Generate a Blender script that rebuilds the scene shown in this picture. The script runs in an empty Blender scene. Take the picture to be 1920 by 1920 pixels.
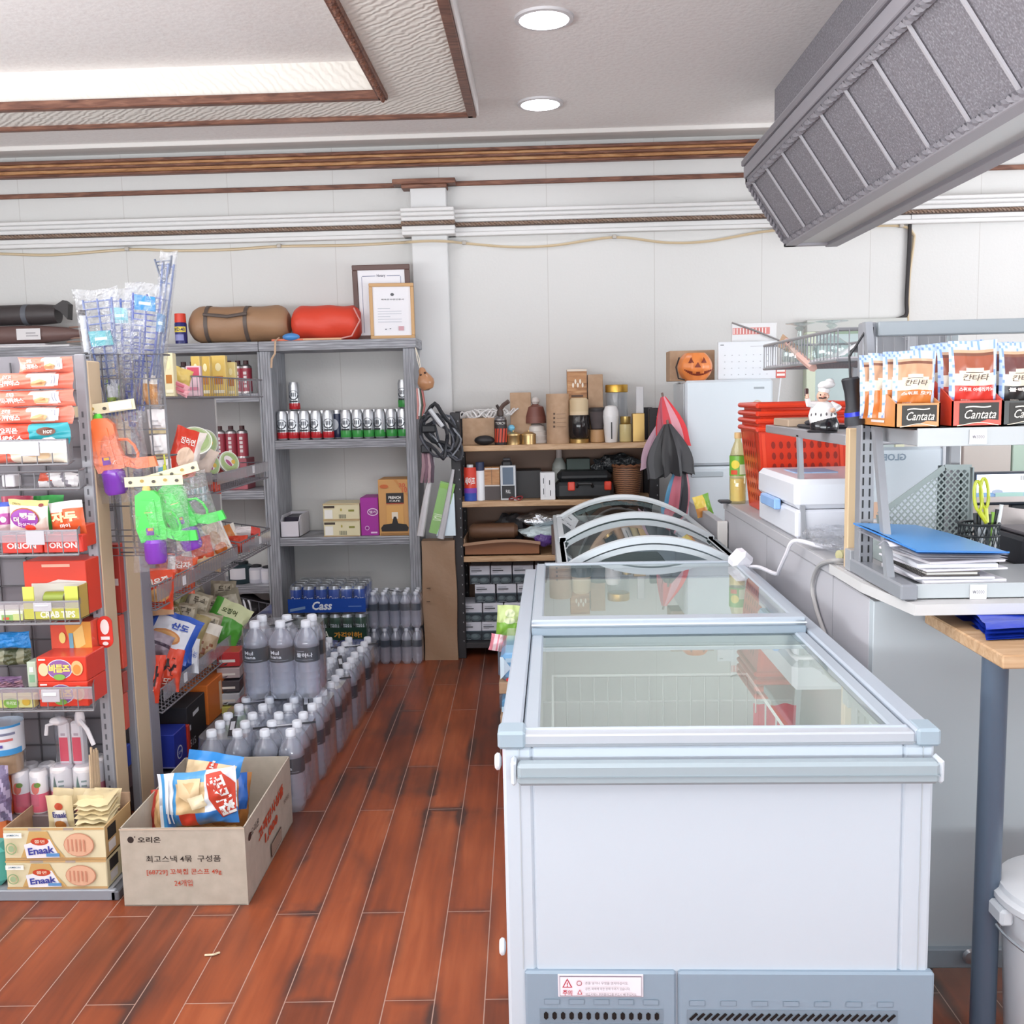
import bpy, bmesh, math, random
from mathutils import Vector as V, Matrix
PI = math.pi
SC = bpy.context.scene
COL = SC.collection
random.seed(7)
# ------------------------------------------------------------------ camera
FPX, VPX, VPY, ROLL = 1840.0, 1015.0, 742.0, .0225
_d = V(((VPX-960)/FPX, (960-VPY)/FPX, -1)).normalized()
_u = V((-math.sin(ROLL), math.cos(ROLL), 0)); _u.z = -(_d.x*_u.x+_d.y*_u.y)/_d.z; _u.normalize()
_x = _d.cross(_u)
RM = Matrix((_x, _d, _u))                      # camera axes -> world axes
CAM = V((0, 0, 1.5))
cd = bpy.data.cameras.new('camera'); cam = bpy.data.objects.new('camera', cd); COL.objects.link(cam)
cd.sensor_width = 36; cd.lens = FPX/1920*36; cd.clip_start = .05; cd.clip_end = 60
cam.matrix_world = Matrix.Translation(CAM) @ RM.to_4x4()
SC.camera = cam
def ray(px, py): return RM @ V(((px-960)/FPX, (960-py)/FPX, -1))
def P(px, py, y): r = ray(px, py); return CAM + r*(y/r.y)          # point of the scene at depth y
def PZ(px, py, z): r = ray(px, py); return CAM + r*((z-1.5)/r.z)   # point of the scene at height z
def PX(px, py, x): r = ray(px, py); return CAM + r*(x/r.x)
# ------------------------------------------------------------------ light
w = bpy.data.worlds.new('daylight'); SC.world = w; w.use_nodes = True
bg = w.node_tree.nodes['Background']; bg.inputs[0].default_value = (.80, .90, 1, 1); bg.inputs[1].default_value = .32
def area(name, loc, rot, sx, sy, power, col):
    l = bpy.data.lights.new(name, 'AREA'); l.shape = 'RECTANGLE'; l.size = sx; l.size_y = sy; l.energy = power; l.color = col
    o = bpy.data.objects.new(name, l); COL.objects.link(o); o.location = loc; o.rotation_euler = rot; return o
area('shopfront_daylight', (-1.4, -1.9, 1.9), (PI*.54, 0, 0), 5.0, 1.8, 10, (.90, .95, 1))
area('added_fill_front', (-.6, -1.8, 1.15), (PI*.84, 0, 0), 7.5, 1.2, 250, (.93, .97, 1))  # fill lamp added behind the camera, aimed up to brighten the ceiling
area('added_fill_right', (4.5, 2.4, 1.5), (PI*.82, 0, PI/2), 3.8, 1.6, 165, (.92, .96, 1))  # added fill from the unseen right side, tilted up for ceiling and back wall
area('added_fill_left', (-4.1, 1.4, 1.75), (PI*.82, 0, -PI/2), 3.6, 1.6, 165, (.92, .96, 1))  # added fill for beam panel and ceiling; the left wall has no window
area('ceiling_lamps_front', (-1.0, 2.0, 2.86), (0, 0, 0), 3.4, 2.4, 40, (.97, .98, 1))
SC.view_settings.view_transform = 'Standard'; SC.view_settings.look = 'None'
SC.view_settings.exposure = .47; SC.view_settings.gamma = 1
# ------------------------------------------------------------------ materials
_M = {}
def lin(h):
    c = [int(h[i:i+2], 16)/255 for i in (1, 3, 5)]
    return tuple([x/12.92 if x <= .04045 else ((x+.055)/1.055)**2.4 for x in c]) + (1,)
def nmat(name):
    m = bpy.data.materials.new(name); m.use_nodes = True; nt = m.node_tree
    return m, nt, nt.nodes['Principled BSDF']
def nd(nt, typ, **kw):
    n = nt.nodes.new('ShaderNode'+typ)
    for k, v in kw.items():
        if k in n.inputs: n.inputs[k].default_value = v
        else: setattr(n, k, v)
    return n
def lk(nt, a, b): nt.links.new(a, b)
def noise_bump(nt, b, scale, dist, strength=.4, detail=4):
    tc = nd(nt, 'TexCoord'); n = nd(nt, 'TexNoise', Scale=scale, Detail=detail); lk(nt, tc.outputs['Object'], n.inputs['Vector'])
    bp = nd(nt, 'Bump', Strength=strength, Distance=dist); lk(nt, n.outputs['Fac'], bp.inputs['Height']); lk(nt, bp.outputs[0], b.inputs['Normal'])
    return tc, n
def tone(nt, b, fac, stops):
    cr = nd(nt, 'ValToRGB'); e = cr.color_ramp.elements
    while len(e) < len(stops): e.new(.5)
    for i, (p, c) in enumerate(stops): e[i].position = p; e[i].color = lin(c)
    lk(nt, fac, cr.inputs[0]); lk(nt, cr.outputs[0], b.inputs['Base Color']); return cr
def mapped(nt, scale, rot=(0, 0, 0)):
    tc = nd(nt, 'TexCoord'); mp = nd(nt, 'Mapping'); mp.inputs['Scale'].default_value = scale; mp.inputs['Rotation'].default_value = rot
    lk(nt, tc.outputs['Object'], mp.inputs[0]); return mp.outputs[0]
def clear(name, tint, f0, power, rough, body=0, bodycol='#dfe6f2', top=.9):
    """clear plastic or glass: transparent with a Schlick-like gloss, plus a share of cloudy body"""
    m, nt, b = nmat(name); out = nt.nodes['Material Output']
    lw = nd(nt, 'LayerWeight'); lw.inputs['Blend'].default_value = .5
    pw = nd(nt, 'Math', operation='POWER'); lk(nt, lw.outputs['Facing'], pw.inputs[0]); pw.inputs[1].default_value = power
    ma = nd(nt, 'Math', operation='MULTIPLY_ADD'); lk(nt, pw.outputs[0], ma.inputs[0]); ma.inputs[1].default_value = top-f0; ma.inputs[2].default_value = f0
    tr = nd(nt, 'BsdfTransparent'); tr.inputs[0].default_value = lin(tint)
    gl = nd(nt, 'BsdfGlossy'); gl.inputs['Roughness'].default_value = rough; gl.inputs[0].default_value = (1, 1, 1, 1)
    base = tr.outputs[0]
    if body:
        df0 = nd(nt, 'BsdfDiffuse'); df0.inputs[0].default_value = lin(bodycol); tl = nd(nt, 'BsdfTranslucent'); tl.inputs[0].default_value = lin(bodycol); df = nd(nt, 'MixShader'); df.inputs[0].default_value = .35; lk(nt, df0.outputs[0], df.inputs[1]); lk(nt, tl.outputs[0], df.inputs[2])
        mx = nd(nt, 'MixShader'); mx.inputs[0].default_value = body; lk(nt, tr.outputs[0], mx.inputs[1]); lk(nt, df.outputs[0], mx.inputs[2]); base = mx.outputs[0]
    m2 = nd(nt, 'MixShader'); lk(nt, ma.outputs[0], m2.inputs[0]); lk(nt, base, m2.inputs[1]); lk(nt, gl.outputs[0], m2.inputs[2])
    lk(nt, m2.outputs[0], out.inputs[0]); return m
def special(k):
    if k == 'floor':
        m, nt, b = nmat('reddish_plank_floor')
        v = mapped(nt, (1, 1, 1), (0, 0, PI/2-.019))
        def brick(mort, smooth):
            br = nd(nt, 'TexBrick', offset=.37, offset_frequency=2); br.inputs['Scale'].default_value = 1
            for kk, vv in (('Brick Width', 1.15), ('Row Height', .126), ('Mortar Size', mort), ('Mortar Smooth', smooth), ('Bias', 0)): br.inputs[kk].default_value = vv
            br.inputs['Color1'].default_value = (0, 0, 0, 1); br.inputs['Color2'].default_value = (1, 1, 1, 1); br.inputs['Mortar'].default_value = (.5, .5, .5, 1)
            lk(nt, v, br.inputs[0]); return br
        br = brick(.0014, .1); wide = brick(.030, 1.0)
        def noi(sc3, scale, detail, dist=0):
            mp = nd(nt, 'Mapping'); mp.inputs['Scale'].default_value = sc3; lk(nt, v, mp.inputs[0])
            n = nd(nt, 'TexNoise', Scale=scale, Detail=detail, Distortion=dist); lk(nt, mp.outputs[0], n.inputs[0]); return n.outputs[0]
        def ma(a, b_, c_, op='MULTIPLY_ADD'):
            n = nd(nt, 'Math', operation=op)
            for q, x in enumerate((a, b_, c_)):
                if hasattr(x, 'links'): lk(nt, x, n.inputs[q])
                else: n.inputs[q].default_value = x
            return n.outputs[0]
        grain = noi((1, 12, 1), 3.0, 6, .3); cloud = noi((1, 2.2, 1), 1.4, 2); smudge = noi((1, 1.6, 1), 2.6, 5, .4)
        f = ma(grain, .34, ma(cloud, .80, ma(br.outputs[0], .16, -.17)))
        cr = nd(nt, 'ValToRGB'); e = cr.color_ramp.elements
        for _ in range(2): e.new(.5)
        for i, (p, c) in enumerate(((.22, '#562a1b'), (.40, '#7a3d26'), (.54, '#90482a'), (.70, '#a65a37'))): e[i].position = p; e[i].color = lin(c)
        lk(nt, f, cr.inputs[0])
        edge = ma(wide.outputs['Fac'], ma(smudge, 4.2, -1.55), 0, 'MULTIPLY'); spots = ma(smudge, 5, -2.75)
        dk = nd(nt, 'Math', operation='ADD', use_clamp=True)
        e1 = nd(nt, 'Math', operation='MULTIPLY', use_clamp=True); lk(nt, edge, e1.inputs[0]); e1.inputs[1].default_value = .8
        e2 = nd(nt, 'Math', operation='MULTIPLY', use_clamp=True); lk(nt, spots, e2.inputs[0]); e2.inputs[1].default_value = .7
        lk(nt, e1.outputs[0], dk.inputs[0]); lk(nt, e2.outputs[0], dk.inputs[1])
        m0 = nd(nt, 'MixRGB'); lk(nt, dk.outputs[0], m0.inputs[0]); lk(nt, cr.outputs[0], m0.inputs[1]); m0.inputs[2].default_value = lin('#49302a')
        mx = nd(nt, 'MixRGB'); lk(nt, br.outputs['Fac'], mx.inputs[0]); lk(nt, m0.outputs[0], mx.inputs[1]); mx.inputs[2].default_value = lin('#a8897c')
        lk(nt, mx.outputs[0], b.inputs['Base Color'])
        b.inputs['Roughness'].default_value = .38; b.inputs['Specular IOR Level'].default_value = .42
        bp = nd(nt, 'Bump', Strength=.1, Distance=.001); lk(nt, grain, bp.inputs['Height']); lk(nt, bp.outputs[0], b.inputs['Normal'])
    elif k == 'wall':
        m, nt, b = nmat('white_wallpaper'); tc, n = noise_bump(nt, b, 60, .003, .35); b.inputs['Roughness'].default_value = .75
        sx = nd(nt, 'SeparateXYZ'); lk(nt, tc.outputs['Object'], sx.inputs[0])
        a = nd(nt, 'Math', operation='MULTIPLY_ADD'); lk(nt, sx.outputs[0], a.inputs[0]); a.inputs[1].default_value = 1/.63; a.inputs[2].default_value = 10-.05/.63
        fr = nd(nt, 'Math', operation='FRACT'); lk(nt, a.outputs[0], fr.inputs[0])
        lt = nd(nt, 'Math', operation='LESS_THAN'); lk(nt, fr.outputs[0], lt.inputs[0]); lt.inputs[1].default_value = .006
        mx = nd(nt, 'MixRGB'); lk(nt, lt.outputs[0], mx.inputs[0]); mx.inputs[1].default_value = lin('#d3d2d0'); mx.inputs[2].default_value = lin('#c0bdba'); lk(nt, mx.outputs[0], b.inputs['Base Color'])
    elif k == 'ceiling':
        m, nt, b = nmat('textured_ceiling_paper'); tc, n = noise_bump(nt, b, 45, .004, .5, 6); b.inputs['Roughness'].default_value = .8
        tone(nt, b, n.outputs[0], ((.25, '#ebe5e3'), (.55, '#f2eeec')))
    elif k == 'wavy':
        m, nt, b = nmat('rippled_cream_paper'); v = mapped(nt, (1, 1, 1))
        wv = nd(nt, 'TexWave', bands_direction='DIAGONAL', Scale=14, Distortion=5, Detail=2); wv.inputs['Detail Scale'].default_value = 1.2; lk(nt, v, wv.inputs[0])
        bp = nd(nt, 'Bump', Strength=.5, Distance=.006); lk(nt, wv.outputs['Fac'], bp.inputs['Height']); lk(nt, bp.outputs[0], b.inputs['Normal'])
        b.inputs['Base Color'].default_value = lin('#ebe6de'); b.inputs['Roughness'].default_value = .7
    elif k == 'beam':
        m, nt, b = nmat('speckled_grey_panel'); tc, n = noise_bump(nt, b, 140, .001, .5, 3); b.inputs['Roughness'].default_value = .75
        tone(nt, b, n.outputs[0], ((.3, '#7b787d'), (.55, '#8f8c93'), (.7, '#aba9b0')))
    elif k == 'greywood':
        m, nt, b = nmat('grey_woodgrain'); v = mapped(nt, (3, 3, 60))
        n = nd(nt, 'TexNoise', Scale=2.5, Detail=5); lk(nt, v, n.inputs[0]); tone(nt, b, n.outputs[0], ((.3, '#77777b'), (.5, '#97989e'), (.68, '#b4b6bd'))); b.inputs['Roughness'].default_value = .6
    elif k == 'greywoodv':
        m, nt, b = nmat('grey_woodgrain_upright'); v = mapped(nt, (60, 60, 3))
        n = nd(nt, 'TexNoise', Scale=2.5, Detail=5); lk(nt, v, n.inputs[0]); tone(nt, b, n.outputs[0], ((.3, '#7b7c81'), (.5, '#989aa0'), (.68, '#b0b2b9'))); b.inputs['Roughness'].default_value = .6
    elif k in ('oak', 'brownwood', 'cratewood'):
        m, nt, b = nmat(k+'_board'); v = mapped(nt, (4, 30, 30))
        n = nd(nt, 'TexNoise', Scale=2, Detail=5, Distortion=.8); lk(nt, v, n.inputs[0])
        c = {'oak': ('#a98560', '#bd9a76', '#cbac8a'), 'brownwood': ('#54342a', '#754c3c', '#8f6450'), 'cratewood': ('#93623c', '#b98659', '#caa072')}[k]
        tone(nt, b, n.outputs[0], ((.3, c[0]), (.5, c[1]), (.7, c[2]))); b.inputs['Roughness'].default_value = .5
    elif k == 'kraft':
        m, nt, b = nmat('brown_cardboard'); tc, n = noise_bump(nt, b, 25, .002, .25); tone(nt, b, n.outputs[0], ((.3, '#ab8c70'), (.7, '#b89a7f'))); b.inputs['Roughness'].default_value = .8
    elif k == 'palecard':
        m, nt, b = nmat('pale_cardboard'); tc, n = noise_bump(nt, b, 25, .002, .25); tone(nt, b, n.outputs[0], ((.3, '#aea496'), (.7, '#bab0a2'))); b.inputs['Roughness'].default_value = .8
    elif k == 'wicker':
        m, nt, b = nmat('brown_wicker'); v = mapped(nt, (1, 1, 1)); n = nd(nt, 'TexWave', bands_direction='Z', Scale=28, Distortion=3); lk(nt, v, n.inputs[0]); tone(nt, b, n.outputs['Fac'], ((.2, '#4a2c1c'), (.8, '#96694a'))); b.inputs['Roughness'].default_value = .6
    elif k == 'foil':
        m, nt, b = nmat('crinkled_silver_foil'); noise_bump(nt, b, 60, .01, .9, 3); b.inputs['Base Color'].default_value = lin('#d9dde2'); b.inputs['Metallic'].default_value = .9; b.inputs['Roughness'].default_value = .25
    elif k == 'darkbag':
        m, nt, b = nmat('crumpled_black_plastic'); noise_bump(nt, b, 40, .02, .9, 3); b.inputs['Base Color'].default_value = lin('#24282b'); b.inputs['Roughness'].default_value = .3
    elif k == 'cloth':
        m, nt, b = nmat('woven_cloth'); noise_bump(nt, b, 300, .001, .5); b.inputs['Base Color'].default_value = lin('#8e6f58'); b.inputs['Roughness'].default_value = .8
    elif k == 'film': m = clear('clear_wrap_film', '#f6f8fb', .05, 3, .12, .045, '#f2f5fa', .8)
    elif k == 'filmx': m = clear('crinkled_cellophane', '#fafbfd', .06, 2.6, .10, .03, '#f4f6fa', .85); nt = m.node_tree; tc = nd(nt, 'TexCoord'); n = nd(nt, 'TexNoise', Scale=38, Detail=4, Distortion=1.5); lk(nt, tc.outputs['Object'], n.inputs[0]); bp = nd(nt, 'Bump', Strength=1, Distance=.02); lk(nt, n.outputs[0], bp.inputs['Height']); [lk(nt, bp.outputs[0], x.inputs['Normal']) for x in nt.nodes if x.type in ('BSDF_GLOSSY', 'LAYER_WEIGHT')]
    elif k == 'bottle': m = clear('water_filled_bottle', '#f1f4fb', .10, 1.8, .06, .36, '#f0f3ff', .85)
    elif k == 'glass': m = clear('clear_glass', '#eef4f3', .07, 5, .0, 0)
    elif k == 'lidglass': m = clear('freezer_glass', '#eef4f1', .10, 4.2, .0, .06, '#e6eeec')
    elif k == 'curveglass': m = clear('curved_freezer_glass', '#cdd8d6', .10, 4.0, .0, .02, '#cfd8d8')
    elif k == 'tub': m = clear('clear_plastic_tub', '#eef2f6', .06, 3, .1, .12, '#eef2f8')
    elif k == 'strip': m = clear('price_strip_plastic', '#f0eef2', .06, 3, .15, .26, '#e4e2e8')
    elif k == 'oil': m = clear('cooking_oil_bottle', '#f7efcc', .06, 3, .05, .12, '#efe6bd')
    elif k.startswith('emit'):
        m, nt, b = nmat(k); b.inputs['Emission Color'].default_value = lin('#f4f6ff'); b.inputs['Emission Strength'].default_value = float(k[4:]); b.inputs['Base Color'].default_value = (1, 1, 1, 1)
    else: raise KeyError(k)
    return m
def mat(k):
    if k in _M: return _M[k]
    if k[0] == '#':
        h, _, f = k.partition(':'); m, nt, b = nmat('paint_'+h[1:]+f); b.inputs['Base Color'].default_value = lin(h)
        b.inputs['Roughness'].default_value = .5
        if 'g' in f: b.inputs['Roughness'].default_value = .28
        if 'G' in f: b.inputs['Roughness'].default_value = .12
        if 'r' in f: b.inputs['Roughness'].default_value = .85
        if 'm' in f: b.inputs['Metallic'].default_value = .85; b.inputs['Roughness'].default_value = .32
        if 'b' in f: noise_bump(nt, b, 22, .006, .45, 3)
        if 'c' in f: noise_bump(nt, b, 55, .012, .7, 3)
    else: m = special(k)
    _M[k] = m; return m
# ------------------------------------------------------------------ mesh builder (world coordinates)
def rz(a): return Matrix.Rotation(a, 4, 'Z')
class MB:
    def __init__(s): s.v = []; s.f = []; s.m = []; s.sm = []
    def add(s, vs, fs, m, smooth=False):
        o = len(s.v); s.v += [V(x) for x in vs]
        for i, f in enumerate(fs):
            s.f.append([o+j for j in f]); s.m.append(m[i] if isinstance(m, list) else m); s.sm.append(smooth)
        return s
    def xf(s, M, a=0):
        for i in range(a, len(s.v)): s.v[i] = M @ s.v[i]
        return s
    def about(s, c, M, a=0): return s.xf(Matrix.Translation(c) @ M @ Matrix.Translation(-V(c)), a)
    def quad(s, a, b, c, d, m): return s.add([a, b, c, d], [(0, 1, 2, 3)], m)
    def poly(s, pts, m): return s.add(pts, [tuple(range(len(pts)))], m)
    def box(s, x0, y0, z0, x1, y1, z1, m, bev=.002, M=None):
        if x0 > x1: x0, x1 = x1, x0
        if y0 > y1: y0, y1 = y1, y0
        if z0 > z1: z0, z1 = z1, z0
        g = (lambda k: m.get(k, m['*'])) if isinstance(m, dict) else (lambda k: m)
        b = min(bev, .45*(x1-x0), .45*(y1-y0), .45*(z1-z0)); vs = []; ix = {}
        lo = (x0, y0, z0); hi = (x1, y1, z1)
        for i in range(8):
            c = [(hi if i >> k & 1 else lo)[k] for k in range(3)]
            for ax in range(3):
                q = list(c)
                for k in range(3):
                    if k != ax: q[k] += -b if i >> k & 1 else b
                ix[i, ax] = len(vs); vs.append(q)
        fs = []; ms = []
        for ax in range(3):
            p, q = [k for k in range(3) if k != ax]
            for hi_ in (0, 1):
                cs = [(hi_ << ax) | (a << p) | (c << q) for a, c in ((0, 0), (1, 0), (1, 1), (0, 1))]
                if (hi_ == 0) ^ (ax == 1): cs = cs[::-1]
                fs.append([ix[c, ax] for c in cs]); ms.append(g({0: 'lr', 1: 'fb', 2: 'dt'}[ax][hi_]))
        if b > 1e-6:
            for ax in range(3):
                p, q = [k for k in range(3) if k != ax]
                for a in (0, 1):
                    for c in (0, 1):
                        i0 = (a << p) | (c << q); i1 = i0 | (1 << ax)
                        fs.append([ix[i0, p], ix[i1, p], ix[i1, q], ix[i0, q]]); ms.append(g('*') if isinstance(m, dict) else m)
            for i in range(8): fs.append([ix[i, 0], ix[i, 1], ix[i, 2]]); ms.append(g('*') if isinstance(m, dict) else m)
        a0 = len(s.v); s.add(vs, fs, ms)
        if M is not None: s.xf(M, a0)
        return s
    def prism(s, pts, ex, m, ms=None):
        """closed outline pts (3D) pushed along vector ex"""
        n = len(pts); ex = V(ex); vs = [V(p) for p in pts]+[V(p)+ex for p in pts]
        fs = [tuple(range(n))[::-1], tuple(range(n, 2*n))]+[(i, (i+1) % n, n+(i+1) % n, n+i) for i in range(n)]
        return s.add(vs, fs, m if ms is None else [m, m]+list(ms))
    def tube(s, pts, r, m, n=6, closed=False, rr=None):
        pts = [V(p) for p in pts]; k = len(pts); vs = []; prev = None
        for i, p in enumerate(pts):
            if closed: t = pts[(i+1) % k]-pts[i-1]
            else: t = pts[min(i+1, k-1)]-pts[max(i-1, 0)]
            if t.length < 1e-9: t = V((0, 0, 1))
            t.normalize()
            if prev is None: a = t.orthogonal().normalized()
            else: a = (prev-t*prev.dot(t)); a = a.normalized() if a.length > 1e-6 else t.orthogonal().normalized()
            prev = a; b = t.cross(a); q = rr[i] if rr else r
            vs += [p+(a*math.cos(2*PI*j/n)+b*math.sin(2*PI*j/n))*q for j in range(n)]
        fs = []
        for i in range(k if closed else k-1):
            i2 = (i+1) % k
            fs += [(i*n+j, i*n+(j+1) % n, i2*n+(j+1) % n, i2*n+j) for j in range(n)]
        if not closed: fs += [tuple(range(n))[::-1], tuple(range((k-1)*n, k*n))]
        return s.add(vs, fs, m, n > 4)
    def lathe(s, prof, c, m, n=20, axis=None, ms=None, cap=True, sq=1.0):
        """prof: (radius, height) bottom to top around c; ms: one material per band"""
        c = V(c); vs = []; k = len(prof)
        for r, h in prof:
            vs += [V((r*math.cos(2*PI*j/n), sq*r*math.sin(2*PI*j/n), h)) for j in range(n)]
        fs = []; mm = []
        for i in range(k-1):
            for j in range(n): fs.append((i*n+j, i*n+(j+1) % n, (i+1)*n+(j+1) % n, (i+1)*n+j)); mm.append(ms[i] if ms else m)
        if cap: fs += [tuple(range(n))[::-1], tuple(range((k-1)*n, k*n))]; mm += [ms[0] if ms else m, ms[-1] if ms else m]
        a0 = len(s.v); s.add(vs, fs, mm, True)
        R = Matrix.Identity(4)
        if axis is not None: R = V((0, 0, 1)).rotation_difference(V(axis)).to_matrix().to_4x4()
        s.xf(Matrix.Translation(c) @ R, a0); return s
    def ell(s, c, rx, ry, rz_, m, nu=16, nv=10, M=None, warp=None):
        vs = []; fs = []
        for i in range(nv+1):
            t = PI*i/nv
            for j in range(nu):
                p = 2*PI*j/nu; q = V((math.sin(t)*math.cos(p), math.sin(t)*math.sin(p), math.cos(t)))
                if warp: q = warp(q)
                q = V((q.x*rx, q.y*ry, q.z*rz_))
                vs.append((M @ q if M else q)+V(c))
        for i in range(nv):
            for j in range(nu): fs.append((i*nu+j, (i+1)*nu+j, (i+1)*nu+(j+1) % nu, i*nu+(j+1) % nu))
        return s.add(vs, fs, m, True)
    def grid(s, fn, nu, nv, m, pat=None, smooth=True, close=False):
        vs = [fn(i/nu, j/nv) for j in range(nv+1) for i in range(nu+1)]
        fs = []; mm = []
        for j in range(nv):
            for i in range(nu):
                a = j*(nu+1)+i; fs.append((a, a+1, a+nu+2, a+nu+1)); mm.append((pat and pat((i+.5)/nu, (j+.5)/nv)) or m)
        return s.add(vs, fs, mm, smooth)
    def mesh(s, name, org):
        me = bpy.data.meshes.new(name); ks = list(dict.fromkeys(s.m)); o = V(org)
        me.from_pydata([tuple(x-o) for x in s.v], [], s.f)
        for k in ks: me.materials.append(mat(k))
        me.polygons.foreach_set('material_index', [ks.index(k) for k in s.m])
        me.polygons.foreach_set('use_smooth', s.sm)
        if any(s.sm): me.set_sharp_from_angle(angle=math.radians(38))
        me.update(); return me
    def base(s):
        xs = [p.x for p in s.v]; ys = [p.y for p in s.v]; zs = [p.z for p in s.v]
        return V(((min(xs)+max(xs))/2, (min(ys)+max(ys))/2, min(zs)))
    def obj(s, name, label=None, cat=None, group=None, kind=None, org=None):
        """ONE top-level mesh object"""
        b = V(org) if org is not None else s.base()
        o = bpy.data.objects.new(name, s.mesh(name, b)); COL.objects.link(o); o.location = b; tag(o, label, cat, group, kind); return o
def tag(o, label=None, cat=None, group=None, kind=None):
    if label: o['label'] = label
    if cat: o['category'] = cat
    if group: o['group'] = group
    if kind: o['kind'] = kind
class T:
    """a thing: an Empty at its base that parents its parts"""
    def __init__(s, name, label, cat, loc, group=None):
        s.loc = V(loc); s.o = bpy.data.objects.new(name, None); COL.objects.link(s.o); s.o.location = loc; s.o.empty_display_size = .05
        tag(s.o, label, cat, group)
    def part(s, mb, name, parent=None, label=None, kind=None):
        o = bpy.data.objects.new(name, mb.mesh(name, s.loc)); COL.objects.link(o); o.parent = parent or s.o
        if label: o['label'] = label
        if kind: o['kind'] = kind
        return o
def dup(root, loc, rot=0, label=None, group=None):
    def cp(o, par):
        c = o.copy(); COL.objects.link(c)
        if par: c.parent = par
        for ch in o.children: cp(ch, c)
        return c
    r = cp(root, None); r.location = loc; r.rotation_euler = (0, 0, rot)
    if label: r['label'] = label
    if group: r['group'] = group
    return r
def struct(mb, name): return mb.obj(name, kind='structure', org=(0, 0, 0))
# ------------------------------------------------------------------ printing on surfaces
_TX = {}
def glyphs(s, bold=0, shear=0):
    k = (s, bold, shear)
    if k not in _TX:
        c = bpy.data.curves.new('t', 'FONT'); c.body = s; c.resolution_u = 2; c.offset = bold; c.shear = shear
        o = bpy.data.objects.new('t', c); COL.objects.link(o)
        me = o.evaluated_get(bpy.context.evaluated_depsgraph_get()).to_mesh()
        vs = [(p.co.x, p.co.y) for p in me.vertices]; fs = [tuple(p.vertices) for p in me.polygons]
        bpy.data.objects.remove(o); bpy.data.curves.remove(c)
        if vs:
            x0 = min(p[0] for p in vs); x1 = max(p[0] for p in vs); y0 = min(p[1] for p in vs); y1 = max(p[1] for p in vs)
            vs = [((x-(x0+x1)/2), (y-(y0+y1)/2)) for x, y in vs]; d = (x1-x0, y1-y0)
        else: d = (1, 1)
        _TX[k] = (vs, fs, d)
    return _TX[k]
class Fr:
    """a face to print on: m(a, b, k) maps 0..1 coordinates to the surface, k layers above it"""
    eps = .0007
    def __init__(s, mb, o, u, v):
        s.mb = mb; s.o = V(o); s.u = V(u); s.v = V(v); s.W = s.u.length; s.H = s.v.length; s.n = s.u.cross(s.v).normalized(); s.k = 0
    def m(s, a, b, k): return s.o+s.u*a+s.v*b+s.n*(s.eps*k)
    def poly(s, pts, m): s.k += 1; s.mb.poly([s.m(a, b, s.k) for a, b in pts], m); return s
    def rect(s, a0, b0, a1, b1, m, n=1):
        s.k += 1; k = s.k
        s.mb.grid(lambda a, b: s.m(a0+(a1-a0)*a, b0+(b1-b0)*b, k), n, n, m); return s
    def ell(s, a, b, ra, rb, m, n=18): return s.poly([(a+ra*math.cos(2*PI*i/n), b+rb*math.sin(2*PI*i/n)) for i in range(n)], m)
    def ring(s, a, b, ra, rb, t, m, n=24, a0=0, a1=2*PI):
        s.k += 1
        fn = lambda i, j: s.m(a+ra*(1-t*j)*math.cos(a0+(a1-a0)*i), b+rb*(1-t*j)*math.sin(a0+(a1-a0)*i), s.k)
        s.mb.grid(fn, n, 1, m); return s
    def text(s, t, a, b, h, m, w=None, bold=.01, shear=0, rot=0):
        """h: height as a share of the face; w: width share to fit"""
        vs, fs, d = glyphs(t, bold, shear)
        if not vs: return s
        s.k += 1; sy = h*s.H/d[1]; sx = (w*s.W/d[0]) if w else sy; c, q = math.cos(rot), math.sin(rot)
        out = []
        for x, y in vs:
            x, y = x*sx, y*sy; x, y = x*c-y*q, x*q+y*c
            out.append(s.m(a+x/s.W, b+y/s.H, s.k))
        s.mb.add(out, fs, m); return s
class Curved(Fr):
    def poly(s, pts, m, rings=4):
        s.k += 1; k = s.k; q = []
        for i in range(len(pts)):
            p0, p1 = pts[i], pts[(i+1) % len(pts)]; n = max(1, int(math.hypot(p1[0]-p0[0], p1[1]-p0[1])/.09))
            q += [(p0[0]+(p1[0]-p0[0])*j/n, p0[1]+(p1[1]-p0[1])*j/n) for j in range(n)]
        ca = sum(p[0] for p in q)/len(q); cb = sum(p[1] for p in q)/len(q); n = len(q)
        vs = [s.m(ca+(a-ca)*r/rings, cb+(b-cb)*r/rings, k) for r in range(1, rings+1) for a, b in q]+[s.m(ca, cb, k)]
        fs = [((r*n+i), (r*n+(i+1) % n), ((r+1)*n+(i+1) % n), ((r+1)*n+i)) for r in range(rings-1) for i in range(n)]+[(n*rings, i, (i+1) % n) for i in range(n)]
        s.mb.add(vs, fs, m, True); return s
    def rect(s, a0, b0, a1, b1, m, n=0):
        return Fr.rect(s, a0, b0, a1, b1, m, n or max(2, int(max(a1-a0, b1-b0)/.09)))
class Cy(Curved):
    """side of a cylinder: a over the angle a0..a1 (0 = facing -Y), b over its height"""
    def __init__(s, mb, c, r, h, a0=-1.2, a1=1.2): s.mb = mb; s.c = V(c); s.r = r; s.H = h; s.a0 = a0; s.a1 = a1; s.W = r*(a1-a0); s.k = 0
    def m(s, a, b, k):
        t = s.a0+(s.a1-s.a0)*a; r = s.r+s.eps*k
        return s.c+V((r*math.sin(t), -r*math.cos(t), b*s.H))
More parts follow.
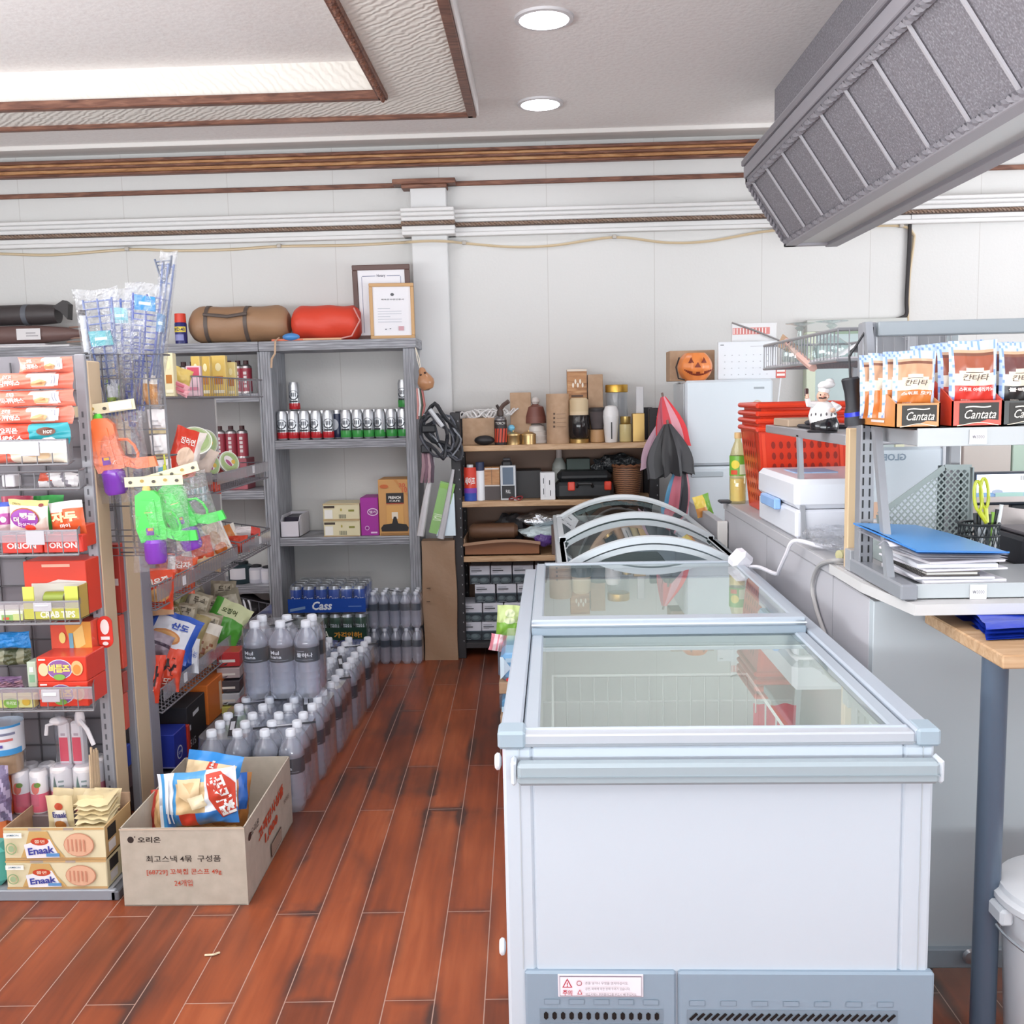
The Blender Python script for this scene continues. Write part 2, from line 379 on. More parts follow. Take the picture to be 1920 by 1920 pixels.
class Pil(Curved):
    """front of a pillow bag"""
    def __init__(s, mb, fn, n, W, H): s.mb = mb; s.fn = fn; s.n = n; s.W = W; s.H = H; s.k = 1
    def m(s, a, b, k): return s.fn(a, b)+s.n*(.0011*k)
def axes(yaw=0, pitch=0, roll=0):
    """right, up and outward vectors of something facing -Y, turned by yaw, tipped back by pitch, rolled in its plane"""
    R = Matrix.Rotation(yaw, 3, 'Z') @ Matrix.Rotation(-pitch, 3, 'X') @ Matrix.Rotation(roll, 3, 'Y')
    return R @ V((1, 0, 0)), R @ V((0, 0, 1)), R @ V((0, -1, 0))
def pillow(mb, c, ax, W, H, Th, m, pat=None, seed=0, seal=.06, nu=16, nv=14, ends='v', crk=.05):
    r, p, n = ax; c = V(c); rnd = random.Random(seed); ph = [rnd.uniform(0, 6.28) for _ in range(6)]
    def prof(u, v):
        if ends == 'v': e = max(0, (1-abs(v)-seal)/(1-seal)); q = (1-abs(u)**3)
        else: e = max(0, (1-abs(u)-seal)/(1-seal)); q = (1-abs(v)**3)
        return Th/2*(max(0, q)**.5)*(1-(1-e)**2.2)
    def f(sg):
        def g(a, b):
            u, v = 2*a-1, 2*b-1; t = prof(u, v); k = min(1, t/(Th*.25+1e-9))
            t += k*Th*crk*(math.sin(9*u+4*v+ph[0])+.7*math.sin(-6*u+11*v+ph[1])+.5*math.sin(17*u-8*v+ph[2]))
            if ends == 'v': x = u*W/2*(1-.05*(1-v**4)); z = v*H/2+.012*H*math.sin(2.3*u+ph[3])
            else: x = u*W/2+.012*W*math.sin(2.3*v+ph[3]); z = v*H/2*(1-.07*(1-u**4))
            wav = .006*min(1, W*6)*math.sin(7*u+ph[4])*abs(v)**4
            return c+r*x+p*z+n*(sg*t+wav)
        return g
    mb.grid(f(1), nu, nv, m, pat); mb.grid(lambda a, b: f(-1)(1-a, b), nu, nv, m)
    return Pil(mb, f(1), n, W, H)
def bag(name, label, cat, c, ax, W, H, Th, m, pat=None, prints=None, group=None, **kw):
    mb = MB(); s = pillow(mb, c, ax, W, H, Th, m, pat, **kw)
    if prints: prints(s)
    return mb.obj(name, label, cat, group)
def carton(name, label, cat, x0, x1, zb, zt, y, d, m, front=None, group=None, yaw=0, right=None, top=None, bev=.0025):
    """a printed box: front face at depth y"""
    mb = MB(); mb.box(x0, y, zb, x1, y+d, zt, m, bev)
    if front: front(Fr(mb, (x0, y, zb), (x1-x0, 0, 0), (0, 0, zt-zb)))
    if right: right(Fr(mb, (x1, y, zb), (0, d, 0), (0, 0, zt-zb)))
    if top: top(Fr(mb, (x0, y, zt), (x1-x0, 0, 0), (0, d, 0)))
    if yaw: mb.about(((x0+x1)/2, y+d/2, zb), rz(yaw))
    return mb.obj(name, label, cat, group)
def pxbox(px0, px1, pyt, pyb, y, zb=None):
    """x0, x1, zb, zt of a face seen at depth y between these image edges"""
    m = (px0+px1)/2; ym = (pyt+pyb)/2
    b = P(m, pyb, y).z if zb is None else zb
    return P(px0, ym, y).x, P(px1, ym, y).x, b, P(m, pyt, y).z
def wires(mb, x0, x1, nx, f0, f1, r, m):
    """nx straight wires between the curves f0(t) and f1(t)"""
    for i in range(nx):
        t = x0+(x1-x0)*i/(nx-1); mb.tube([f0(t), f1(t)], r, m, 4)
# ================================================================== the setting
YW = 5.95                                       # back wall
XL, XR, YF, ZC = -4.2, 4.6, -2.0, 3.0
struct(MB().box(XL-.1, YF, -.1, XR+.1, YW+.1, 0, 'floor', 0), 'floor')
struct(MB().box(XL-.1, YW, 0, XR+.1, YW+.12, 3.2, 'wall', 0), 'wall_back')
struct(MB().box(XL-.12, YF, 0, XL, YW, 3.2, 'wall', 0), 'wall_left')
b = MB()                                        # right wall round its window
b.box(XR, YF, 0, XR+.12, YW, .7, 'wall', 0).box(XR, YF, 2.7, XR+.12, YW, 3.2, 'wall', 0).box(XR, YF, .7, XR+.12, 1.8, 2.7, 'wall', 0).box(XR, 5.4, .7, XR+.12, YW, 2.7, 'wall', 0)
struct(b, 'wall_right')
b = MB()                                        # ceiling with a dropped frame round a raised tray
ox0, ox1, oy0, oy1, zf = -3.7, -.33, -1.2, 5.12, 2.92
ix0, ix1, iy0, iy1, zt = -3.3, -.73, -.8, 4.80, 3.08
c = 'ceiling'
b.box(XL-.1, oy1, ZC, XR+.1, YW, ZC+.1, c, 0).box(XL-.1, YF, ZC, XR+.1, oy0, ZC+.1, c, 0).box(XL-.1, oy0, ZC, ox0, oy1, ZC+.1, c, 0).box(ox1, oy0, ZC, XR+.1, oy1, ZC+.1, c, 0)
b.box(ix0, iy0, zt, ix1, iy1, zt+.1, c, 0)
wv = 'wavy'
b.box(ox0, iy1, zf, ox1, oy1, zt+.1, wv, 0).box(ox0, oy0, zf, ox1, iy0, zt+.1, wv, 0).box(ox0, iy0, zf, ix0, iy1, zt+.1, wv, 0).box(ix1, iy0, zf, ox1, iy1, zt+.1, wv, 0)
struct(b, 'ceiling')
def zat(py, px=900, y=YW): return P(px, py, y).z
def trim(name, boxes, rope=None):
    b = MB()
    for x0, y0, z0, x1, y1, z1, m in boxes: b.box(x0, y0, z0, x1, y1, z1, m, .003)
    return struct(b, name)
def rope(mb, p, q, r, pitch, m, strands=2, seg=6):
    p, q = V(p), V(q); L = (q-p).length; t = (q-p)/L; a = t.orthogonal().normalized(); c = t.cross(a); n = int(L/pitch*seg)
    for s in range(strands):
        mb.tube([p+t*(L*i/n)+(a*math.cos(2*PI*(i/seg+s/strands))+c*math.sin(2*PI*(i/seg+s/strands)))*r*.5 for i in range(n+1)], r*.55, m, 4)
bw = 'brownwood'; t_ = .028
trim('trim_1', [(ox0-.01, oy1-.005, zf-.02, ox1+.015, oy1+t_, zf+.02, bw), (ox1-.015, oy0, zf-.02, ox1+t_, oy1+t_, zf+.03, bw), (ox0-t_, oy0, zf-.02, ox0, oy1, zf+.02, bw), (ox1+t_, oy0, zf-.012, ox1+t_+.012, oy1+t_, ZC, '#eceae8')])
b = MB(); b.box(ix0, iy1-.03, zf-.02, ix1+.03, iy1+.012, zf+.02, bw, .004).box(ix1-.012, iy0, zf-.02, ix1+.035, iy1, zf+.02, bw, .004).box(ix0-.03, iy0, zf-.02, ix0, iy1, zf+.02, bw, .004)
rope(b, (ix1+.012, 1.0, zf-.02), (ix1+.012, iy1, zf-.02), .014, .05, bw)
struct(b, 'trim_2')
z1, z0 = zat(284), zat(311)                     # wooden crown under a white cove
trim('trim_3', [(XL, YW-.16, z1+.045, XR, YW, ZC, '#e4e0dc')])
h = z1-z0
trim('trim_4', [(XL, YW-.095, z0+h*.78, XR, YW, z1, bw), (XL, YW-.08, z0+h*.58, XR, YW, z0+h*.78, 'cratewood'), (XL, YW-.085, z0+h*.4, XR, YW, z0+h*.58, bw), (XL, YW-.06, z0+h*.2, XR, YW, z0+h*.42, 'cratewood'), (XL, YW-.045, z0, XR, YW, z0+h*.2, bw)])
zl = zat(344); px0, px1 = P(740, 345, YW).x, P(856, 345, YW).x; qx0, qx1 = P(771, 430, YW-.08).x, P(838, 430, YW-.08).x
trim('trim_5', [(XL, YW-.022, zl-.013, XR, YW, zl+.013, bw), (px0, YW-.11, zl-.013, px1, YW, zl+.016, bw), (px0+.05, YW-.1, zl-.035, px1-.05, YW, zl-.013, bw)])
zc1, zr, zc0 = zat(396), zat(422), zat(440)
cw = '#dcdbda'
b = MB()
for x0, x1, e in ((XL, qx0, 0), (qx0-.05, qx1+.05, .09), (qx1, XR, 0)):
    b.box(x0, YW-.085-e, zc1-.022, x1, YW, zc1, cw, .004).box(x0, YW-.07-e, zc1-.045, x1, YW, zc1-.02, cw, .006).box(x0, YW-.05-e, zr+.012, x1, YW, zc1-.044, cw, .004)
    b.box(x0, YW-.04-e, zr-.014, x1, YW, zr+.014, '#57473f', .002).box(x0, YW-.03-e, zc0+.012, x1, YW, zr-.014, cw, .003).box(x0, YW-.045-e, zc0-.012, x1, YW, zc0+.012, cw, .004)
    rope(b, (x0, YW-.044-e, zr), (x1, YW-.044-e, zr), .011, .045, '#8b7464', 2, 5)
struct(b, 'trim_6')
struct(MB().box(qx0, YW-.08, 0, qx1, YW, zl-.03, '#d8d8d8', .004), 'wall_pilaster')
# ------------------------------------------------------------------ hanging ceiling beam
B0, B1 = 5.3, -1.2
t = T('ceiling_beam', 'grey boxed beam with slanted speckled panels hanging from the ceiling', 'beam', (1.32, 5.3, 2.25))
s4 = [(1.087, 2.569), (1.297, 2.252)]
sl = V((s4[1][0]-s4[0][0], 0, s4[1][1]-s4[0][1])); nn = V((sl.z, 0, -sl.x)).normalized()
b = MB(); b.prism([(1.10, B0, 2.57), (1.30, B0, 2.262), (1.556, B0, 2.262), (1.556, B0, 2.70), (1.10, B0, 2.70)], (0, B1-B0, 0), 'beam')
b.box(1.2, B1, 2.69, 1.53, B0-.12, 3.0, 'beam', .0)
t.part(b, 'panel')
t.part(MB().box(1.345, B1, 2.2585, 1.50, B0-.03, 2.262, '#cdd0d0:r', 0), 'soffit')
b = MB()
for i in range(21):
    y = 5.2-.305*i
    if y < B1: break
    o = V((s4[0][0], y, s4[0][1]))+nn*.004
    b.prism([o+sl*.03, o+sl*.97, o+sl*.97+V((0, -.012, 0)), o+sl*.03+V((0, -.012, 0))], nn*-.008, '#c3c1c6')
t.part(b, 'joint_strip')
b = MB()
for x0, z0_, x1, z1_, m in ((1.085, 2.575, 1.16, 2.60, '#86838a'), (1.075, 2.60, 1.16, 2.66, '#9b989f'), (1.062, 2.66, 1.16, 2.69, '#89868c'), (1.072, 2.69, 1.2, 2.705, '#a5a2a8')):
    b.box(x0, B1, z0_, x1, B0+.02, z1_, m, .004); 
b.box(1.085, B0-.02, 2.575, 1.556, B0+.03, 2.69, '#8a878d', .004)
t.part(b, 'crown_moulding')
b = MB(); b.box(1.285, B1, 2.245, 1.345, B0+.015, 2.265, '#a09da3', .003).box(1.50, B1, 2.240, 1.565, B0+.015, 2.262, '#8e8b91', .003).box(1.285, B0-.03, 2.245, 1.56, B0+.015, 2.262, '#9a979d', .003)
t.part(b, 'soffit_edge')
for z_, x_ in ((2.566, 1.094), (2.268, 1.288)):
    b = MB(); rope(b, (x_, B1, z_), (x_, B0, z_), .017, .062, '#8d8a90', 2, 6); t.part(b, 'rope_moulding')
b = MB(); rope(b, (1.094, B0+.005, 2.566), (1.288, B0+.005, 2.268), .014, .05, '#8d8a90'); t.part(b, 'rope_moulding')
# ------------------------------------------------------------------ downlights
for (px, py), lab in (((1020, 33), 'large round recessed LED downlight nearest in the bare ceiling'), ((1013, 193), 'round recessed LED downlight farther away, closer to the back wall')):
    c = PZ(px, py, ZC); d = T('downlight', lab, 'ceiling light', (c.x, c.y, ZC-.012), 'recessed downlights')
    d.part(MB().lathe([(.100, 0), (.118, .002), (.120, .012)], (c.x, c.y, ZC-.012), '#d8d6d8', 28, cap=False), 'ring')
    d.part(MB().lathe([(.001, .0015), (.100, .0015)], (c.x, c.y, ZC-.0115), 'emit14', 28, cap=False), 'lens')
# ------------------------------------------------------------------ cables on the back wall
def spline(pts, n=6):
    pts = [V(p) for p in pts]; out = []
    for i in range(len(pts)-1):
        p0, p1, p2, p3 = pts[max(i-1, 0)], pts[i], pts[i+1], pts[min(i+2, len(pts)-1)]
        for j in range(n):
            u = j/n; out.append(.5*((2*p1)+(p2-p0)*u+(2*p0-5*p1+4*p2-p3)*u*u+(3*p1-p0-3*p2+p3)*u**3))
    return out+[pts[-1]]
cb = [(-60, 478), (0, 476), (100, 478), (238, 468), (330, 470), (430, 468), (523, 462), (650, 460), (752, 455), (765, 454, .14), (805, 452, .14), (842, 453, .14), (870, 456), (960, 463), (1040, 460), (1152, 445), (1250, 455), (1330, 452), (1450, 432), (1600, 425), (1690, 424), (1712, 438), (1713, 455), (1705, 520), (1702, 600), (1700, 700)]
k = [P(c[0], c[1], YW-(c[2] if len(c) > 2 else .012)) for c in cb]
t = T('wall_cable', 'beige cable draped in shallow loops under the rope cornice', 'cable', P(805, 452, YW-.1))
t.part(MB().tube(spline(k, 5), .008, '#c9b595', 6), 'cord')
for c in ((238, 467), (523, 461), (870, 455), (1152, 444), (1690, 423)):
    p = P(c[0], c[1], YW-.02); t.part(MB().box(p.x-.012, YW-.03, p.z-.01, p.x+.012, YW, p.z+.012, '#b7b0a8', .003), 'cable_clip')
t = T('wall_cable', 'black power cable running down the wall below the beam', 'cable', P(1702, 590, YW-.02))
t.part(MB().tube(spline([P(*c, YW-.02) for c in ((1708, 380), (1706, 425), (1704, 480), (1700, 560), (1700, 588), (1690, 596), (1676, 600))], 5), .011, '#2a2526', 6), 'cord')
# window behind the counter, pale green frame
x0, x1, zb, zt2 = *pxbox(1510, 1697, 602, 900, YW-.06)[:2], 1.05, P(1600, 598, YW-.06).z
b = MB(); f = .055
b.box(x0, YW-.07, zt2-.07, x1, YW, zt2, '#bfc1bd', .004).box(x0, YW-.07, zb, x0+f, YW, zt2-.07, '#d4dcc6', .004).box(x1-f, YW-.07, zb, x1, YW, zt2-.07, '#e2e6c8', .004).box(x0, YW-.07, zb, x1, YW, zb+f, '#d4dcc6', .004).box(x0+f, YW-.06, zb+f, x1-f, YW-.04, zt2-.07, '#b6c6c6:g', .001)
b.box(x0+f, YW-.062, zt2-.085, x1-f, YW-.058, zt2-.07, '#8ea28c', .0)
struct(b, 'window_1')
# ================================================================== chest freezer nearest the camera
FW = '#c3ccd6:g'; FG = '#94a0a9'; AL = '#abb4c0:g'
fx0, fx1, fy0, fy1 = -.083, .690, 1.72, 3.40
t = T('chest_freezer', 'large white chest freezer with flat sliding glass lids and grey front grille', 'freezer', (.30, 1.72, 0))
R0 = rz(-.012); F0 = V((fx0, fy0, 0))
def fz(py, px=1300): return P(px, py, fy0).z
def fpx(px, py=1600): return P(px, py, fy0).x
def fin(mb, name, parent=None, **k): return t.part(mb.about(F0, R0), name, parent, **k)
zb_, zt_ = fz(1397), fz(1372); zg = fz(1815)
b = MB(); w_ = .055
b.box(fx0, fy0, .05, fx0+w_, fy1, zb_, FW, .006).box(fx1-w_, fy0, .05, fx1, fy1, zb_, FW, .006).box(fx0+w_, fy1-w_, .05, fx1-w_, fy1, zb_, FW, .0).box(fx0+w_-.001, fy0, .05, fx1-w_+.001, fy0+w_, zb_, FW, .004)
for px in (977, 1722):
    b.box(fpx(px)-.001, fy0-.0015, zg, fpx(px)+.001, fy0+.01, zb_, '#b3bac0', 0)
fin(b, 'body')
b = MB(); ci = '#e6ebe8'
b.box(fx0+w_, fy0+w_, .12, fx1-w_, fy1-w_, .16, ci, 0)
for x0, y0, x1, y1 in ((fx0+w_, fy0+w_, fx0+w_+.008, fy1-w_), (fx1-w_-.008, fy0+w_, fx1-w_, fy1-w_), (fx0+w_, fy0+w_, fx1-w_, fy0+w_+.008), (fx0+w_, fy1-w_-.008, fx1-w_, fy1-w_)): b.box(x0, y0, .16, x1, y1, zb_, ci, 0)
b.box(fx0+w_, 2.50, .16, fx1-w_, 2.512, .70, ci, .0)
fin(b, 'liner')
b = MB(); r = .032                              # rim of aluminium rails, raised at the sides
b.box(fx0-.004, fy0-.004, zb_, fx0+.036, fy1, zt_+.004, AL, .004).box(fx1-.036, fy0-.004, zb_, fx1+.004, fy1, zt_+.004, AL, .004)
b.box(fx0+.036, fy0-.004, zb_, fx1-.036, fy0+.028, zt_-.001, '#b2b7bf:g', .003).box(fx0+.036, fy1-.028, zb_, fx1-.036, fy1, zt_+.02, AL, .003)
b.box(fx0+.036, fy0-.0055, zb_+.004, fx1-.036, fy0, zb_+.007, '#8f969d', 0)
fin(b, 'rim')
for x0, x1 in ((fx0-.008, fpx(990)), (fpx(1708), fx1+.008)): fin(MB().box(x0, fy0-.009, zb_-.002, x1, fy0+.05, zt_+.006, '#98a8b4', .005), 'corner_cap')
def lid(y0, y1, z, fb, ff, name):
    m_ = '#aab4bf:g'; x0, x1 = fx0+.038, fx1-.038
    b = MB(); b.box(x0, y0, z, x1, y0+ff, z+.024, m_, .004).box(x0, y1-fb, z, x1, y1, z+.02, m_, .004).box(x0, y0, z, x0+.03, y1, z+.02, m_, .004).box(x1-.03, y0, z, x1, y1, z+.02, m_, .004)
    if ff > .04: b.box(x0, y0-.006, z-.018, x1, y0+.02, z+.004, '#8b9aa7', .003).box(x0, y0-.008, z+.010, x1, y0+.01, z+.013, '#d2d8de', .0)
    o = fin(b, name); g = MB().quad((x0+.028, y0+ff-.002, z+.016), (x1-.028, y0+ff-.002, z+.016), (x1-.028, y1-fb+.002, z+.016), (x0+.028, y1-fb+.002, z+.016), 'lidglass'); fin(g, 'pane', o)
lid(fy0+.022, 2.56, zt_-.022, .05, .012, 'sliding_lid')
lid(2.47, fy1-.03, zt_+.012, .03, .05, 'sliding_lid')
za, zh = fz(1415), fz(1455); b = MB()           # push bar
b.box(fpx(975), fy0-.042, zh, fpx(1738), fy0-.012, za, '#98a4ab', .006).box(fpx(975), fy0-.044, (za+zh)/2-.004, fpx(1738), fy0-.03, (za+zh)/2-.002, '#8a969d', 0)
o = fin(b, 'push_bar')
for a, c in ((963, 976), (1737, 1752)): fin(MB().box(fpx(a), fy0-.036, zh-.002, fpx(c)-.003, fy0, za+.003, '#cfd6de:g', .008), 'bar_bracket', o)
b = MB(); b.lathe([(.008, 0), (.015, .003), (.016, .008), (.012, .012)], (fx0-.004, fy0+.03, (za+zh)/2), '#dfe3e8', 14, axis=(-1, 0, 0)); fin(b, 'side_knob')
b = MB(); b.lathe([(.008, 0), (.015, .003), (.016, .008), (.012, .012)], (fx0-.004, fy0+.03, fz(1790)), '#dfe3e8', 14, axis=(-1, 0, 0)); fin(b, 'side_knob')
b = MB(); GB = '#8b9cac'                          # grille
gx0, gx1, gm = fpx(985, 1860), fpx(1740, 1860), fpx(1268, 1860)
b.box(gx0, fy0-.010, .06, gm-.002, fy0+.01, zg, GB, .004).box(gm+.002, fy0-.010, .06, gx1+.004, fy0+.01, zg, GB, .004)
G = Fr(b, (gx0, fy0-.010, .06), (gx1-gx0, 0, 0), (0, 0, zg-.06)); G.eps = .0009
def gu(px, py): return (fpx(px, py)-gx0)/(gx1-gx0), (fz(py, px)-.06)/(zg-.06)
for px0_, px1_, n in ((1012, 1242, 14), (1286, 1676, 28)):
    G.k = 0
    for row in range(7):
        a0, b1 = gu(px0_, 1884+row*26); a1, b0 = gu(px1_, 1908+row*26); G.rect(a0, b0, a1, b1, '#7c8b99'); G.k -= 1
    for row in range(7):
        for i in range(n):
            px = px0_+12+(px1_-px0_-24)*i/(n-1); a, c = gu(px, 1896+row*26); G.k = 2; q = .0055; s_ = .006 if px0_ > 1200 else 0
            G.poly([(a-q+s_, c+.012), (a+s_, c+.022), (a+q+s_, c+.012), (a+q-s_, c-.012), (a-s_, c-.022), (a-q-s_, c-.012)], '#0b0c0e')
for i in range(5):
    a, c = gu(1035+i*46, 1871); G.k = 0; G.rect(a-.02, c-.014, a+.02, c+.014, '#7d8e9d'); G.rect(a-.018, c-.010, a+.018, c+.014, GB)
for i in range(7):
    a, c = gu(1305+i*58, 1872); G.k = 0; G.rect(a-.02, c-.014, a+.02, c+.014, '#7d8e9d'); G.rect(a-.018, c-.010, a+.018, c+.014, GB)
o = fin(b, 'front_grille')
b = MB(); x0, x1, z0, z1 = fpx(1046, 1838), fpx(1205, 1838), fz(1861, 1125), fz(1819, 1125)
b.box(x0, fy0-.0125, z0, x1, fy0-.0095, z1, '#e6dfe8', .001)
S = Fr(b, (x0, fy0-.0125, z0), (x1-x0, 0, 0), (0, 0, z1-z0))
S.rect(.02, .05, .98, .95, '#8d7f8c').rect(.026, .09, .974, .91, '#ece6ee')
S.poly([(.05, .45), (.17, .45), (.11, .86)], '#c0394e').poly([(.07, .5), (.15, .5), (.11, .78)], '#ece6ee').text('!', .11, .61, .2, '#c0394e', bold=.03)
S.text('주의', .11, .25, .24, '#c0394e', w=.11)
S.ring(.25, .68, .033, .12, .3, '#b06a74', 14).poly([(.225, .2), (.285, .2), (.255, .42)], '#c0394e').poly([(.237, .24), (.273, .24), (.255, .37)], '#ece6ee')
for i, (s_, w2) in enumerate((('손을 넣거나 무엇을 얹지마십시오.', .5), ('감전, 화재에 의한 상해 우려가 있습니다.', .52), ('청소시에는 전원플러그를 반드시 빼 주십시오.', .6))): S.text(s_, .32+w2/2, .72-.24*i, .12, '#6b5f6e', w=w2, bold=0)
fin(b, 'caution_sticker', o)
b = MB()                                          # wire storage basket and its two hoops
for z in (.80, .62):
    b.tube([(fx0+.09, 1.86, z), (fx1-.20, 1.86, z), (fx1-.20, 2.40, z), (fx0+.09, 2.40, z)], .004, '#e4e9e6', 5, True)
for i in range(15): x = fx0+.09+(fx1-.29-fx0)*i/14; b.tube([(x, 1.86, .80), (x, 1.86, .45), (x, 2.40, .45), (x, 2.40, .80)], .0022, '#dfe5e2', 4)
for i in range(6): y = 1.86+.108*i; b.tube([(fx0+.09, y, .80), (fx0+.09, y, .45), (fx1-.20, y, .45), (fx1-.20, y, .80)], .0022, '#dfe5e2', 4)
fin(b, 'storage_basket')
def ip(s): s.rect(.1, .25, .9, .8, '#d8dde0', 6).text('해찬', .5, .55, .25, '#4a4f55', bold=0)
bag('frozen_goods_sack', 'pale frozen goods sack lying inside the near chest freezer', 'sack', (.28, 2.08, .56), axes(0, 1.1, 0), .42, .34, .10, '#d4dad9:b', prints=ip, seed=3)
bag('frozen_goods_bag', 'long red frozen goods bag standing inside the near chest freezer', 'bag', (.50, 2.12, .62), axes(-.1, .95, .12), .10, .46, .07, '#b8404a:gb', seed=5)
bag('frozen_goods_bag', 'white and blue frozen goods bag beside the red one in the freezer', 'bag', (.585, 2.05, .60), axes(0, 1.0, -.1), .09, .40, .07, '#dfe5ee:gb', pat=lambda a, b_: '#5f83c4:g' if .6 < b_ < .75 else None, seed=6)
# ================================================================== curved glass freezer behind it
cx0, cx1, cy0, cy1 = P(1050, 1060, 3.5).x, P(1398, 1060, 3.5).x, 3.47, 5.05
t = T('curved_lid_freezer', 'white freezer with arched curved glass lids behind the flat lid freezer', 'freezer', ((cx0+cx1)/2, cy0, 0))
b = MB(); b.box(cx0, cy0, .05, cx0+.05, cy1, .85, FW, .004).box(cx1-.05, cy0, .05, cx1, cy1, .85, FW, .004).box(cx0+.05, cy0, .05, cx1-.05, cy0+.05, .85, FW, 0).box(cx0+.05, cy1-.05, .05, cx1-.05, cy1, .85, FW, 0).box(cx0+.05, cy0+.05, .30, cx1-.05, cy1-.05, .34, '#cfd6d6', 0)
t.part(b, 'body')
b = MB(); b.box(cx0-.008, cy0, .85, cx0+.03, cy1, .885, '#b9c0c4', .004).box(cx1-.03, cy0, .85, cx1+.008, cy1, .885, '#8d959a', .004).box(cx0, cy0-.006, .84, cx1, cy0+.03, .88, '#c3cbcf', .004).box(cx0, cy1-.03, .85, cx1, cy1, .88, '#c3cbcf', .004)
t.part(b, 'rim')
def arc(tt, dz=0, h=.105): return V((cx0+.012+(cx1-cx0-.024)*tt, 0, .885+dz+h*(1-(2*tt-1)**2)))
def archframe(y, dz, m_, w=.035, th=.024, side=True):
    b = MB(); N = 24
    def fn(a, c):
        k = [(0, 0), (w, 0), (w, th), (0, th), (0, 0)][int(round(c*4))]; p = arc(a, dz); return V((p.x, y+k[0], p.z-k[1]))
    b.grid(fn, N, 4, m_)
    def fn2(a, c):
        k = [(.004, 0), (.03, 0), (.03, .02), (.004, .02), (.004, 0)][int(round(c*4))]; p = arc(.04+.92*a, dz-.030); return V((p.x, y+k[0], p.z-k[1]))
    b.grid(fn2, N, 4, '#c6ced2')
    if side: p = arc(0, dz); b.box(p.x-.006, y, .87, p.x+.028, y+.07, p.z+.006, m_, .004)
    return b
for i, (y0, y1, dz) in enumerate(((3.50, 4.20, 0), (4.10, 4.86, .016))):
    b = archframe(y0, dz, '#cdd5da'); b2 = archframe(y1-.035, dz, '#d8dde1')
    o = len(b.v); b.v += b2.v; b.f += [[o+j for j in f] for f in b2.f]; b.m += b2.m; b.sm += b2.sm
    for s_ in (0, 1): p = arc(s_, dz); b.box(p.x-.006-.016*s_, y0, p.z-.024, p.x+.022-.016*s_, y1, p.z, '#c9d1d6', .003)
    o = t.part(b, 'curved_lid'); g = MB().grid(lambda a, c: arc(a, dz-.012)+V((0, y0+.02+(y1-y0-.04)*c, 0)), 24, 1, 'curveglass'); t.part(g, 'glass', o)
for i, (x, y, w2, d2, m_) in enumerate(((.18, 3.62, .14, .18, '#e4e8f0:b'), (.36, 3.66, .16, .16, '#c4d4e6:b'), (.52, 3.70, .15, .2, '#a8aacc:b'), (.40, 4.3, .3, .3, '#6d7a7c:b'), (.2, 4.4, .18, .3, '#d0d5d8:b'))):
    mb = MB(); mb.box(x-w2/2, y, .345, x+w2/2, y+d2, .70+.02*i, m_, .02); mb.obj('frozen_food_pack', ['white frozen food pack at the left front of the curved lid freezer', 'pale blue frozen food pack at the middle front of the curved lid freezer', 'lilac frozen food pack at the right front of the curved lid freezer', 'dark grey frozen food pack at the back of the curved lid freezer', 'light grey frozen food pack at the back left of the curved lid freezer'][i], 'food pack', 'packs in the curved lid freezer')
# ================================================================== service counter on the right
ZT = 1.035; CX = .775; CG = '#b8b7bd'; CGF = '#b2babf'; WH = '#c6c5c5'
t = T('service_counter', 'grey panelled service counter with a white edged worktop beside the freezer', 'counter', (1.6, 2.33, 0))
b = MB(); b.box(CX, 2.33, .0, CX+.03, 4.2, ZT-.035, CG, .003)
for y in (2.62, 3.4): b.box(CX-.0012, y, 0, CX, y+.004, ZT-.035, '#9d9da2', 0)
t.part(b, 'side_panel')
b = MB(); b.box(CX, 2.30, .10, 3.2, 2.33, ZT-.035, CGF, .002); t.part(b, 'front_panel')
b = MB(); b.box(CX, 2.285, .085, 3.2, 2.335, .135, '#8d99a2:g', .003).box(CX+.12, 2.29, .0, CX+.16, 2.5, .09, '#4d4c50', .003).box(CX, 2.30, .04, CX+.10, 2.33, .09, '#b3b9bb', .002); t.part(b, 'base_rail')
b = MB(); p = [(CX-.012, 2.36, ZT-.024), (CX+.02, 2.10, ZT-.024), (3.2, 2.10, ZT-.024), (3.2, 3.0, ZT-.024), (1.35, 3.0, ZT-.024), (1.35, 2.62, ZT-.024), (CX-.012, 2.62, ZT-.024)]
b.prism(p, (0, 0, .024), WH).box(CX-.005, 2.62, ZT-.032, 1.35, 4.2, ZT, '#b2b1b6', .002)
b.box(CX, 2.38, ZT, 1.34, 4.19, ZT+.002, '#aeadb0', 0); t.part(b, 'worktop')
b = MB(); b.lathe([(.016, 0), (.02, .004), (.016, .012), (.001, .014)], (1.02, 2.284, .12), '#c9ccd0:m', 12, axis=(0, -1, 0)); t.part(b, 'screw')
t = T('low_partition', 'lower grey partition panel between the curved freezer and the refrigerator', 'partition', (.75, 4.5, 0))
t.part(MB().box(.735, 4.12, 0, .765, 4.95, .955, '#a9a8ad', .002), 'panel'); t.part(MB().box(.73, 4.10, 0, .77, 4.125, .96, '#dcd9d6', .002), 'edge_strip')
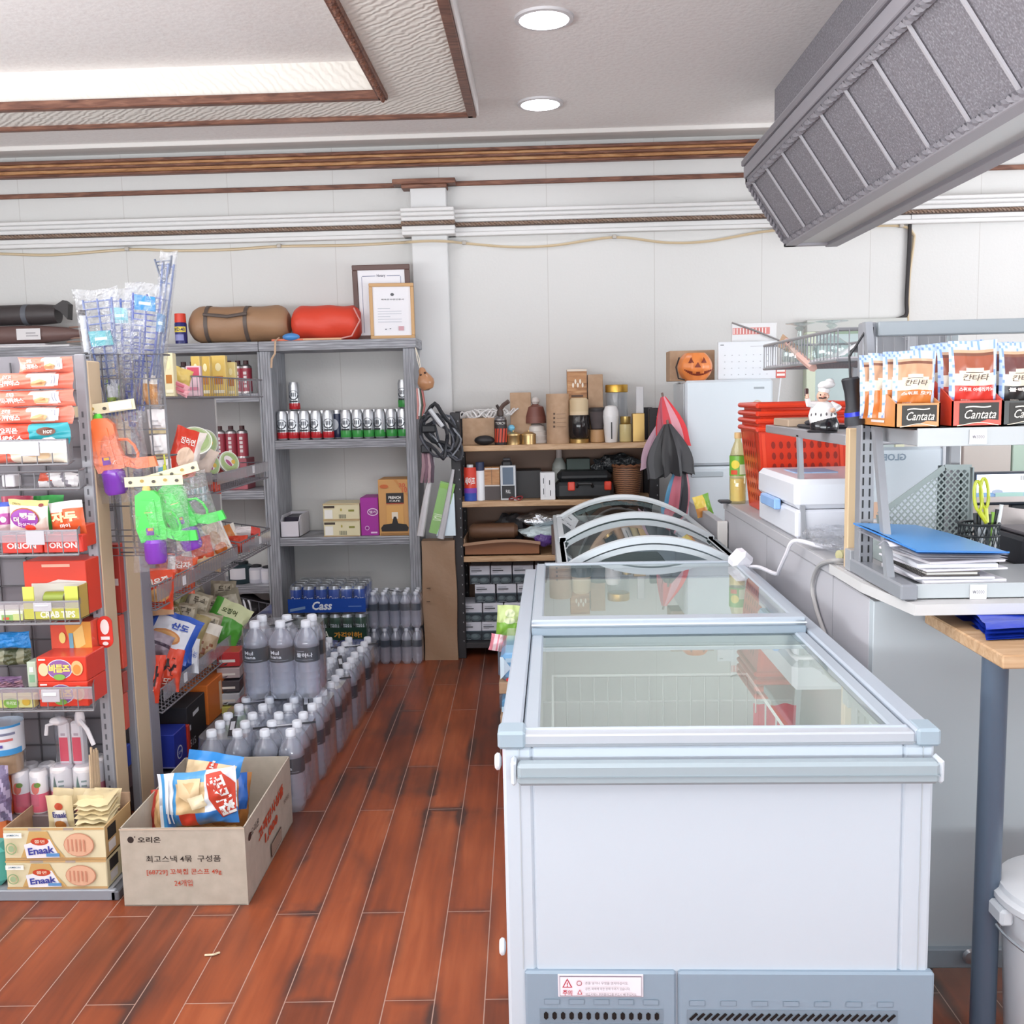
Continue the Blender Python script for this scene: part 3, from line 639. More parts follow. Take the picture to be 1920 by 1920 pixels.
# low wooden table and its post
t = T('side_table', 'narrow beech side table on a grey post in front of the counter', 'table', (1.25, 2.05, 0))
b = MB(); b.box(.885, 1.885, .952, 2.4, 2.275, .98, 'oak', .003); t.part(b, 'tabletop')
x = P(1857, 1500, 2.0).x; b = MB(); b.lathe([(.026, 0), (.026, .952)], (x, 2.0, 0), '#525f70:g', 20); t.part(b, 'leg')
t.part(MB().lathe([(.06, 0), (.06, .012), (.03, .02)], (x, 2.0, 0), '#3e4650', 20), 'foot')
b = MB()
for k, (a, z) in enumerate(((0, .982), (.05, .994), (-.04, 1.004))):
    def fn(i, j, z=z, a=a): return V((.902+.9*i+.035*j*(1-i)+.012*math.sin(5*j+a), 1.995+.26*j+.012*math.sin(4*i+a), z+.006*math.sin(9*i+3*j)+.004*math.sin(17*j-5*i)))
    b.grid(fn, 18, 8, '#1f3dba:gb'); b.grid(lambda i, j, fn=fn: fn(i, j)-V((0, 0, .008)), 18, 8, '#1a349f:g')
b.obj('folded_plastic_bag', 'folded royal blue plastic bag lying on the beech side table', 'plastic bag')
# white pedal bin
c = (1.095, 1.95, 0)
t = T('waste_bin', 'round white waste bin with a domed lid at the right edge', 'bin', c)
ZB = .47
t.part(MB().lathe([(.125, 0), (.130, .01), (.150, ZB-.05), (.152, ZB-.05), (.154, ZB-.03)], c, '#dfe2e6:g', 36), 'bucket')
t.part(MB().lathe([(.166, ZB-.035), (.170, ZB-.03), (.170, ZB-.018), (.160, ZB-.012), (.157, ZB-.002), (.140, ZB+.004), (.08, ZB+.012), (.001, ZB+.014)], c, '#e3e6ea:g', 40), 'lid')
b = MB(); b.tube([(c[0]+.172*math.cos(a), c[1]+.172*math.sin(a), ZB-.075-.03*math.cos((a+PI/2)*.9)) for a in [-PI+.0+PI*i/20 for i in range(21)]], .0035, '#d4dade:m', 6); t.part(b, 'wire_handle')
t.part(MB().box(c[0]-.178, c[1]-.03, ZB-.07, c[0]-.150, c[1]+.03, ZB-.035, '#d5d9de', .006), 'handle_ear')
# ================================================================== black storage rack on the back wall
bY, bD = 5.53, .36
def hz(px, py, y=bY): return P(px, py, y).z
bx0, bx1 = P(850, 1000, bY).x, P(1236, 880, bY).x
sz = [hz(1035, 833), hz(1035, 938), hz(945, 1043), .09]     # tops of the boards
t = T('storage_rack', 'black steel storage rack with oak boards against the back wall', 'rack', ((bx0+bx1)/2, bY, 0))
for x in (bx0, bx1-.055):
    for y in (bY, bY+bD-.04):
        b = MB(); b.box(x, y, 0, x+.055, y+.04, hz(1000, 770), '#232125', .003)
        for k in range(24): b.box(x+.042, y-.001, .1+.055*k, x+.046, y, .108+.055*k, '#9a989c', 0)
        t.part(b, 'post')
for z in sz: t.part(MB().box(bx0+.03, bY+.004, z-.032, bx1-.03, bY+bD, z, 'oak' if z > .1 else '#2b292c', .003), 'shelf_board')
t.part(MB().box(bx0+.03, bY+bD-.012, .1, bx1-.03, bY+bD-.004, sz[0]-.05, '#7a5a46', .001), 'back_panel')
def B(px0, px1, pyt, y, zb): return pxbox(px0, px1, pyt, 830, y, zb)
def cbox(name, label, cat, px0, px1, pyt, y, d, zb, m, front=None, group=None, **kw):
    x0, x1, z0, z1 = B(px0, px1, pyt, y, zb); return carton(name, label, cat, x0, x1, z0, z1, y, d, m, front, group, **kw)
def cyl(name, label, cat, pxc, wpx, y, zb, prof, m, ms=None, pyt=None, group=None, n=20, front=None):
    """prof: (share of half width, share of height)"""
    x = P(pxc, 830, y).x; r = wpx/2*y/1840; h = P(pxc, pyt, y).z-zb; mb = MB()
    mb.lathe([(a*r, c*h) for a, c in prof], (x, y+r, zb), m, n, ms=ms)
    if front: front(Cy(mb, (x, y+r, zb), r, h))
    return mb.obj(name, label, cat, group)
z = sz[0]+.0005; K = 'kraft'
def lines(s):
    for i in range(4): s.rect(.33, .58-.085*i, .40, .62-.085*i, '#5b4636').rect(.45, .59-.085*i, .8, .60-.085*i, '#8d725c')
cbox('open_carton', 'low open cardboard carton of white cords on the rack top', 'carton', 867, 936, 784, 5.62, .2, z, K)
b = MB(); rnd = random.Random(4); q = B(867, 956, 783, 5.63, z)
for k in range(9):
    c = V((q[0]+.02+.03*k, 5.66+.05*rnd.random(), q[3]+.012+.02*rnd.random())); b.tube([c+V((.06*math.cos(a)+.02*math.sin(2*a), .05*math.sin(a), .018*math.sin(3*a+k))) for a in [2*PI*i/14 for i in range(14)]], .006, '#dedcdb', 5, True)
b.obj('cord_bundle', 'tangled white cord bundle heaped over the low cardboard carton', 'cord')
b = MB(); x = P(908, 820, 5.57).x; b.ell((x, 5.575, z+.028), .058, .035, .028, '#1e1d20', 16, 8); b.obj('zip_pouch', 'black oval pouch lying in front of the low cardboard carton', 'pouch')
def red(s):
    for i in range(5): s.poly([(.0+.2*i, .1), (.14+.2*i, .1), (.22+.2*i, .62), (.08+.2*i, .62)], '#c2452e')
    s.text('TORCH', .5, .82, .1, '#d8d4cf', w=.6)
x = P(938, 800, 5.56).x; tt = T('gas_torch', 'black and red gas torch canister with a brown nozzle on the rack top', 'gas torch', (x, 5.59, z))
b = MB(); b.lathe([(.034, 0), (.036, .01), (.036, .14), (.030, .155), (.016, .165)], (x, 5.59, z), '#2b2526', 20, ms=['#2b2526', '#2b2526', '#8a8788:m', '#8a8788:m']); red(Cy(b, (x, 5.59, z), .036, .15)); tt.part(b, 'canister')
b = MB(); b.lathe([(.018, 0), (.020, .02), (.012, .04)], (x, 5.59, z+.165), '#4a3b36', 14).tube([(x-.004, 5.59, z+.195), (x+.02, 5.585, z+.225), (x+.05, 5.57, z+.245)], .012, '#5a4740', 8).tube([(x-.004, 5.59, z+.195), (x-.018, 5.58, z+.225)], .008, '#3a302d', 8); tt.part(b, 'nozzle')
cbox('kraft_gift_box', 'plain tall kraft box left of the red brown ribbed shade', 'box', 957, 996, 736, 5.70, .11, z, K)
cyl('lamp_shade', 'reddish brown ribbed shade with a glass finial stacked on a white dome', 'shade', 1005, 40, 5.66, z+.115, [(1, 0), (.98, .25), (.75, .62), (.3, .7), (.28, .72), (.42, .82), (.3, .95), (.05, 1)], '#7a4c42', ms=['#7a4c42', '#74463d', '#7a4c42', '#7a4c42', '#cfc9c5:g', '#cfc9c5:g', '#cfc9c5:g'], pyt=744)
cyl('ribbed_dome', 'white ribbed dome under the reddish brown shade', 'dome', 1006, 42, 5.66, z, [(1, 0), (1, .12), (.96, .15), (.98, .35), (.92, .38), (.92, .58), (.8, .62), (.72, .85), (.3, 1)], '#d9d2cc', pyt=794)
for i, (px, lab) in enumerate(((962, 'small gold tin with a domed lid beside the gas torch'), (991, 'small gold tin in front of the white ribbed dome'))):
    cyl('candle_tin', lab, 'tin', px, 28, 5.56, z, [(1, 0), (1, .62), (1.03, .64), (1.02, .72), (.6, .85), (.12, .9), (.12, 1)], '#c4a878:m', pyt=807, group='gold tins on the rack')
b = MB(); x = P(959, 800, 5.62).x; b.ell((x, 5.60, z+.094), .02, .015, .018, '#6fb2cf:g'); b.tube([(x, 5.6, z), (x, 5.6, z+.09)], .004, '#5f93b0', 6); b.obj('blue_ornament', 'tiny light blue ball ornament behind the gold tins', 'ornament')
cyl('kraft_canister', 'kraft paper canister with small printed lines at the rack centre', 'canister', 1047, 43, 5.57, z, [(1, 0), (1, .99), (.98, 1)], K, pyt=738, n=28, front=lines)
cyl('coffee_grinder', 'black glass and cream ribbed coffee grinder with a gold base', 'grinder', 1087, 40, 5.57, z, [(.9, 0), (.92, .08), (.8, .1), (1, .18), (1.02, .4), (.95, .6), (.9, .62), (.9, .64), (.92, .7), (.9, .95), (.7, 1)], '#231f20:G', ms=['#c2a267:m', '#c2a267:m', '#231f20:G', '#231f20:G', '#231f20:G', '#231f20:G', '#d9c4a4', '#d9c4a4', '#cfb995', '#cfb995'], pyt=746)
cbox('coffee_bean_box', 'tall wood grain box printed with pale beans at the back of the rack', 'box', 1064, 1101, 692, 5.74, .1, z, 'cratewood', lambda s: [s.ell(.3+.12*i, .78+.05*(i % 2), .05, .035, '#eadfcf', 8) for i in range(5)] and s.rect(0, .97, 1, 1.0, '#dccfbf').rect(.2, .62, .8, .645, '#5a4030'))
cbox('kraft_gift_box', 'plain tall kraft box right of the wood grain box', 'box', 1103, 1131, 702, 5.72, .1, z, K)
cyl('coffee_dripper', 'smoky glass coffee dripper on a wooden foot', 'dripper', 1121, 30, 5.60, z, [(.88, 0), (.95, .02), (.95, .36), (.7, .37), (.75, .4), (1.08, .85), (1.15, .88), (1.15, .97), (.9, 1)], '#3c3638:G', ms=['#b48c62', '#b48c62', '#b48c62', '#3c3638:G', '#5b5455:G', '#5b5455:G', '#2c282a', '#2c282a'], pyt=764)
x = P(1157, 760, 5.72).x; tt = T('glass_jar', 'large clear glass jar with a broad gold lid', 'jar', (x, 5.75, z)); r = .063; zz = hz(1157, 735, 5.72)-z
tt.part(MB().lathe([(r*.95, 0), (r, .01), (r, zz-.012), (r*.92, zz)], (x, 5.75, z), 'tub', 24), 'jar_body'); tt.part(MB().lathe([(r*.99, zz-.002), (r*1.04, zz), (r*1.04, zz+.038), (r*1.0, zz+.042)], (x, 5.75, z), '#d3a950:m', 24), 'lid')
cyl('humidifier', 'white cone shaped humidifier with a dark slot', 'humidifier', 1147, 30, 5.56, z, [(.72, 0), (.78, .02), (1, .7), (1, .73), (.98, .74), (.96, .84), (.7, .97), (.2, 1)], '#e3e2e2:g', pyt=760, front=lambda s: s.rect(.47, .1, .53, .55, '#2a2a2c', 4))
cyl('small_gold_jar', 'small gold lidded jar right of the white humidifier', 'jar', 1174, 23, 5.57, z, [(.9, 0), (1, .04), (1, .7), (.8, .74), (.85, .78), (.85, 1)], '#b29f6c:g', ms=['#b29f6c:g', '#c9b884:g', '#a3874a:m', '#b59a5c:m', '#b59a5c:m'], pyt=781)
cbox('gold_canister', 'square gold canister at the right end of the rack top', 'canister', 1186, 1209, 775, 5.60, .07, z, '#b8985f:m')
cbox('measuring_stick', 'white slim ruler standing behind the gold canister', 'ruler', 1193, 1207, 725, 5.68, .02, z, '#d7d7da')
# --- second board
z = sz[1]+.0005
def spray(s): s.rect(0, .62, 1, .93, '#d8412f', 6).rect(0, .0, 1, .22, '#2c4ca8', 6).text('세이프', .5, .56, .2, '#f4f1ee', w=.7, bold=.03).rect(0, .22, 1, .36, '#7b3fa5', 6)
cyl('spray_can', 'red and blue spray can with white lettering on the middle board', 'spray can', 879, 24, 5.56, z, [(.9, 0), (1, .02), (1, .86), (.8, .9), (.5, .93), (.5, 1)], '#d6e0ea:g', ms=['#c9ccd0:m', '#d8412f:g', '#c9ccd0:m', '#dfe0e2', '#dfe0e2'], pyt=872, front=spray)
cyl('spray_can', 'slim white spray can with a dark blue cap', 'spray can', 898, 17, 5.58, z, [(1, 0), (1, .78), (.95, .8), (.95, 1)], '#e2e5ea:g', ms=['#e2e5ea:g', '#2a3554', '#2a3554'], pyt=867)
cbox('wood_sample_box', 'small clear box of wooden pieces next to the slim spray can', 'box', 907, 936, 876, 5.60, .08, z, 'cratewood', lambda s: s.rect(0, 0, 1, .42, '#4b4343').rect(0, .42, 1, .46, '#c6c0bb').rect(.46, .46, .5, 1, '#8b6a4b').rect(.05, .93, .95, .97, '#d7d2cc'))
cbox('boxed_lantern', 'boxed black lantern with a clear front', 'box', 937, 966, 873, 5.58, .08, z, '#c2c6cb:g', lambda s: s.rect(.08, .05, .92, .42, '#232326').rect(.15, .45, .85, .95, '#5d6d80').text('FULL', .5, .25, .1, '#e8e8e8', w=.3))
b = MB(); x = P(950, 865, 5.62).x; z7 = hz(950, 873, 5.62); b.box(x-.03, 5.60, z7-.01, x+.03, 5.64, z7+.03, '#2a292c', .01).box(x-.022, 5.605, z7+.03, x+.022, 5.635, z7+.045, '#3c3b40', .004); b.obj('lantern_head', 'black lantern head on top of its clear box', 'lantern')
b = MB(); x = P(967, 926, 5.56).x; b.tube([(x+.035*math.cos(a)*(1+.2*math.sin(3*a)), 5.555+.02*math.sin(a), z+.012+.01*math.sin(2*a)) for a in [2*PI*i/20 for i in range(20)]], .004, '#8c2f33', 5, True).box(x-.01, 5.545, z, x+.02, 5.56, z+.01, '#d9d5d2', .002); b.obj('coiled_cable', 'short red coiled cable on the edge of the middle board', 'cord')
cbox('black_case', 'plain black case behind the white carton', 'case', 966, 1014, 882, 5.66, .16, z, '#2a292b')
cbox('white_carton', 'white carton with small dark printing on the middle board', 'carton', 1012, 1040, 886, 5.55, .09, z, '#dedfe2', lambda s: s.rect(.2, .2, .25, .42, '#44464a').rect(.2, .6, .25, .8, '#44464a').rect(.65, .15, .7, .35, '#44464a').rect(.6, .55, .66, .72, '#44464a').rect(.3, .1, .32, .9, '#b9bbc0'))
cyl('cleaner_bottle', 'grey translucent bottle with a pinkish cap behind the tool case', 'bottle', 1048, 28, 5.74, z, [(1, 0), (1, .55), (.9, .68), (.5, .8), (.42, .82), (.42, 1)], '#a9ada9', ms=['#b9bdb9', '#a3a8a3', '#a3a8a3', '#a3a8a3', '#c8bcb8'], pyt=843)
cbox('folded_green_case', 'dark green box behind the tool case', 'box', 1062, 1106, 860, 5.72, .1, z, '#33453f')
x0, x1, z0, z1 = B(1041, 1150, 884, 5.55, z); tt = T('tool_case', 'black plastic tool case with two red latches', 'tool case', ((x0+x1)/2, 5.55, z))
tt.part(MB().box(x0, 5.55, z, x1, 5.78, z0+(z1-z0)*.62, '#25282b', .02).box(x0+.01, 5.56, z0+(z1-z0)*.6, x1-.01, 5.77, z1, '#1e2124', .025), 'shell')
for a in (.27, .9): xx = x0+(x1-x0)*a; tt.part(MB().box(xx-.02, 5.535, z+.05, xx+.02, 5.56, z+.1, '#d8402b:g', .005), 'latch')
tt.part(MB().tube([(x0+.12, 5.55, z+.07), (x0+.13, 5.53, z+.09), (x0+.2, 5.53, z+.09), (x0+.21, 5.55, z+.07)], .009, '#1c1e20', 8), 'handle')
x = P(1177, 900, 5.6).x; tt = T('wicker_basket', 'brown wicker basket at the right end of the middle board', 'basket', (x, 5.64, z)); h = hz(1177, 874, 5.58)-z
b = MB(); b.lathe([(.068, 0), (.085, h*.6), (.08, h), (.072, h), (.06, .02)], (x, 5.64, z), 'wicker', 28, cap=False); tt.part(b, 'woven_side')
for k in range(5): pass
b = MB(); b.tube([(x+.082*math.cos(a), 5.64+.082*math.sin(a), h+z+.004*math.sin(12*a)) for a in [2*PI*i/40 for i in range(40)]], .008, '#7d5238', 6, True); tt.part(b, 'rim')
rnd = random.Random(8); b = MB(); x = P(1160, 855, 5.68).x
wq = lambda q: q*(1+.12*math.sin(9*q.x+7*q.z)+.10*math.sin(13*q.y-8*q.x))
b.ell((x, 5.71, z+.185), .14, .06, .055, 'darkbag', 28, 18, warp=wq); b.obj('plastic_bag', 'crumpled black plastic bag piled above the wicker basket', 'plastic bag')
b = MB(); x = P(1135, 925, 5.55).x; b.box(x, 5.535, z, x+.05, 5.56, z+.012, '#a6b06a', .004); b.obj('small_sachet', 'small yellow green sachet in front of the tool case', 'sachet')
# --- third board
z = sz[2]+.0005
x0, x1 = P(862, 1030, bY).x, P(1030, 1030, bY).x
b = MB(); b.box(x0+.02, 5.56, z, x1-.05, 5.86, z+.008, K, .001).box(x0+.02, 5.56, z, x1-.05, 5.568, z+.075, '#8d5a38', .001).box(x0+.02, 5.56, z, x0+.028, 5.86, z+.10, K, .001).box(x1-.058, 5.56, z, x1-.05, 5.86, z+.09, K, .001)
b.grid(lambda a, c: V((x0+.02+(x1-x0-.07)*a, 5.545-.012*math.sin(6*a)-.03*c, z+.075+.02*math.sin(3*a)-.012*c)), 16, 2, '#b08d74'); b.obj('cardboard_tray', 'flattened cardboard tray with a curling front flap on the third board', 'tray')
b = MB(); b.lathe([(.03, 0), (.045, .02), (.046, .26), (.03, .28)], (x0+.05, 5.66, z+.13), '#6b4c38:b', 16, axis=(1, 0, 0)); b.obj('rolled_mat', 'brown rolled mat lying in the cardboard tray', 'mat')
b = MB(); wq = lambda q: q*(1+.1*math.sin(7*q.x+5*q.z)+.08*math.sin(11*q.y-6*q.x)); xx = P(955, 985, 5.68).x
b.ell((xx, 5.74, z+.12), .09, .07, .10, '#2b2a2d:b', 20, 14, warp=wq); b.obj('dark_bag', 'dark grey soft bag behind the rolled mat', 'bag')
xx = P(1030, 968, 5.68).x; b = MB(); b.ell((xx, 5.73, z+.185), .19, .09, .05, 'foil', 30, 16, warp=wq); b.obj('foil_bag', 'large crinkled silver foil bag under the middle board', 'foil bag')
xx = P(1015, 990, 5.62).x; b = MB(); b.ell((xx, 5.64, z+.118), .13, .07, .035, '#cfe0e4:gc', 26, 14, warp=wq); b.obj('foil_bag', 'flat pale blue and silver bag lying below the large foil bag', 'foil bag')
xx = P(1020, 1002, 5.57).x; b = MB(); b.ell((xx, 5.585, z+.085), .055, .03, .04, '#5b3f86:gc', 18, 12, warp=wq); b.obj('purple_bag', 'small shiny purple bag at the front of the third board', 'bag')
xx = P(1040, 1010, 5.54).x; b = MB(); b.box(xx-.018, 5.545, z, xx+.018, 5.60, z+.17, '#6b5850', .003); b.obj('brown_packet', 'thin brown packet standing beside the purple bag', 'packet')
# --- printed boxes at the foot of the rack
def stonebox(s):
    s.rect(0, 0, 1, .46, '#26313a').rect(.0, .46, 1, .52, '#4c5a66')
    for a, c, r, q in ((.26, .22, .2, .16), (.7, .2, .26, .17)): s.ell(a, c, r, q, '#4d5a60').ell(a-.03, c+.03, r*.6, q*.6, '#66757a')
    s.rect(.08, .84, .5, .865, '#8b8d95').rect(.08, .72, .6, .77, '#3c3f47').rect(.08, .64, .36, .66, '#9b9da5').rect(.1, .04, .5, .055, '#b8bfc4')
rows = [(1212, 1174, [(864, 903), (904, 942)], 'bottom row'), (1173, 1135, [(866, 904), (906, 944), (946, 984)], 'second row from floor'), (1128, 1090, [(890, 928), (931, 968), (970, 1007)], 'third row from floor'), (1087, 1050, [(880, 918), (920, 959), (961, 1000), (1003, 1040)], 'top row')]
zb = sz[3]+.0005; hb = (hz(945, 1044)-.035-sz[3]-.03)/4
nm = ['leftmost', 'second', 'third', 'fourth']
for i, (yb, yt, xs, rn) in enumerate(rows):
    for j, (a, c) in enumerate(xs):
        q0, q1 = P(a, (yb+yt)/2, 5.60).x, P(c, (yb+yt)/2, 5.60).x
        carton('stone_box', 'white topped stone picture box, %s in the %s' % (nm[j], rn), 'box', q0, q1, zb+.0005, zb+hb-.002, 5.60+.02*(i > 1), .2, '#cfd0da', stonebox, 'stone picture boxes at the rack foot')
    zb += hb
# ================================================================== refrigerator
rY = 5.25; rx0, rx1 = P(1285, 800, rY).x, P(1449, 800, rY).x; rzt = P(1360, 712, rY).z; rzs = P(1360, 873, rY).z
RC = '#d3dde4:g'
t = T('refrigerator', 'pale blue white two door refrigerator in the back corner', 'refrigerator', ((rx0+rx1)/2, rY, 0))
t.part(MB().box(rx0, rY+.06, .04, rx1, rY+.48, rzt-.006, '#cfd6dc:g', .01), 'cabinet')
b = MB(); b.box(rx0, rY, rzs+.004, rx1, rY+.055, rzt, RC, .012); s = Fr(b, (rx0, rY, rzs), (rx1-rx0, 0, 0), (0, 0, rzt-rzs))
s.rect(.78, .885, .9, .91, '#9fa8ae').ring(.82, .70, .058, .058, .3, '#c7b9a8').ell(.82, .70, .03, .03, '#cfd6cf'); d = t.part(b, 'freezer_door')
b = MB(); b.box(rx0, rY, .06, rx1, rY+.055, rzs-.004, RC, .012); d = t.part(b, 'fridge_door')
t.part(MB().box(rx0+.03, rY-.006, rzs-.06, rx0+.20, rY+.01, rzs-.03, '#aeb9c0', .004), 'recessed_handle', d)
z = rzt+.0005
cbox('cardboard_box', 'small cardboard box on the refrigerator behind the pumpkin pail', 'box', 1256, 1340, 657, 5.45, .16, z, K)
x = P(1303, 690, 5.33).x; r = 32*5.33/1840; tt = T('pumpkin_pail', 'orange jack o lantern pumpkin pail on the refrigerator', 'pail', (x, 5.33, z))
b = MB(); hh = P(1303, 662, 5.33).z-z
def pk(i, j):
    a = 2*PI*i; rr = r*(1-.05*abs(math.cos(5*a)))*(math.sin(PI*(.12+.76*j))**.55); return V((x+rr*math.sin(a), 5.33-rr*.92*math.cos(a), z+hh*j))
b.grid(pk, 60, 16, '#e88a4a:g')
class PkF(Curved):
    def m(s, a, c, k): p = pk((a-.5)*.3, c); o = (p-V((x, 5.33, p.z))).normalized(); return p+o*(.0012*k)
s = PkF(b, (0, 0, 0), (.2, 0, 0), (0, 0, hh)); dk = '#7c2f1c'
def tri(a, c, q, e): [s.rect(a-q*(1-k/6), c+e*k/6, a+q*(1-k/6), c+e*(k+1)/6, dk) for k in range(6)]
tri(.30, .62, .09, .2); tri(.70, .62, .09, .2); tri(.5, .46, .08, .18)
for k in range(16):
    a = .16+.68*k/15; e = abs(a-.5)/.34; s.rect(a-.024, .16+.20*e**2, a+.024, .30+.10*e**2-(.07 if k in (5, 6, 9, 10) else 0), dk)
tt.part(b, 'pail_body'); b = MB(); b.tube([(x-r*.9, 5.33, z+hh*.85), (x-r*1.12, 5.31, z+hh*.5), (x-r*1.02, 5.28, z+hh*.08), (x-r*.7, 5.26, z+.004)], .004, '#2b2626', 6); tt.part(b, 'handle_strap')
def cal(s):
    s.rect(.04, .9, .1, .93, '#8a8f94').rect(.55, .86, .95, .875, '#c3c6ca')
    for i in range(4):
        for j in range(7): s.rect(.1+.12*j, .12+.17*i, .12+.12*j, .14+.17*i, '#a9adb3')
cbox('wall_calendar', 'white calendar sheet leaning on top of the refrigerator', 'calendar', 1346, 1456, 640, 5.36, .012, z, '#dfe3e8', cal)
x0, x1, z0, z1 = pxbox(1372, 1456, 602, 640, 5.42, z); b = MB(); M_ = '#dcdcdc:b'
b.box(x0, 5.42, z, x1, 5.44, z1-.01, '#dfdfe0', .002); s = Fr(b, (x0, 5.42, z), (x1-x0, 0, 0), (0, 0, z1-z-.01)); s.rect(.02, .80, .85, .92, '#d98a86'); [s.rect(.04+.07*i, .81, .06+.07*i, .91, '#efe9e6') for i in range(11)]
b.tube([(x0, 5.42, z1-.005), (x0+.12, 5.41, z1-.05), (x0+.28, 5.40, z1-.12)], .005, '#8f8c8c', 5); b.obj('paper_package', 'white paper package with a red printed band behind the calendar', 'package')
b = MB(); x = P(1459, 697, 5.30).x; zt3 = P(1459, 688, 5.30).z; b.box(x-.026, 5.24, zt3-.06, x+.026, 5.245, zt3, '#d2685f', .004); s = Fr(b, (x-.026, 5.24, zt3-.06), (.052, 0, 0), (0, 0, .06)); s.rect(.1, .55, .9, .75, '#f2e6e2').rect(.1, .2, .9, .4, '#f2e6e2'); b.tube([(x, 5.242, zt3-.06), (x-.03, 5.242, zt3-.35)], .004, '#e4e7ea', 5); b.obj('hanging_tag', 'small red and white tag hanging on the refrigerator corner', 'tag')
bag('snack_packet', 'small yellow and green snack packet on the low partition', 'snack packet', P(1318, 948, 4.55), axes(.3, .2, -.2), .085, .10, .03, '#d8c05a:gb', pat=lambda a, c: '#6ea03c:g' if a > .65 else ('#c98a4a:g' if c < .4 else None), seed=9)
# ================================================================== things hanging between the shelves
t = T('wrapped_package', 'tall package wrapped in creased brown kraft paper leaning between the shelves', 'package', P(828, 1235, 5.5))
kx0, kx1, kz = P(793, 1120, 5.5).x, P(856, 1120, 5.5).x, P(820, 1014, 5.5).z
b = MB()
def kp(a, c):
    u = [(0, 0), (1, 0), (1, 1), (0, 1), (0, 0)]; i = min(3, int(a*4)); f_ = a*4-i; p0, p1 = u[i], u[i+1]; X = p0[0]+(p1[0]-p0[0])*f_; Y = p0[1]+(p1[1]-p0[1])*f_
    return V((kx0+(kx1-kx0)*X+.003*math.sin(9*c+3*X), 5.5+.1*Y+.003*math.sin(14*c+5*X)*(1-Y), kz*c))
b.grid(kp, 24, 30, '#9a7c62:b'); b.add([kp(a/24, 1) for a in range(24)], [tuple(range(24))], '#9a7c62:b')
for px, py in ((802, 1103), (802, 1128)): p = P(px, py, 5.49); b.box(p.x-.006, 5.488, p.z-.003, p.x+.014, 5.492, p.z+.003, '#5f4938', 0)
t.part(b, 'paper_wrap')
z = kz+.001
p0, p1 = P(804, 998, 5.48), P(826, 902, 5.50)
b = MB(); d = (p1-p0); e = V((d.z, 0, -d.x)).normalized()*.085; o = V((0, .03, 0)); b.prism([p0, p0+e, p0+e+d, p0+d], o, '#6ea43a:g'); s = Fr(b, p0, e, d); s.text('VOIA', .55, .32, .28, '#dfeccc', w=.5, rot=PI/2); s.rect(.05, .88, .95, .97, '#86b852'); b.obj('green_carton', 'long bright green carton standing tilted on the brown wrapped package', 'carton')
b = MB(); p0 = P(818, 1005, 5.47); p1 = P(848, 925, 5.5); b.prism([p0, p0+V((.11, 0, 0)), p1+V((.01, 0, 0)), p1], (0, .02, 0), '#cfe0ea'); b.obj('pale_blue_bag', 'pale blue plastic sleeve beside the tilted green carton', 'sleeve')
b = MB(); b.tube([P(788, 1005, 5.46), P(800, 930, 5.48), P(812, 870, 5.5), P(815, 850, 5.5)], .014, '#c9c7ca', 8, rr=[.022, .018, .010, .006]); b.obj('folded_umbrella', 'white folded umbrella standing left of the green carton', 'umbrella')
b = MB(); b.tube([P(826, 1010, 5.46), P(838, 950, 5.48), P(850, 880, 5.5)], .012, '#bcbcc0', 8, rr=[.02, .016, .008]); b.obj('folded_umbrella', 'grey folded umbrella standing right of the green carton', 'umbrella')
t = T('strap_tangle', 'tangle of black and grey straps hooked on the left post of the rack', 'straps', P(825, 860, 5.44))
rnd = random.Random(12)
for k, (m_, rr) in enumerate((('#2b2d33', .011), ('#4a4c55', .008), ('#23252a', .013), ('#8b8f97', .006), ('#33353c', .010), ('#5b5e68', .007))):
    b = MB(); c = P(822+5*k-8, 815+rnd.uniform(-12, 12), 5.44+.012*k); ph = rnd.uniform(0, 6)
    b.tube([c+V(((.085+.02*math.sin(2*a+k))*math.cos(a+.5), .012*math.sin(3*a+ph), (.11+.03*math.cos(3*a+ph))*math.sin(a))) for a in [2*PI*i/22 for i in range(22)]], rr, m_, 6, True); t.part(b, 'strap')
b = MB(); p = P(800, 805, 5.43); b.box(p.x-.03, p.y, p.z-.02, p.x+.05, p.y+.03, p.z+.025, '#1e2025', .008); t.part(b, 'buckle')
b = MB(); p = P(795, 840, 5.44); b.box(p.x-.02, p.y, p.z-.03, p.x+.04, p.y+.03, p.z+.02, '#26282d', .008); t.part(b, 'buckle')
b = MB(); b.tube([P(806, 768, 5.42), P(830, 800, 5.40)], .012, '#c5c8cd', 8); t.part(b, 'grey_rod')
b = MB()
for k in range(4): b.tube([P(792+5*k, 840, 5.47), P(795+5*k+2*math.sin(k), 875, 5.46), P(790+7*k, 905, 5.47)], .012, ['#9b7d86', '#7c5f6c', '#b3959d', '#5b4c58'][k], 6, rr=[.006, .014, .008])
b.obj('pink_straps', 'bunch of dusty pink straps hanging under the black tangle', 'straps')
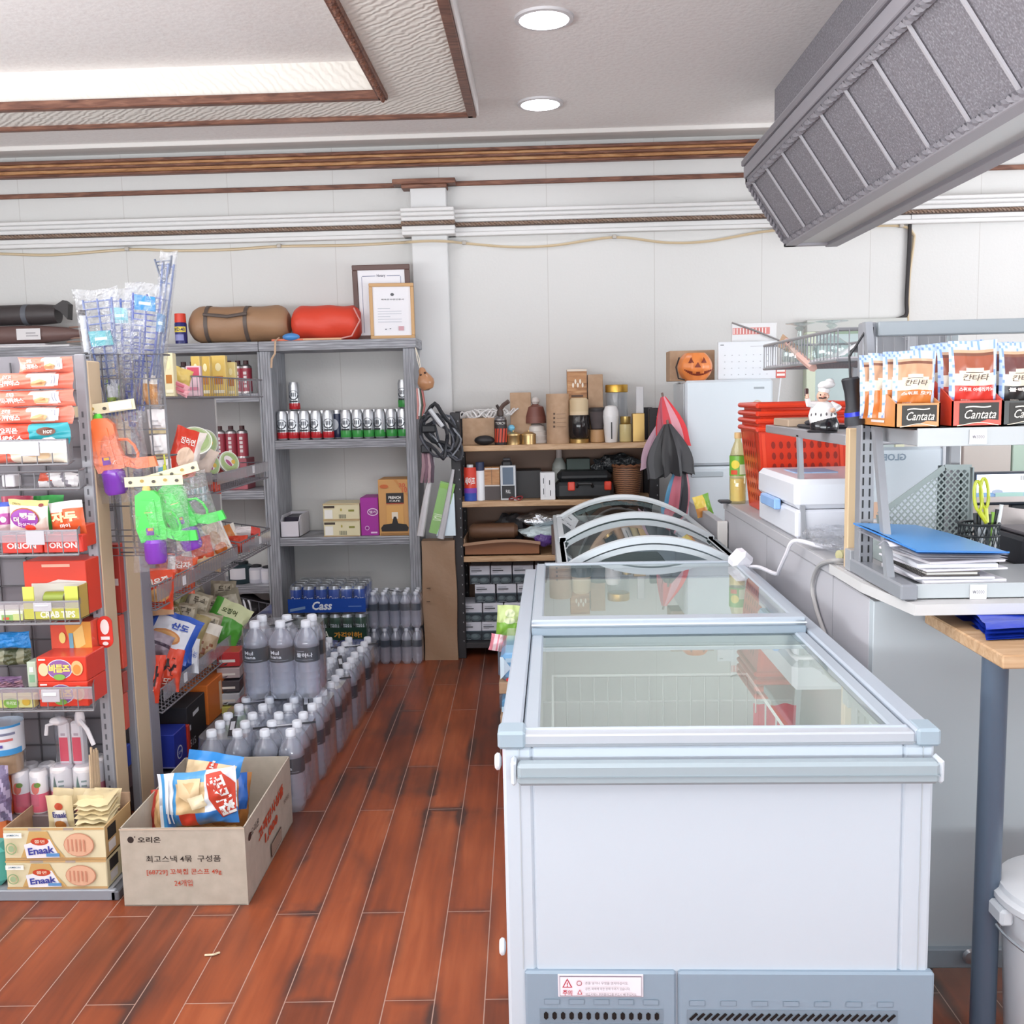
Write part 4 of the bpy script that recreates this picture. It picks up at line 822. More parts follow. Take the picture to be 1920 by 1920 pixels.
# ocarina shaped gourd and ribbons on the grey bookcase
x = P(793, 705, 5.55); t = T('gourd_ornament', 'tan gourd shaped ornament with two dark holes on a string', 'ornament', x)
b = MB(); c = P(797, 712, 5.55); R_ = Matrix.Rotation(-.35, 4, 'Y'); b.lathe([(.001, -.062), (.03, -.055), (.046, -.03), (.048, -.008), (.036, .018), (.022, .04), (.020, .058), (.010, .07), (.001, .072)], c, '#b4835f:g', 24, axis=(-.30, 0, 1)); t.part(b, 'gourd')
b = MB()
for dx, dz in ((-.012, .032), (.012, .044)): b.ell(c+V((dx-.008, -.026, dz-.006)), .007, .005, .006, '#3d2219', 10, 8)
t.part(b, 'hole'); b = MB(); b.tube([P(779, 652, 5.58), P(786, 672, 5.56), c+V((-.024, 0, .068))], .003, '#d8cfc0', 5).tube([P(779, 652, 5.58), P(782, 672, 5.56), c+V((-.028, 0, .066))], .003, '#d8cfc0', 5); t.part(b, 'string')
b = MB()
for k, m_ in enumerate(('#c98a86', '#e3dede', '#3d4a3c', '#b26a66')): b.tube([P(782+3*k, 728, 5.57), P(784+4*k, 760, 5.56), P(783+3*k, 786-6*(k % 2), 5.56)], .007, m_, 5)
b.obj('ribbon_bundle', 'pink and white ribbons hanging below the gourd ornament', 'ribbons')
# umbrellas hanging on the right post
def umbrella(name, label, top, bot, r, cols, seed, n=9):
    top, bot = V(top), V(bot); ax_ = (bot-top); L = ax_.length; b = MB(); rnd = random.Random(seed); e = [rnd.uniform(.7, 1.2) for _ in range(n)]
    Q = V((0, 0, -1)).rotation_difference(ax_).to_matrix()
    def fn(i, j):
        a = 2*PI*i; k = int(i*n) % n; w_ = r*(.18+.82*math.sin(min(1, j*1.15)*PI*.62))*(1+.28*math.cos(n*a)*j)*e[k]
        return top+Q @ V((w_*math.cos(a), w_*.45*math.sin(a), -L*j*(1+.05*math.cos(n*a))))
    b.grid(fn, n*6, 12, cols[0], pat=lambda i, j: cols[int(i*n) % len(cols)], smooth=True)
    b.tube([top-ax_*.08, top+ax_*.02], .006, '#6a5650', 6); return b.obj(name, label, 'umbrella', 'umbrellas hanging by the rack')
umbrella('hanging_umbrella', 'red and pink folded umbrella hanging highest on the right rack post', P(1243, 744, 5.22), P(1264, 838, 5.17), .062, ['#d6313a', '#a84d5e', '#c73b46', '#d394a0'], 2)
umbrella('hanging_umbrella', 'black folded umbrella with a spreading hem on the right rack post', P(1252, 795, 5.14), P(1262, 890, 5.12), .115, ['#2d2d30', '#3a3a3e', '#252528'], 3)
umbrella('hanging_umbrella', 'pink and blue patterned umbrella hanging lowest by the refrigerator', P(1278, 858, 5.17), P(1264, 965, 5.17), .06, ['#c9828e', '#5f9fc4', '#b86474', '#303038'], 4)
umbrella('hanging_umbrella', 'lilac folded umbrella hanging behind the black one', P(1240, 790, 5.3), P(1232, 880, 5.3), .07, ['#c9a9b6', '#d8c4ce', '#b796a6'], 5)
# ================================================================== stack on the floor left of the freezers
def sk(s): s.rect(.55, 0, 1, 1, '#5f7fc0')
sx0, sx1 = -.185, .035
carton('pink_carton', 'pink carton on the floor at the bottom of the stack by the freezer', 'carton', sx0+.005, sx1, 0, .205, 3.72, .36, '#d94f7c:g', sk)
def film_pack(name, label, zb, zt, y, tray, prt, seed):
    tt = T(name, label, 'pack', (sx0, y, zb)); tt.part(MB().box(sx0, y, zb, sx1, y+.33, zb+.045, K, .002), 'cardboard_tray')
    b = MB(); b.box(sx0+.006, y+.006, zb+.046, sx1-.006, y+.32, zt-.03, '#6fb0dc:g', .02); s = Fr(b, (sx0+.006, y+.006, zb+.046), (sx1-sx0-.012, 0, 0), (0, 0, zt-zb-.076)); prt(s)
    tt.part(b, 'packets'); tt.part(MB().box(sx0-.003, y-.003, zb+.04, sx1+.003, y+.335, zt, 'film', .03), 'film_wrap')
film_pack('noodle_pack', 'film wrapped pale blue pack in the middle of the stack by the freezer', .206, .352, 3.74, K, lambda s: s.rect(0, .2, 1, .5, '#b9dcf0').rect(.4, .55, .6, .9, '#dfeaf2'), 1)
film_pack('noodle_pack', 'film wrapped blue and red pack on top of the stack by the freezer', .353, .54, 3.70, K, lambda s: s.ell(.35, .55, .16, .1, '#cf4a55').ell(.3, .08, .2, .12, '#d8392f').rect(.1, .7, .9, .85, '#bfe0f2').poly([(.0, .1), (.2, .5), (.05, .9), (0, .9)], '#d4e8f4'), 2)
bag('pouch', 'light green printed pouch standing behind the stack by the freezer', 'pouch', P(952, 1172, 4.1), axes(.1, .1, .1), .10, .17, .05, '#8ec44a:gb', pat=lambda a, c: '#d3e69a:g' if c > .55 else None, prints=lambda s: s.ell(.55, .8, .22, .1, '#e9f3c4').ell(.55, .62, .25, .08, '#e9f3c4'), seed=4)
carton('green_box', 'pale box under the light green pouch behind the stack', 'box', -.17, .0, 0, P(952, 1200, 4.05).z, 4.03, .16, '#8a9a9a')
bag('pouch', 'pink and white crinkled pouch leaning behind the stack by the freezer', 'pouch', P(945, 1207, 3.98), axes(0, .4, .2), .12, .07, .04, '#e08a98:gb', pat=lambda a, c: '#f0d8dc:g' if int(a*9) % 2 else None, seed=7)
# ================================================================== grey bookcases on the back wall
kY, kD = 5.60, .32
def kz_(px, py): return P(px, py, kY).z
ktop = kz_(640, 637)
def bookcase(label, x0, x1, shelves, name='bookcase', wr=.062):
    t = T(name, label, 'bookcase', ((x0+x1)/2, kY, 0))
    w = .062
    b = MB(); ov = .015 if wr > .03 else -.001; b.box(x0, kY-.012, ktop-.055, x1+ov, kY+kD, ktop, 'greywood', .003)
    for k in range(3): b.box(x0, kY-.0125, ktop-.046+.015*k, x1+ov+.0005, kY-.01, ktop-.043+.015*k, '#71727a', 0)
    t.part(b, 'top_board')
    for xa, w_ in ((x0, w), (x1-wr, wr)):
        b = MB(); b.box(xa, kY, 0, xa+w_, kY+kD, ktop-.055, 'greywoodv', .003)
        for k in range(3 if w_ > .03 else 0): b.box(xa+.015+.015*k, kY-.0008, 0, xa+.018+.015*k, kY, ktop-.055, '#7b7c84', 0)
        t.part(b, 'side_panel')
    for z in shelves:
        b = MB(); b.box(x0+w, kY+.004, z-.05, x1-wr, kY+kD, z, 'greywood', .003)
        for k in range(3): b.box(x0+w, kY+.003, z-.040+.014*k, x1-wr, kY+.004, z-.037+.014*k, '#6f7078', 0)
        t.part(b, 'shelf')
    t.part(MB().box(x0+w, kY+.02, 0, x1-w, kY+kD, .05, 'greywood', .002), 'plinth')
    return t
kx0, kx1 = P(488, 700, kY).x, P(777, 700, kY).x
ksR = [kz_(640, 824), kz_(640, 1007)]; ksL = [kz_(440, 738), kz_(440, 921), kz_(460, 1098)]
bookcase('grey wood grain bookcase holding beer cans, open shelves', kx0, kx1, ksR)
bookcase('grey wood grain bookcase half hidden behind the snack gondola', -3.35, kx0-.002, ksL, wr=.012)
# beer cans
def beer(mc, dark=False):
    b = MB(); r, h = .0325, .166; A = '#c9ccd0:m'
    b.lathe([(r*.78, 0), (r, .010), (r, .035), (r, h-.02), (r*.82, h-.004), (r*.80, h), (r*.74, h-.004), (.001, h-.004)], (0, 0, 0), A, 20, ms=[A, mc, A if not dark else mc, A, A, A, '#aeb1b6:m'], cap=False)
    s = Cy(b, (0, 0, 0), r, h, -1.3, 1.3)
    if dark: s.ell(.5, .5, .3, .2, '#c0c4cc')
    else:
        s.rect(0, .21, 1, .27 if mc[1] == 'b' else .3, mc, 8)
        s.ring(.5, .55, .34, .17, .22, '#3c4148', 20, PI, 2*PI); s.ring(.5, .55, .34, .17, .1, '#6b7078', 20, .2, PI-.2)
        for dx in (-.12, 0, .12): s.rect(.5+dx-.03, .5, .5+dx+.03, .64, '#59606a', 2)
        s.rect(.25, .30, .75, .36, '#2f3338', 6)
    return b
cans = {}
def can(kind, px, y, zb, label, group, hide=False):
    mc = {'r': '#b8232c:g', 'g': '#3f9a4a:g', 'n': '#27314f:g'}[kind]
    x = P(px, 800, y).x
    if kind not in cans:
        o = beer(mc, kind == 'n').obj('beer_can', label, 'can', group, org=(0, 0, 0)); cans[kind] = o
    else:
        o = cans[kind].copy(); COL.objects.link(o); o['label'] = label; o['group'] = group
    o.location = (x, y+.033, zb); o.rotation_euler = (0, 0, random.uniform(-.5, .5) if px not in (527, 569, 647) else 0)
zz = ksR[0]+.0005; gr = 'beer cans on the bookcase shelf'
od = ['first', 'second', 'third', 'fourth', 'fifth', 'sixth']
for i, px in enumerate((527, 548, 569, 591, 613.5)): can('r', px, 5.635, zz, 'silver beer can with red base, %s from the left in front row' % od[i], gr)
can('n', 631, 5.68, zz, 'navy beer can set back between red and green based cans', gr)
for i, px in enumerate((647, 668.5, 690, 711, 733, 754.5)): can('g', px, 5.635, zz, 'silver beer can with green base, %s from the left in front row' % od[i], gr)
for i, px in enumerate((537, 559, 581, 603)): can('r', px, 5.72, zz, 'silver beer can with red base behind the front row', gr)
for i, px in enumerate((658, 679, 700, 722, 744)): can('g', px, 5.72, zz, 'silver beer can with green base behind the front row', gr)
can('r', 552, 5.70, zz+.1665, 'single red based beer can standing on top of the other cans', gr)
can('g', 757, 5.70, zz+.1665, 'single green based beer can on top beside the bookcase post', gr)
# boxes on the second shelf
z = ksR[1]+.0005
tt = T('display_tray', 'white open display tray of dark packets on the lower bookcase shelf', 'tray', P(545, 1007, 5.63))
x0, x1, z0, z1 = pxbox(526, 561, 978, 1007, 5.62, z); h = z1-z0
b = MB(); W_ = '#dcd9e0'; d_ = .25; hb = h*1.35
b.box(x0, 5.62, z, x1, 5.87, z+.004, W_, 0).box(x0, 5.62, z, x1, 5.624, z+h, W_, 0).box(x0, 5.866, z, x1, 5.87, z+hb, W_, 0)
for xx in (x0, x1-.003): b.prism([(xx, 5.62, z), (xx, 5.87, z), (xx, 5.87, z+hb), (xx, 5.66, z+hb), (xx, 5.62, z+h)], (.003, 0, 0), W_)
tt.part(b, 'tray')
for k in range(4): tt.part(MB().box(x0+.012, 5.67+.05*k, z+.005, x1-.012, 5.705+.05*k, z+h+.02, '#33303c:g', .003), 'packet')
def cream(s): s.rect(.02, .72, .32, .86, '#4b3f35').rect(.04, .08, .26, .62, '#efede6').ell(.5, .62, .025, .09, '#b7a84e', 10).rect(.7, .5, .86, .62, '#8b8a3c'); [s.rect(.44+.03*k, .1, .455+.03*k, .34, '#6f7468') for k in range(7)]; s.rect(0, 0, 1, .05, '#b99a6d').rect(0, .95, 1, 1, '#c3a87c')
x0, x1, z0, z1 = pxbox(607, 675, 975, 1007, 5.63, z); hh = z1-z
for i in (0, 1): carton('cream_carton', ['cream carton with barcode at the bottom of the bookcase pair', 'cream carton with barcode on top of the bookcase pair'][i], 'carton', x0, x1, z+i*(hh+.001), z+hh+i*(hh+.001), 5.63, .2, '#e3d9b4', cream, 'cream cartons on the bookcase')
def purple(s): s.ell(.68, .62, .3, .1, '#efd9ee').ell(.68, .62, .26, .075, '#8d1f86').text('젤리', .68, .62, .08, '#efd9ee', w=.4).ell(.35, .2, .12, .06, '#ddb0dc').ell(.35, .2, .09, .04, '#8d1f86').rect(.55, .06, .9, .1, '#e7c5e5')
x0, x1, z0, z1 = pxbox(676, 710, 933, 1003, 5.64, z); carton('purple_carton', 'bright purple carton between the cream cartons and the coffee box', 'carton', x0, x1, z, z1, 5.64, .2, '#a52c9c', purple)
def french(s):
    s.rect(.25, .58, .82, .76, '#201d1e').text('FRENCH', .53, .68, .05, '#f0ece6', w=.4, bold=.03).text('CAFE', .53, .62, .03, '#f0ece6', w=.35).rect(.25, .565, .82, .585, '#a23a24')
    s.rect(.25, .12, .8, .54, '#d9a35c').rect(.42, .3, .62, .42, '#e9dcc8').poly([(.08, .08), (.92, .08), (.95, .14), (.88, .2), (.62, .22), (.56, .34), (.48, .34), (.42, .22), (.14, .2), (.06, .14)], '#1d1718')
    s.poly([(.6, 1), (1, .72), (1, .66), (.5, 1)], '#c98a4a').text('10', .86, .82, .1, '#cf5a3c', w=.16).text('20', .78, .9, .07, '#cf5a3c', w=.2).ell(.2, .88, .14, .035, '#c2622f').rect(.04, .02, .96, .05, '#a1733f')
x0, x1, z0, z1 = pxbox(710, 768, 899, 1003, 5.62, z); carton('coffee_carton', 'tall tan coffee mix carton with a black hand hole', 'carton', x0, x1, z, z1, 5.62, .22, '#cf9a5c', french)
# packs of cans and water standing in the bottom bay
def pack(name, label, x0, y0, z0, nx, ny, sp, item, wrapz, top, front=None, group=None, strap=None, item_name='can', lid=None, label_mesh=None):
    """shrink wrapped pack: item meshes share data"""
    t = T(name, label, 'pack', (x0+nx*sp/2, y0, z0), group)
    for j in range(ny):
        for i in range(nx):
            o = bpy.data.objects.new(item_name, item); COL.objects.link(o); o.parent = t.o; o.location = (x0+sp*(i+.5)-t.loc.x, sp*(j+.5), 0)
            for nm, me in ((('cap', lid),) if lid else ())+((('paper_label', label_mesh),) if label_mesh else ()):
                c = bpy.data.objects.new(nm, me); COL.objects.link(c); c.parent = o
    b = MB(); r = sp*.5; X0, X1, Y0, Y1 = x0-.002, x0+nx*sp+.002, y0-.002, y0+ny*sp+.002
    out = []
    for cx, cy, a in ((X1-r, Y0+r, -PI/2), (X1-r, Y1-r, 0), (X0+r, Y1-r, PI/2), (X0+r, Y0+r, PI)):
        out += [(cx+r*math.cos(a+PI/2*k/4), cy+r*math.sin(a+PI/2*k/4)) for k in range(5)]
    n = len(out); lv = [(z0+.006, 1, 0), (z0+wrapz, 1, 0), (z0+top, .86, 0)]; vs = []; mx, my = (X0+X1)/2, (Y0+Y1)/2
    for z, k, _ in lv: vs += [V((mx+(p[0]-mx)*(1-(1-k)*.25), my+(p[1]-my)*(1-(1-k)*.25), z)) for p in out]
    fs = [(i+n*l, (i+1) % n+n*l, (i+1) % n+n*(l+1), i+n*(l+1)) for l in range(2) for i in range(n)]+[tuple(range(2*n, 3*n))]
    b.add(vs, fs, 'film', True); t.part(b, 'shrink_wrap')
    if front: b = MB(); front(b, X0, X1, Y0, z0); t.part(b, 'printed_band')
    if strap:
        b = MB(); zz_ = z0+top+.003; b.add([V((mx-.012, Y0+.03, zz_)), V((mx+.012, Y0+.03, zz_)), V((mx+.012, Y1-.03, zz_)), V((mx-.012, Y1-.03, zz_))], [(0, 1, 2, 3)], '#23252b'); b.add([V((mx-.008, my-.05, zz_+.001)), V((mx+.008, my-.05, zz_+.001)), V((mx+.008, my+.05, zz_+.001)), V((mx-.008, my+.05, zz_+.001))], [(0, 1, 2, 3)], '#c7cad2')
        b.about((mx, my, zz_), rz(strap)); t.part(b, 'carry_strap')
    return t
def canmesh(col, txt):
    b = MB(); r, h = .032, .160; A = '#bfc3c8:m'
    b.lathe([(r*.8, 0), (r, .01), (r, h-.022), (r*.82, h-.004), (r*.74, h-.004), (.001, h-.006)], (0, 0, 0), col, 16, ms=[A, col, A, A, '#b4b8bd:m'], cap=False)
    s = Cy(b, (0, 0, 0), r, h, -1.1, 1.1); s.text(txt, .5, .55, .17, '#e6ebf2', w=.8, shear=.2 if txt == 'Cass' else 0); return b.mesh('can', (0, 0, 0))
pX0, pX1 = P(541, 1120, 5.32).x, P(684, 1120, 5.32).x; sp = (pX1-pX0)/6
cassm, term = canmesh('#1f4fae:g', 'Cass'), canmesh('#1f4a35:g', 'TERRA')
def cassf(b, X0, X1, Y0, z0):
    b.box(X0-.002, Y0-.004, z0+.012, X1+.002, Y0-.002, z0+.09, '#1d4aa6:g', 0); s = Fr(b, (X0, Y0-.004, z0+.012), (X1-X0, 0, 0), (0, 0, .078)); s.text('Cass', .44, .5, .62, '#eaf0f6', w=.26, shear=.25, bold=.03).poly([(.02, .08), (.22, .28), (.22, .48), (.02, .28)], '#7c9bc4').rect(.78, .4, .95, .46, '#6f93cf')
def terf(b, X0, X1, Y0, z0):
    b.box(X0-.002, Y0-.004, z0+.012, X1+.002, Y0-.002, z0+.085, '#274237:g', 0); s = Fr(b, (X0, Y0-.004, z0+.012), (X1-X0, 0, 0), (0, 0, .073)); s.text('TERRA', .38, .5, .5, '#dfe6dd', w=.26, bold=.02).text('가격인하!', .76, .42, .46, '#d99a3c', w=.36, bold=.03)
h3 = (P(612, 1152, 5.32).z)/2
pack('beer_can_pack', 'green beer can pack on the floor beneath the other two packs', pX0, 5.32, .001, 6, 4, sp, term, .14, h3-.003, terf)
pack('beer_can_pack', 'green beer can pack with orange lettering under the blue pack', pX0, 5.32, h3, 6, 4, sp, term, .14, .162, terf)
pack('beer_can_pack', 'blue beer can pack on top of the green packs', pX0, 5.32, 2*h3, 6, 4, sp, cassm, .14, .162, cassf)
def bottlemesh(r, h, rings=3, n=20):
    b = MB(); pr = [(r*.75, 0), (r*.96, .02*h/.3)]
    for k in range(rings): z = h*(.10+.36*k/rings); pr += [(r, z), (r*.955, z+h*.04), (r, z+h*.07)]
    pr += [(r*.965, h*.48), (r*.965, h*.68), (r, h*.69), (r*.97, h*.74), (r*.72, h*.84), (r*.36, h*.91), (r*.30, h*.935)]
    b.lathe(pr, (0, 0, 0), 'bottle', n, cap=False); return b.mesh('bottle', (0, 0, 0))
def capmesh(r, h): b = MB(); b.lathe([(r*.34, h*.915), (r*.40, h*.92), (r*.40, h*.985), (r*.34, h)], (0, 0, 0), '#dfe3ec', 14); return b.mesh('cap', (0, 0, 0))
def labelmesh(r, h, txt, col='#343a44'):
    b = MB(); b.lathe([(r*.98, h*.485), (r*.98, h*.675)], (0, 0, 0), col, 24, cap=False)
    if txt:
        s = Cy(b, (0, 0, h*.485), r*.997, h*.19, -1.1, 1.1)
        if txt == 'Mul': s.text('Mul', .36, .68, .26, '#e4e8ee', w=.34, bold=.02).text('hana', .40, .40, .22, '#e4e8ee', w=.42, bold=.02).rect(.15, .14, .85, .17, '#8d949f', 6)
        else: s.text(txt, .5, .5, .3, '#e4e8ee', w=.6, bold=.03).rect(.15, .16, .8, .19, '#8d949f', 6).rect(.2, .75, .5, .79, '#8d949f', 4)
    return b.mesh('paper_label', (0, 0, 0))
mX0, mX1 = P(690, 1200, 5.42).x, P(791, 1200, 5.42).x; sp = (mX1-mX0)/5; sh = P(740, 1178, 5.42).z
sb, sc_, sl_ = bottlemesh(sp*.49, sh-.008, 2, 14), capmesh(sp*.49, sh-.008), labelmesh(sp*.49, sh-.008, '', '#3a4654')
for i in (0, 1): pack('small_water_pack', ['pack of small water bottles on the floor by the brown package', 'pack of small water bottles stacked on another by the brown package'][i], mX0, 5.42, .001+i*sh, 5, 3, sp, sb, sh*.74, sh*.93, item_name='bottle', lid=sc_, label_mesh=sl_, strap=.9 if i else None, group='small water packs')
# --- contents of the left bookcase
def butane():
    b = MB(); r, h = .033, .19; b.lathe([(r, 0), (r, .012), (r*.98, .014), (r*.98, .145), (r*.9, .158), (r*.45, .168), (r*.45, .19)], (0, 0, 0), '#b24a58:g', 18, ms=['#c9c3c3:m', '#b24a58:g', '#a8404f:g', '#b8b3b4:m', '#b8b3b4:m', '#4a2a2c'])
    s = Cy(b, (0, 0, 0), r, h, -1.2, 1.2); [s.rect(.4, .18+.13*k, .62, .27+.13*k, '#ecdfe0') for k in range(4)]; return b.obj('gas_can', 'pink gas canister', 'gas can', org=(0, 0, 0))
g0 = butane(); n = 0
def gas(x, y, zb, lab):
    global n
    o = g0 if n == 0 else g0.copy()
    if n: COL.objects.link(o)
    n += 1; o.location = (x, y, zb); o['label'] = lab; o['group'] = 'pink gas canisters on the bookcase'
za = ksL[1]+.0005; zt_ = P(430, 860, 5.7).z; lb = (zt_-za)
for k, px in enumerate((411, 432, 453)):
    x = P(px, 830, 5.72).x; gas(x, 5.74, zt_+.0005, 'pink gas canister in the upper tier, %s from the left' % od[k])
carton('gas_carton', 'pinkish carton beneath the three pink gas canisters', 'carton', P(402, 880, 5.70).x, P(464, 880, 5.70).x, za, zt_, 5.69, .16, '#b0606a')
for k, px in enumerate((430, 447, 462)):
    x = P(px, 700, 5.72).x; gas(x, 5.72, ksL[0]+.0005, 'pink gas canister on the top shelf of left bookcase, %s from the left' % od[k])
for k, px in enumerate((326, 345, 362)):
    x = P(px, 700, 5.72).x; gas(x, 5.72, ksL[0]+.0005, 'gas canister behind the yellow cartons, %s from the left' % od[k])
z = ksL[2]+.0005
for px, w, pyt, m_, lab, cap in ((447, 45, 1053, '#2f4046:g', 'dark canister with a white label and black cap', '#20262a'), (477, 30, 1060, '#c9c8d2:g', 'grey white canister with a black lid beside the dark one', '#2a2a30'), (500, 30, 1062, '#d9d8e2:g', 'white canister with black lid next to the bookcase divider', '#2a2a30')):
    x = P(px, 1080, 5.66).x; r = w*5.66/3680; h = P(px, pyt, 5.66).z-z; tt = T('canister', lab, 'canister', (x, 5.70, z), 'canisters on the bookcase')
    b = MB(); b.lathe([(r*.95, 0), (r, .01), (r, h*.78), (r*.7, h*.86)], (x, 5.70, z), m_, 20); s = Cy(b, (x, 5.70, z), r, h, -.9, .9); s.rect(.1, .22, .9, .72, '#e0dee4', 8); tt.part(b, 'body'); tt.part(MB().lathe([(r*.72, h*.86), (r*.72, h*.95), (r*.3, h)], (x, 5.70, z), cap, 16), 'lid')
b = MB(); c = P(470, 1148, 5.68); b.ell(c, .17, .11, .10, '#221f22:b', 24, 14)
tt = T('striped_bag', 'black bag with three white stripes in the bottom left bay', 'bag', (c.x, c.y, c.z-.1)); b = MB(); b.ell(c, .17, .11, .10, '#221f22:b', 24, 14, warp=lambda q: q*(1+.1*math.sin(5*q.x+2)+.08*math.sin(7*q.z-3*q.x))); tt.part(b, 'bag_body'); b = MB()
for k in range(3): b.tube([c+V((-.02+.03*k-.05*(1-math.cos(a)), -.108*math.cos(a*.7)-.006, .095*math.sin(a)+.012)) for a in [.1+.13*i for i in range(8)]], .006, '#e5e5ea', 5)
tt.part(b, 'stripe')
# ------------------------------------------------------------------ on top of the bookcases
z = ktop+.0005
def roll(name, label, px0, px1, pyt, pyb, y, m_, straps, seed, tail=None):
    x0, x1 = P(px0, pyb, y).x, P(px1, pyb, y).x; r = (P((px0+px1)/2, pyt, y).z-z)/2
    tt = T(name, label, 'roll', ((x0+x1)/2, y+r, z)); b = MB(); L = x1-x0; rnd = random.Random(seed); p0 = rnd.random()*6
    def fn(a, c):
        th = 2*PI*a; e = min(1, min(c, 1-c)*9)**.45; q = r*(.55+.45*e)*(1+.03*math.sin(3*th+7*c+p0)+.025*math.sin(15*c+2*th)); 
        return V((x0+L*c, y+r+q*math.sin(th), z+r+q*math.cos(th)*.97))
    b.grid(fn, 26, 30, m_); b.poly([fn(a/26, 0) for a in range(26)], m_); b.poly([fn(a/26, 1) for a in range(26)], m_); tt.part(b, 'rolled_body')
    for c, w, sm in straps:
        s = MB(); s.grid(lambda a, k: (lambda p: V((p.x, y+r+(p.y-y-r)*1.03, z+r+(p.z-z-r)*1.03)))(fn(a, c+w*(k-.5))), 26, 2, sm); tt.part(s, 'strap')
    return tt, x0, x1, r
tt, x0, x1, r = roll('sleeping_bag_roll', 'large brown rolled sleeping bag on top of the bookcases', 349, 535, 570, 634, 5.64, '#a07c5e:b', ((.2, .04, '#5e524c'), (.6, .04, '#5e524c')), 1)
b = MB(); b.tube([(x0+.11, 5.64-.01, z+r*1.5), (x0+.25, 5.62, z+r*1.35), (x0+.36, 5.64-.01, z+r*1.5)], .010, '#5e524c', 6); tt.part(b, 'carry_handle')
b = MB(); e = V((x1-.03, 5.62, z+.02)); b.tube([e, e+V((-.01, -.05, -.02)), e+V((-.015, -.05, -.09)), e+V((-.035, -.05, -.12)), e+V((-.04, -.05, -.17))], .006, '#c9a98c', 5); tt.part(b, 'drawcord')
tt, x0, x1, r = roll('sleeping_bag_roll', 'smaller red rolled sleeping bag beside the framed certificates', 543, 673, 569, 628, 5.66, '#d8452f:b', (), 2)
b = MB(); b.tube([(x1-.02, 5.64, z+r*1.7), (x1+.02, 5.60, z+r), (x1-.03, 5.60, z+.02), (x1-.10, 5.60, z+.006)], .005, '#cf8a84', 5); tt.part(b, 'drawcord')
b = MB(); c = P(546, 619, 5.61); b.ell((c.x, 5.60, z+.022), .05, .03, .022, '#4f8fd0:g', 14, 8); b.obj('blue_pouch', 'small light blue pouch in front of the red sleeping bag', 'pouch')
x0, x1 = P(509, 625, 5.6).x, P(640, 625, 5.6).x; b = MB(); b.box(x0, 5.593, z, x1, 5.63, z+.012, '#d8a886', .003).box(x0, 5.592, z+.001, x0+.18, 5.60, z+.010, '#d8694a', 0); b.obj('flat_carton', 'flat orange and tan strip of card at the bookcase front edge', 'card')
x = P(335, 610, 5.60).x; tt = T('lubricant_can', 'blue lubricant spray can with red cap and yellow label', 'spray can', (x, 5.63, z)); r = .034; h = P(335, 587, 5.6).z-z
b = MB(); b.lathe([(r, 0), (r, h*.66), (r*.8, h*.72)], (x, 5.63, z), '#27296b:g', 20); s = Cy(b, (x, 5.63, z), r, h, -1.2, 1.2); s.rect(0, .38, 1, .56, '#e8d04a', 8).text('WD-40', .5, .47, .12, '#23235a', w=.8, bold=.02).rect(.2, .1, .8, .3, '#8d90c4', 6); tt.part(b, 'can'); tt.part(MB().lathe([(r*.95, h*.70), (r*.9, h*.99), (r*.7, h)], (x, 5.63, z), '#d8402c:g', 20), 'cap')
xa, xb = P(-70, 600, 5.66).x, P(98, 600, 5.66).x; zl_, zh_ = P(30, 608, 5.66).z, P(40, 569, 5.66).z
tt = T('camp_bag', 'black rolled camping bag with a flopped end at the far left', 'bag', ((xa+xb)/2, 5.72, zl_)); b = MB(); r = (zh_-zl_)/2
b.lathe([(r*.6, 0), (r*.95, .02), (r, .1), (r*1.02, xb-xa-.1), (r*.9, xb-xa)], (xa, 5.74, zl_+r), '#3f393a:b', 20, axis=(1, 0, 0))
f0 = V((xb-.02, 5.70, zl_+r)); b.prism([f0+V((0, 0, r*.6)), f0+V((.07, 0, r*1.3)), f0+V((.10, 0, .9*r)), f0+V((.09, 0, -r*.6)), f0+V((.05, 0, r*.2))], (0, .06, 0), '#2f2b2c:b'); tt.part(b, 'rolled_body')
xs = P(34, 590, 5.66).x; tt.part(MB().lathe([(r*1.04, 0), (r*1.04, .03)], (xs, 5.74, zl_+r), '#5d6068', 20, axis=(1, 0, 0)), 'strap')
tt = T('parasol_roll', 'brown furled parasol with a white label under the black camping bag', 'parasol', ((xa+xb)/2, 5.66, z+.02)); b = MB(); xe = P(150, 620, 5.64).x; r = (zl_-z-.03)/2
b.lathe([(r*.9, 0), (r, .1), (r, xe-xa-.28), (r*.7, xe-xa-.1), (r*.25, xe-xa)], (xa, 5.70, z+.024+r), '#6d5450:b', 18, axis=(1, 0, 0)); tt.part(b, 'canopy')
xl = P(52, 620, 5.64).x; b = MB(); s = Fr(b, (xl-.07, 5.70-r*1.03, z+.024+r*.4), (.14, 0, 0), (0, 0, r*1.2)); s.rect(0, 0, 1, 1, '#dcd9da').rect(.4, .3, .9, .4, '#a5a2a6').rect(.4, .55, .8, .65, '#a5a2a6'); tt.part(b, 'paper_label')
b = MB()
for k in range(5): b.tube([(xe-.10, 5.68+.01*k, z+.03+r*.4*k), (xe-.02, 5.67+.012*k, z+.03+r*.42*k), (xe+.03, 5.67+.012*k, z+.035+r*.44*k)], .005, '#9a7d70', 5)
tt.part(b, 'rib_tips')
b = MB(); b.box(xa, 5.60, z, xe-.05, 5.86, z+.012, '#dddbdd', .003).box(xa+.1, 5.62, z+.0125, xe-.2, 5.85, z+.022, '#cfcdd2', .003); b.obj('white_board', 'thin white board lying under the furled parasol', 'board')
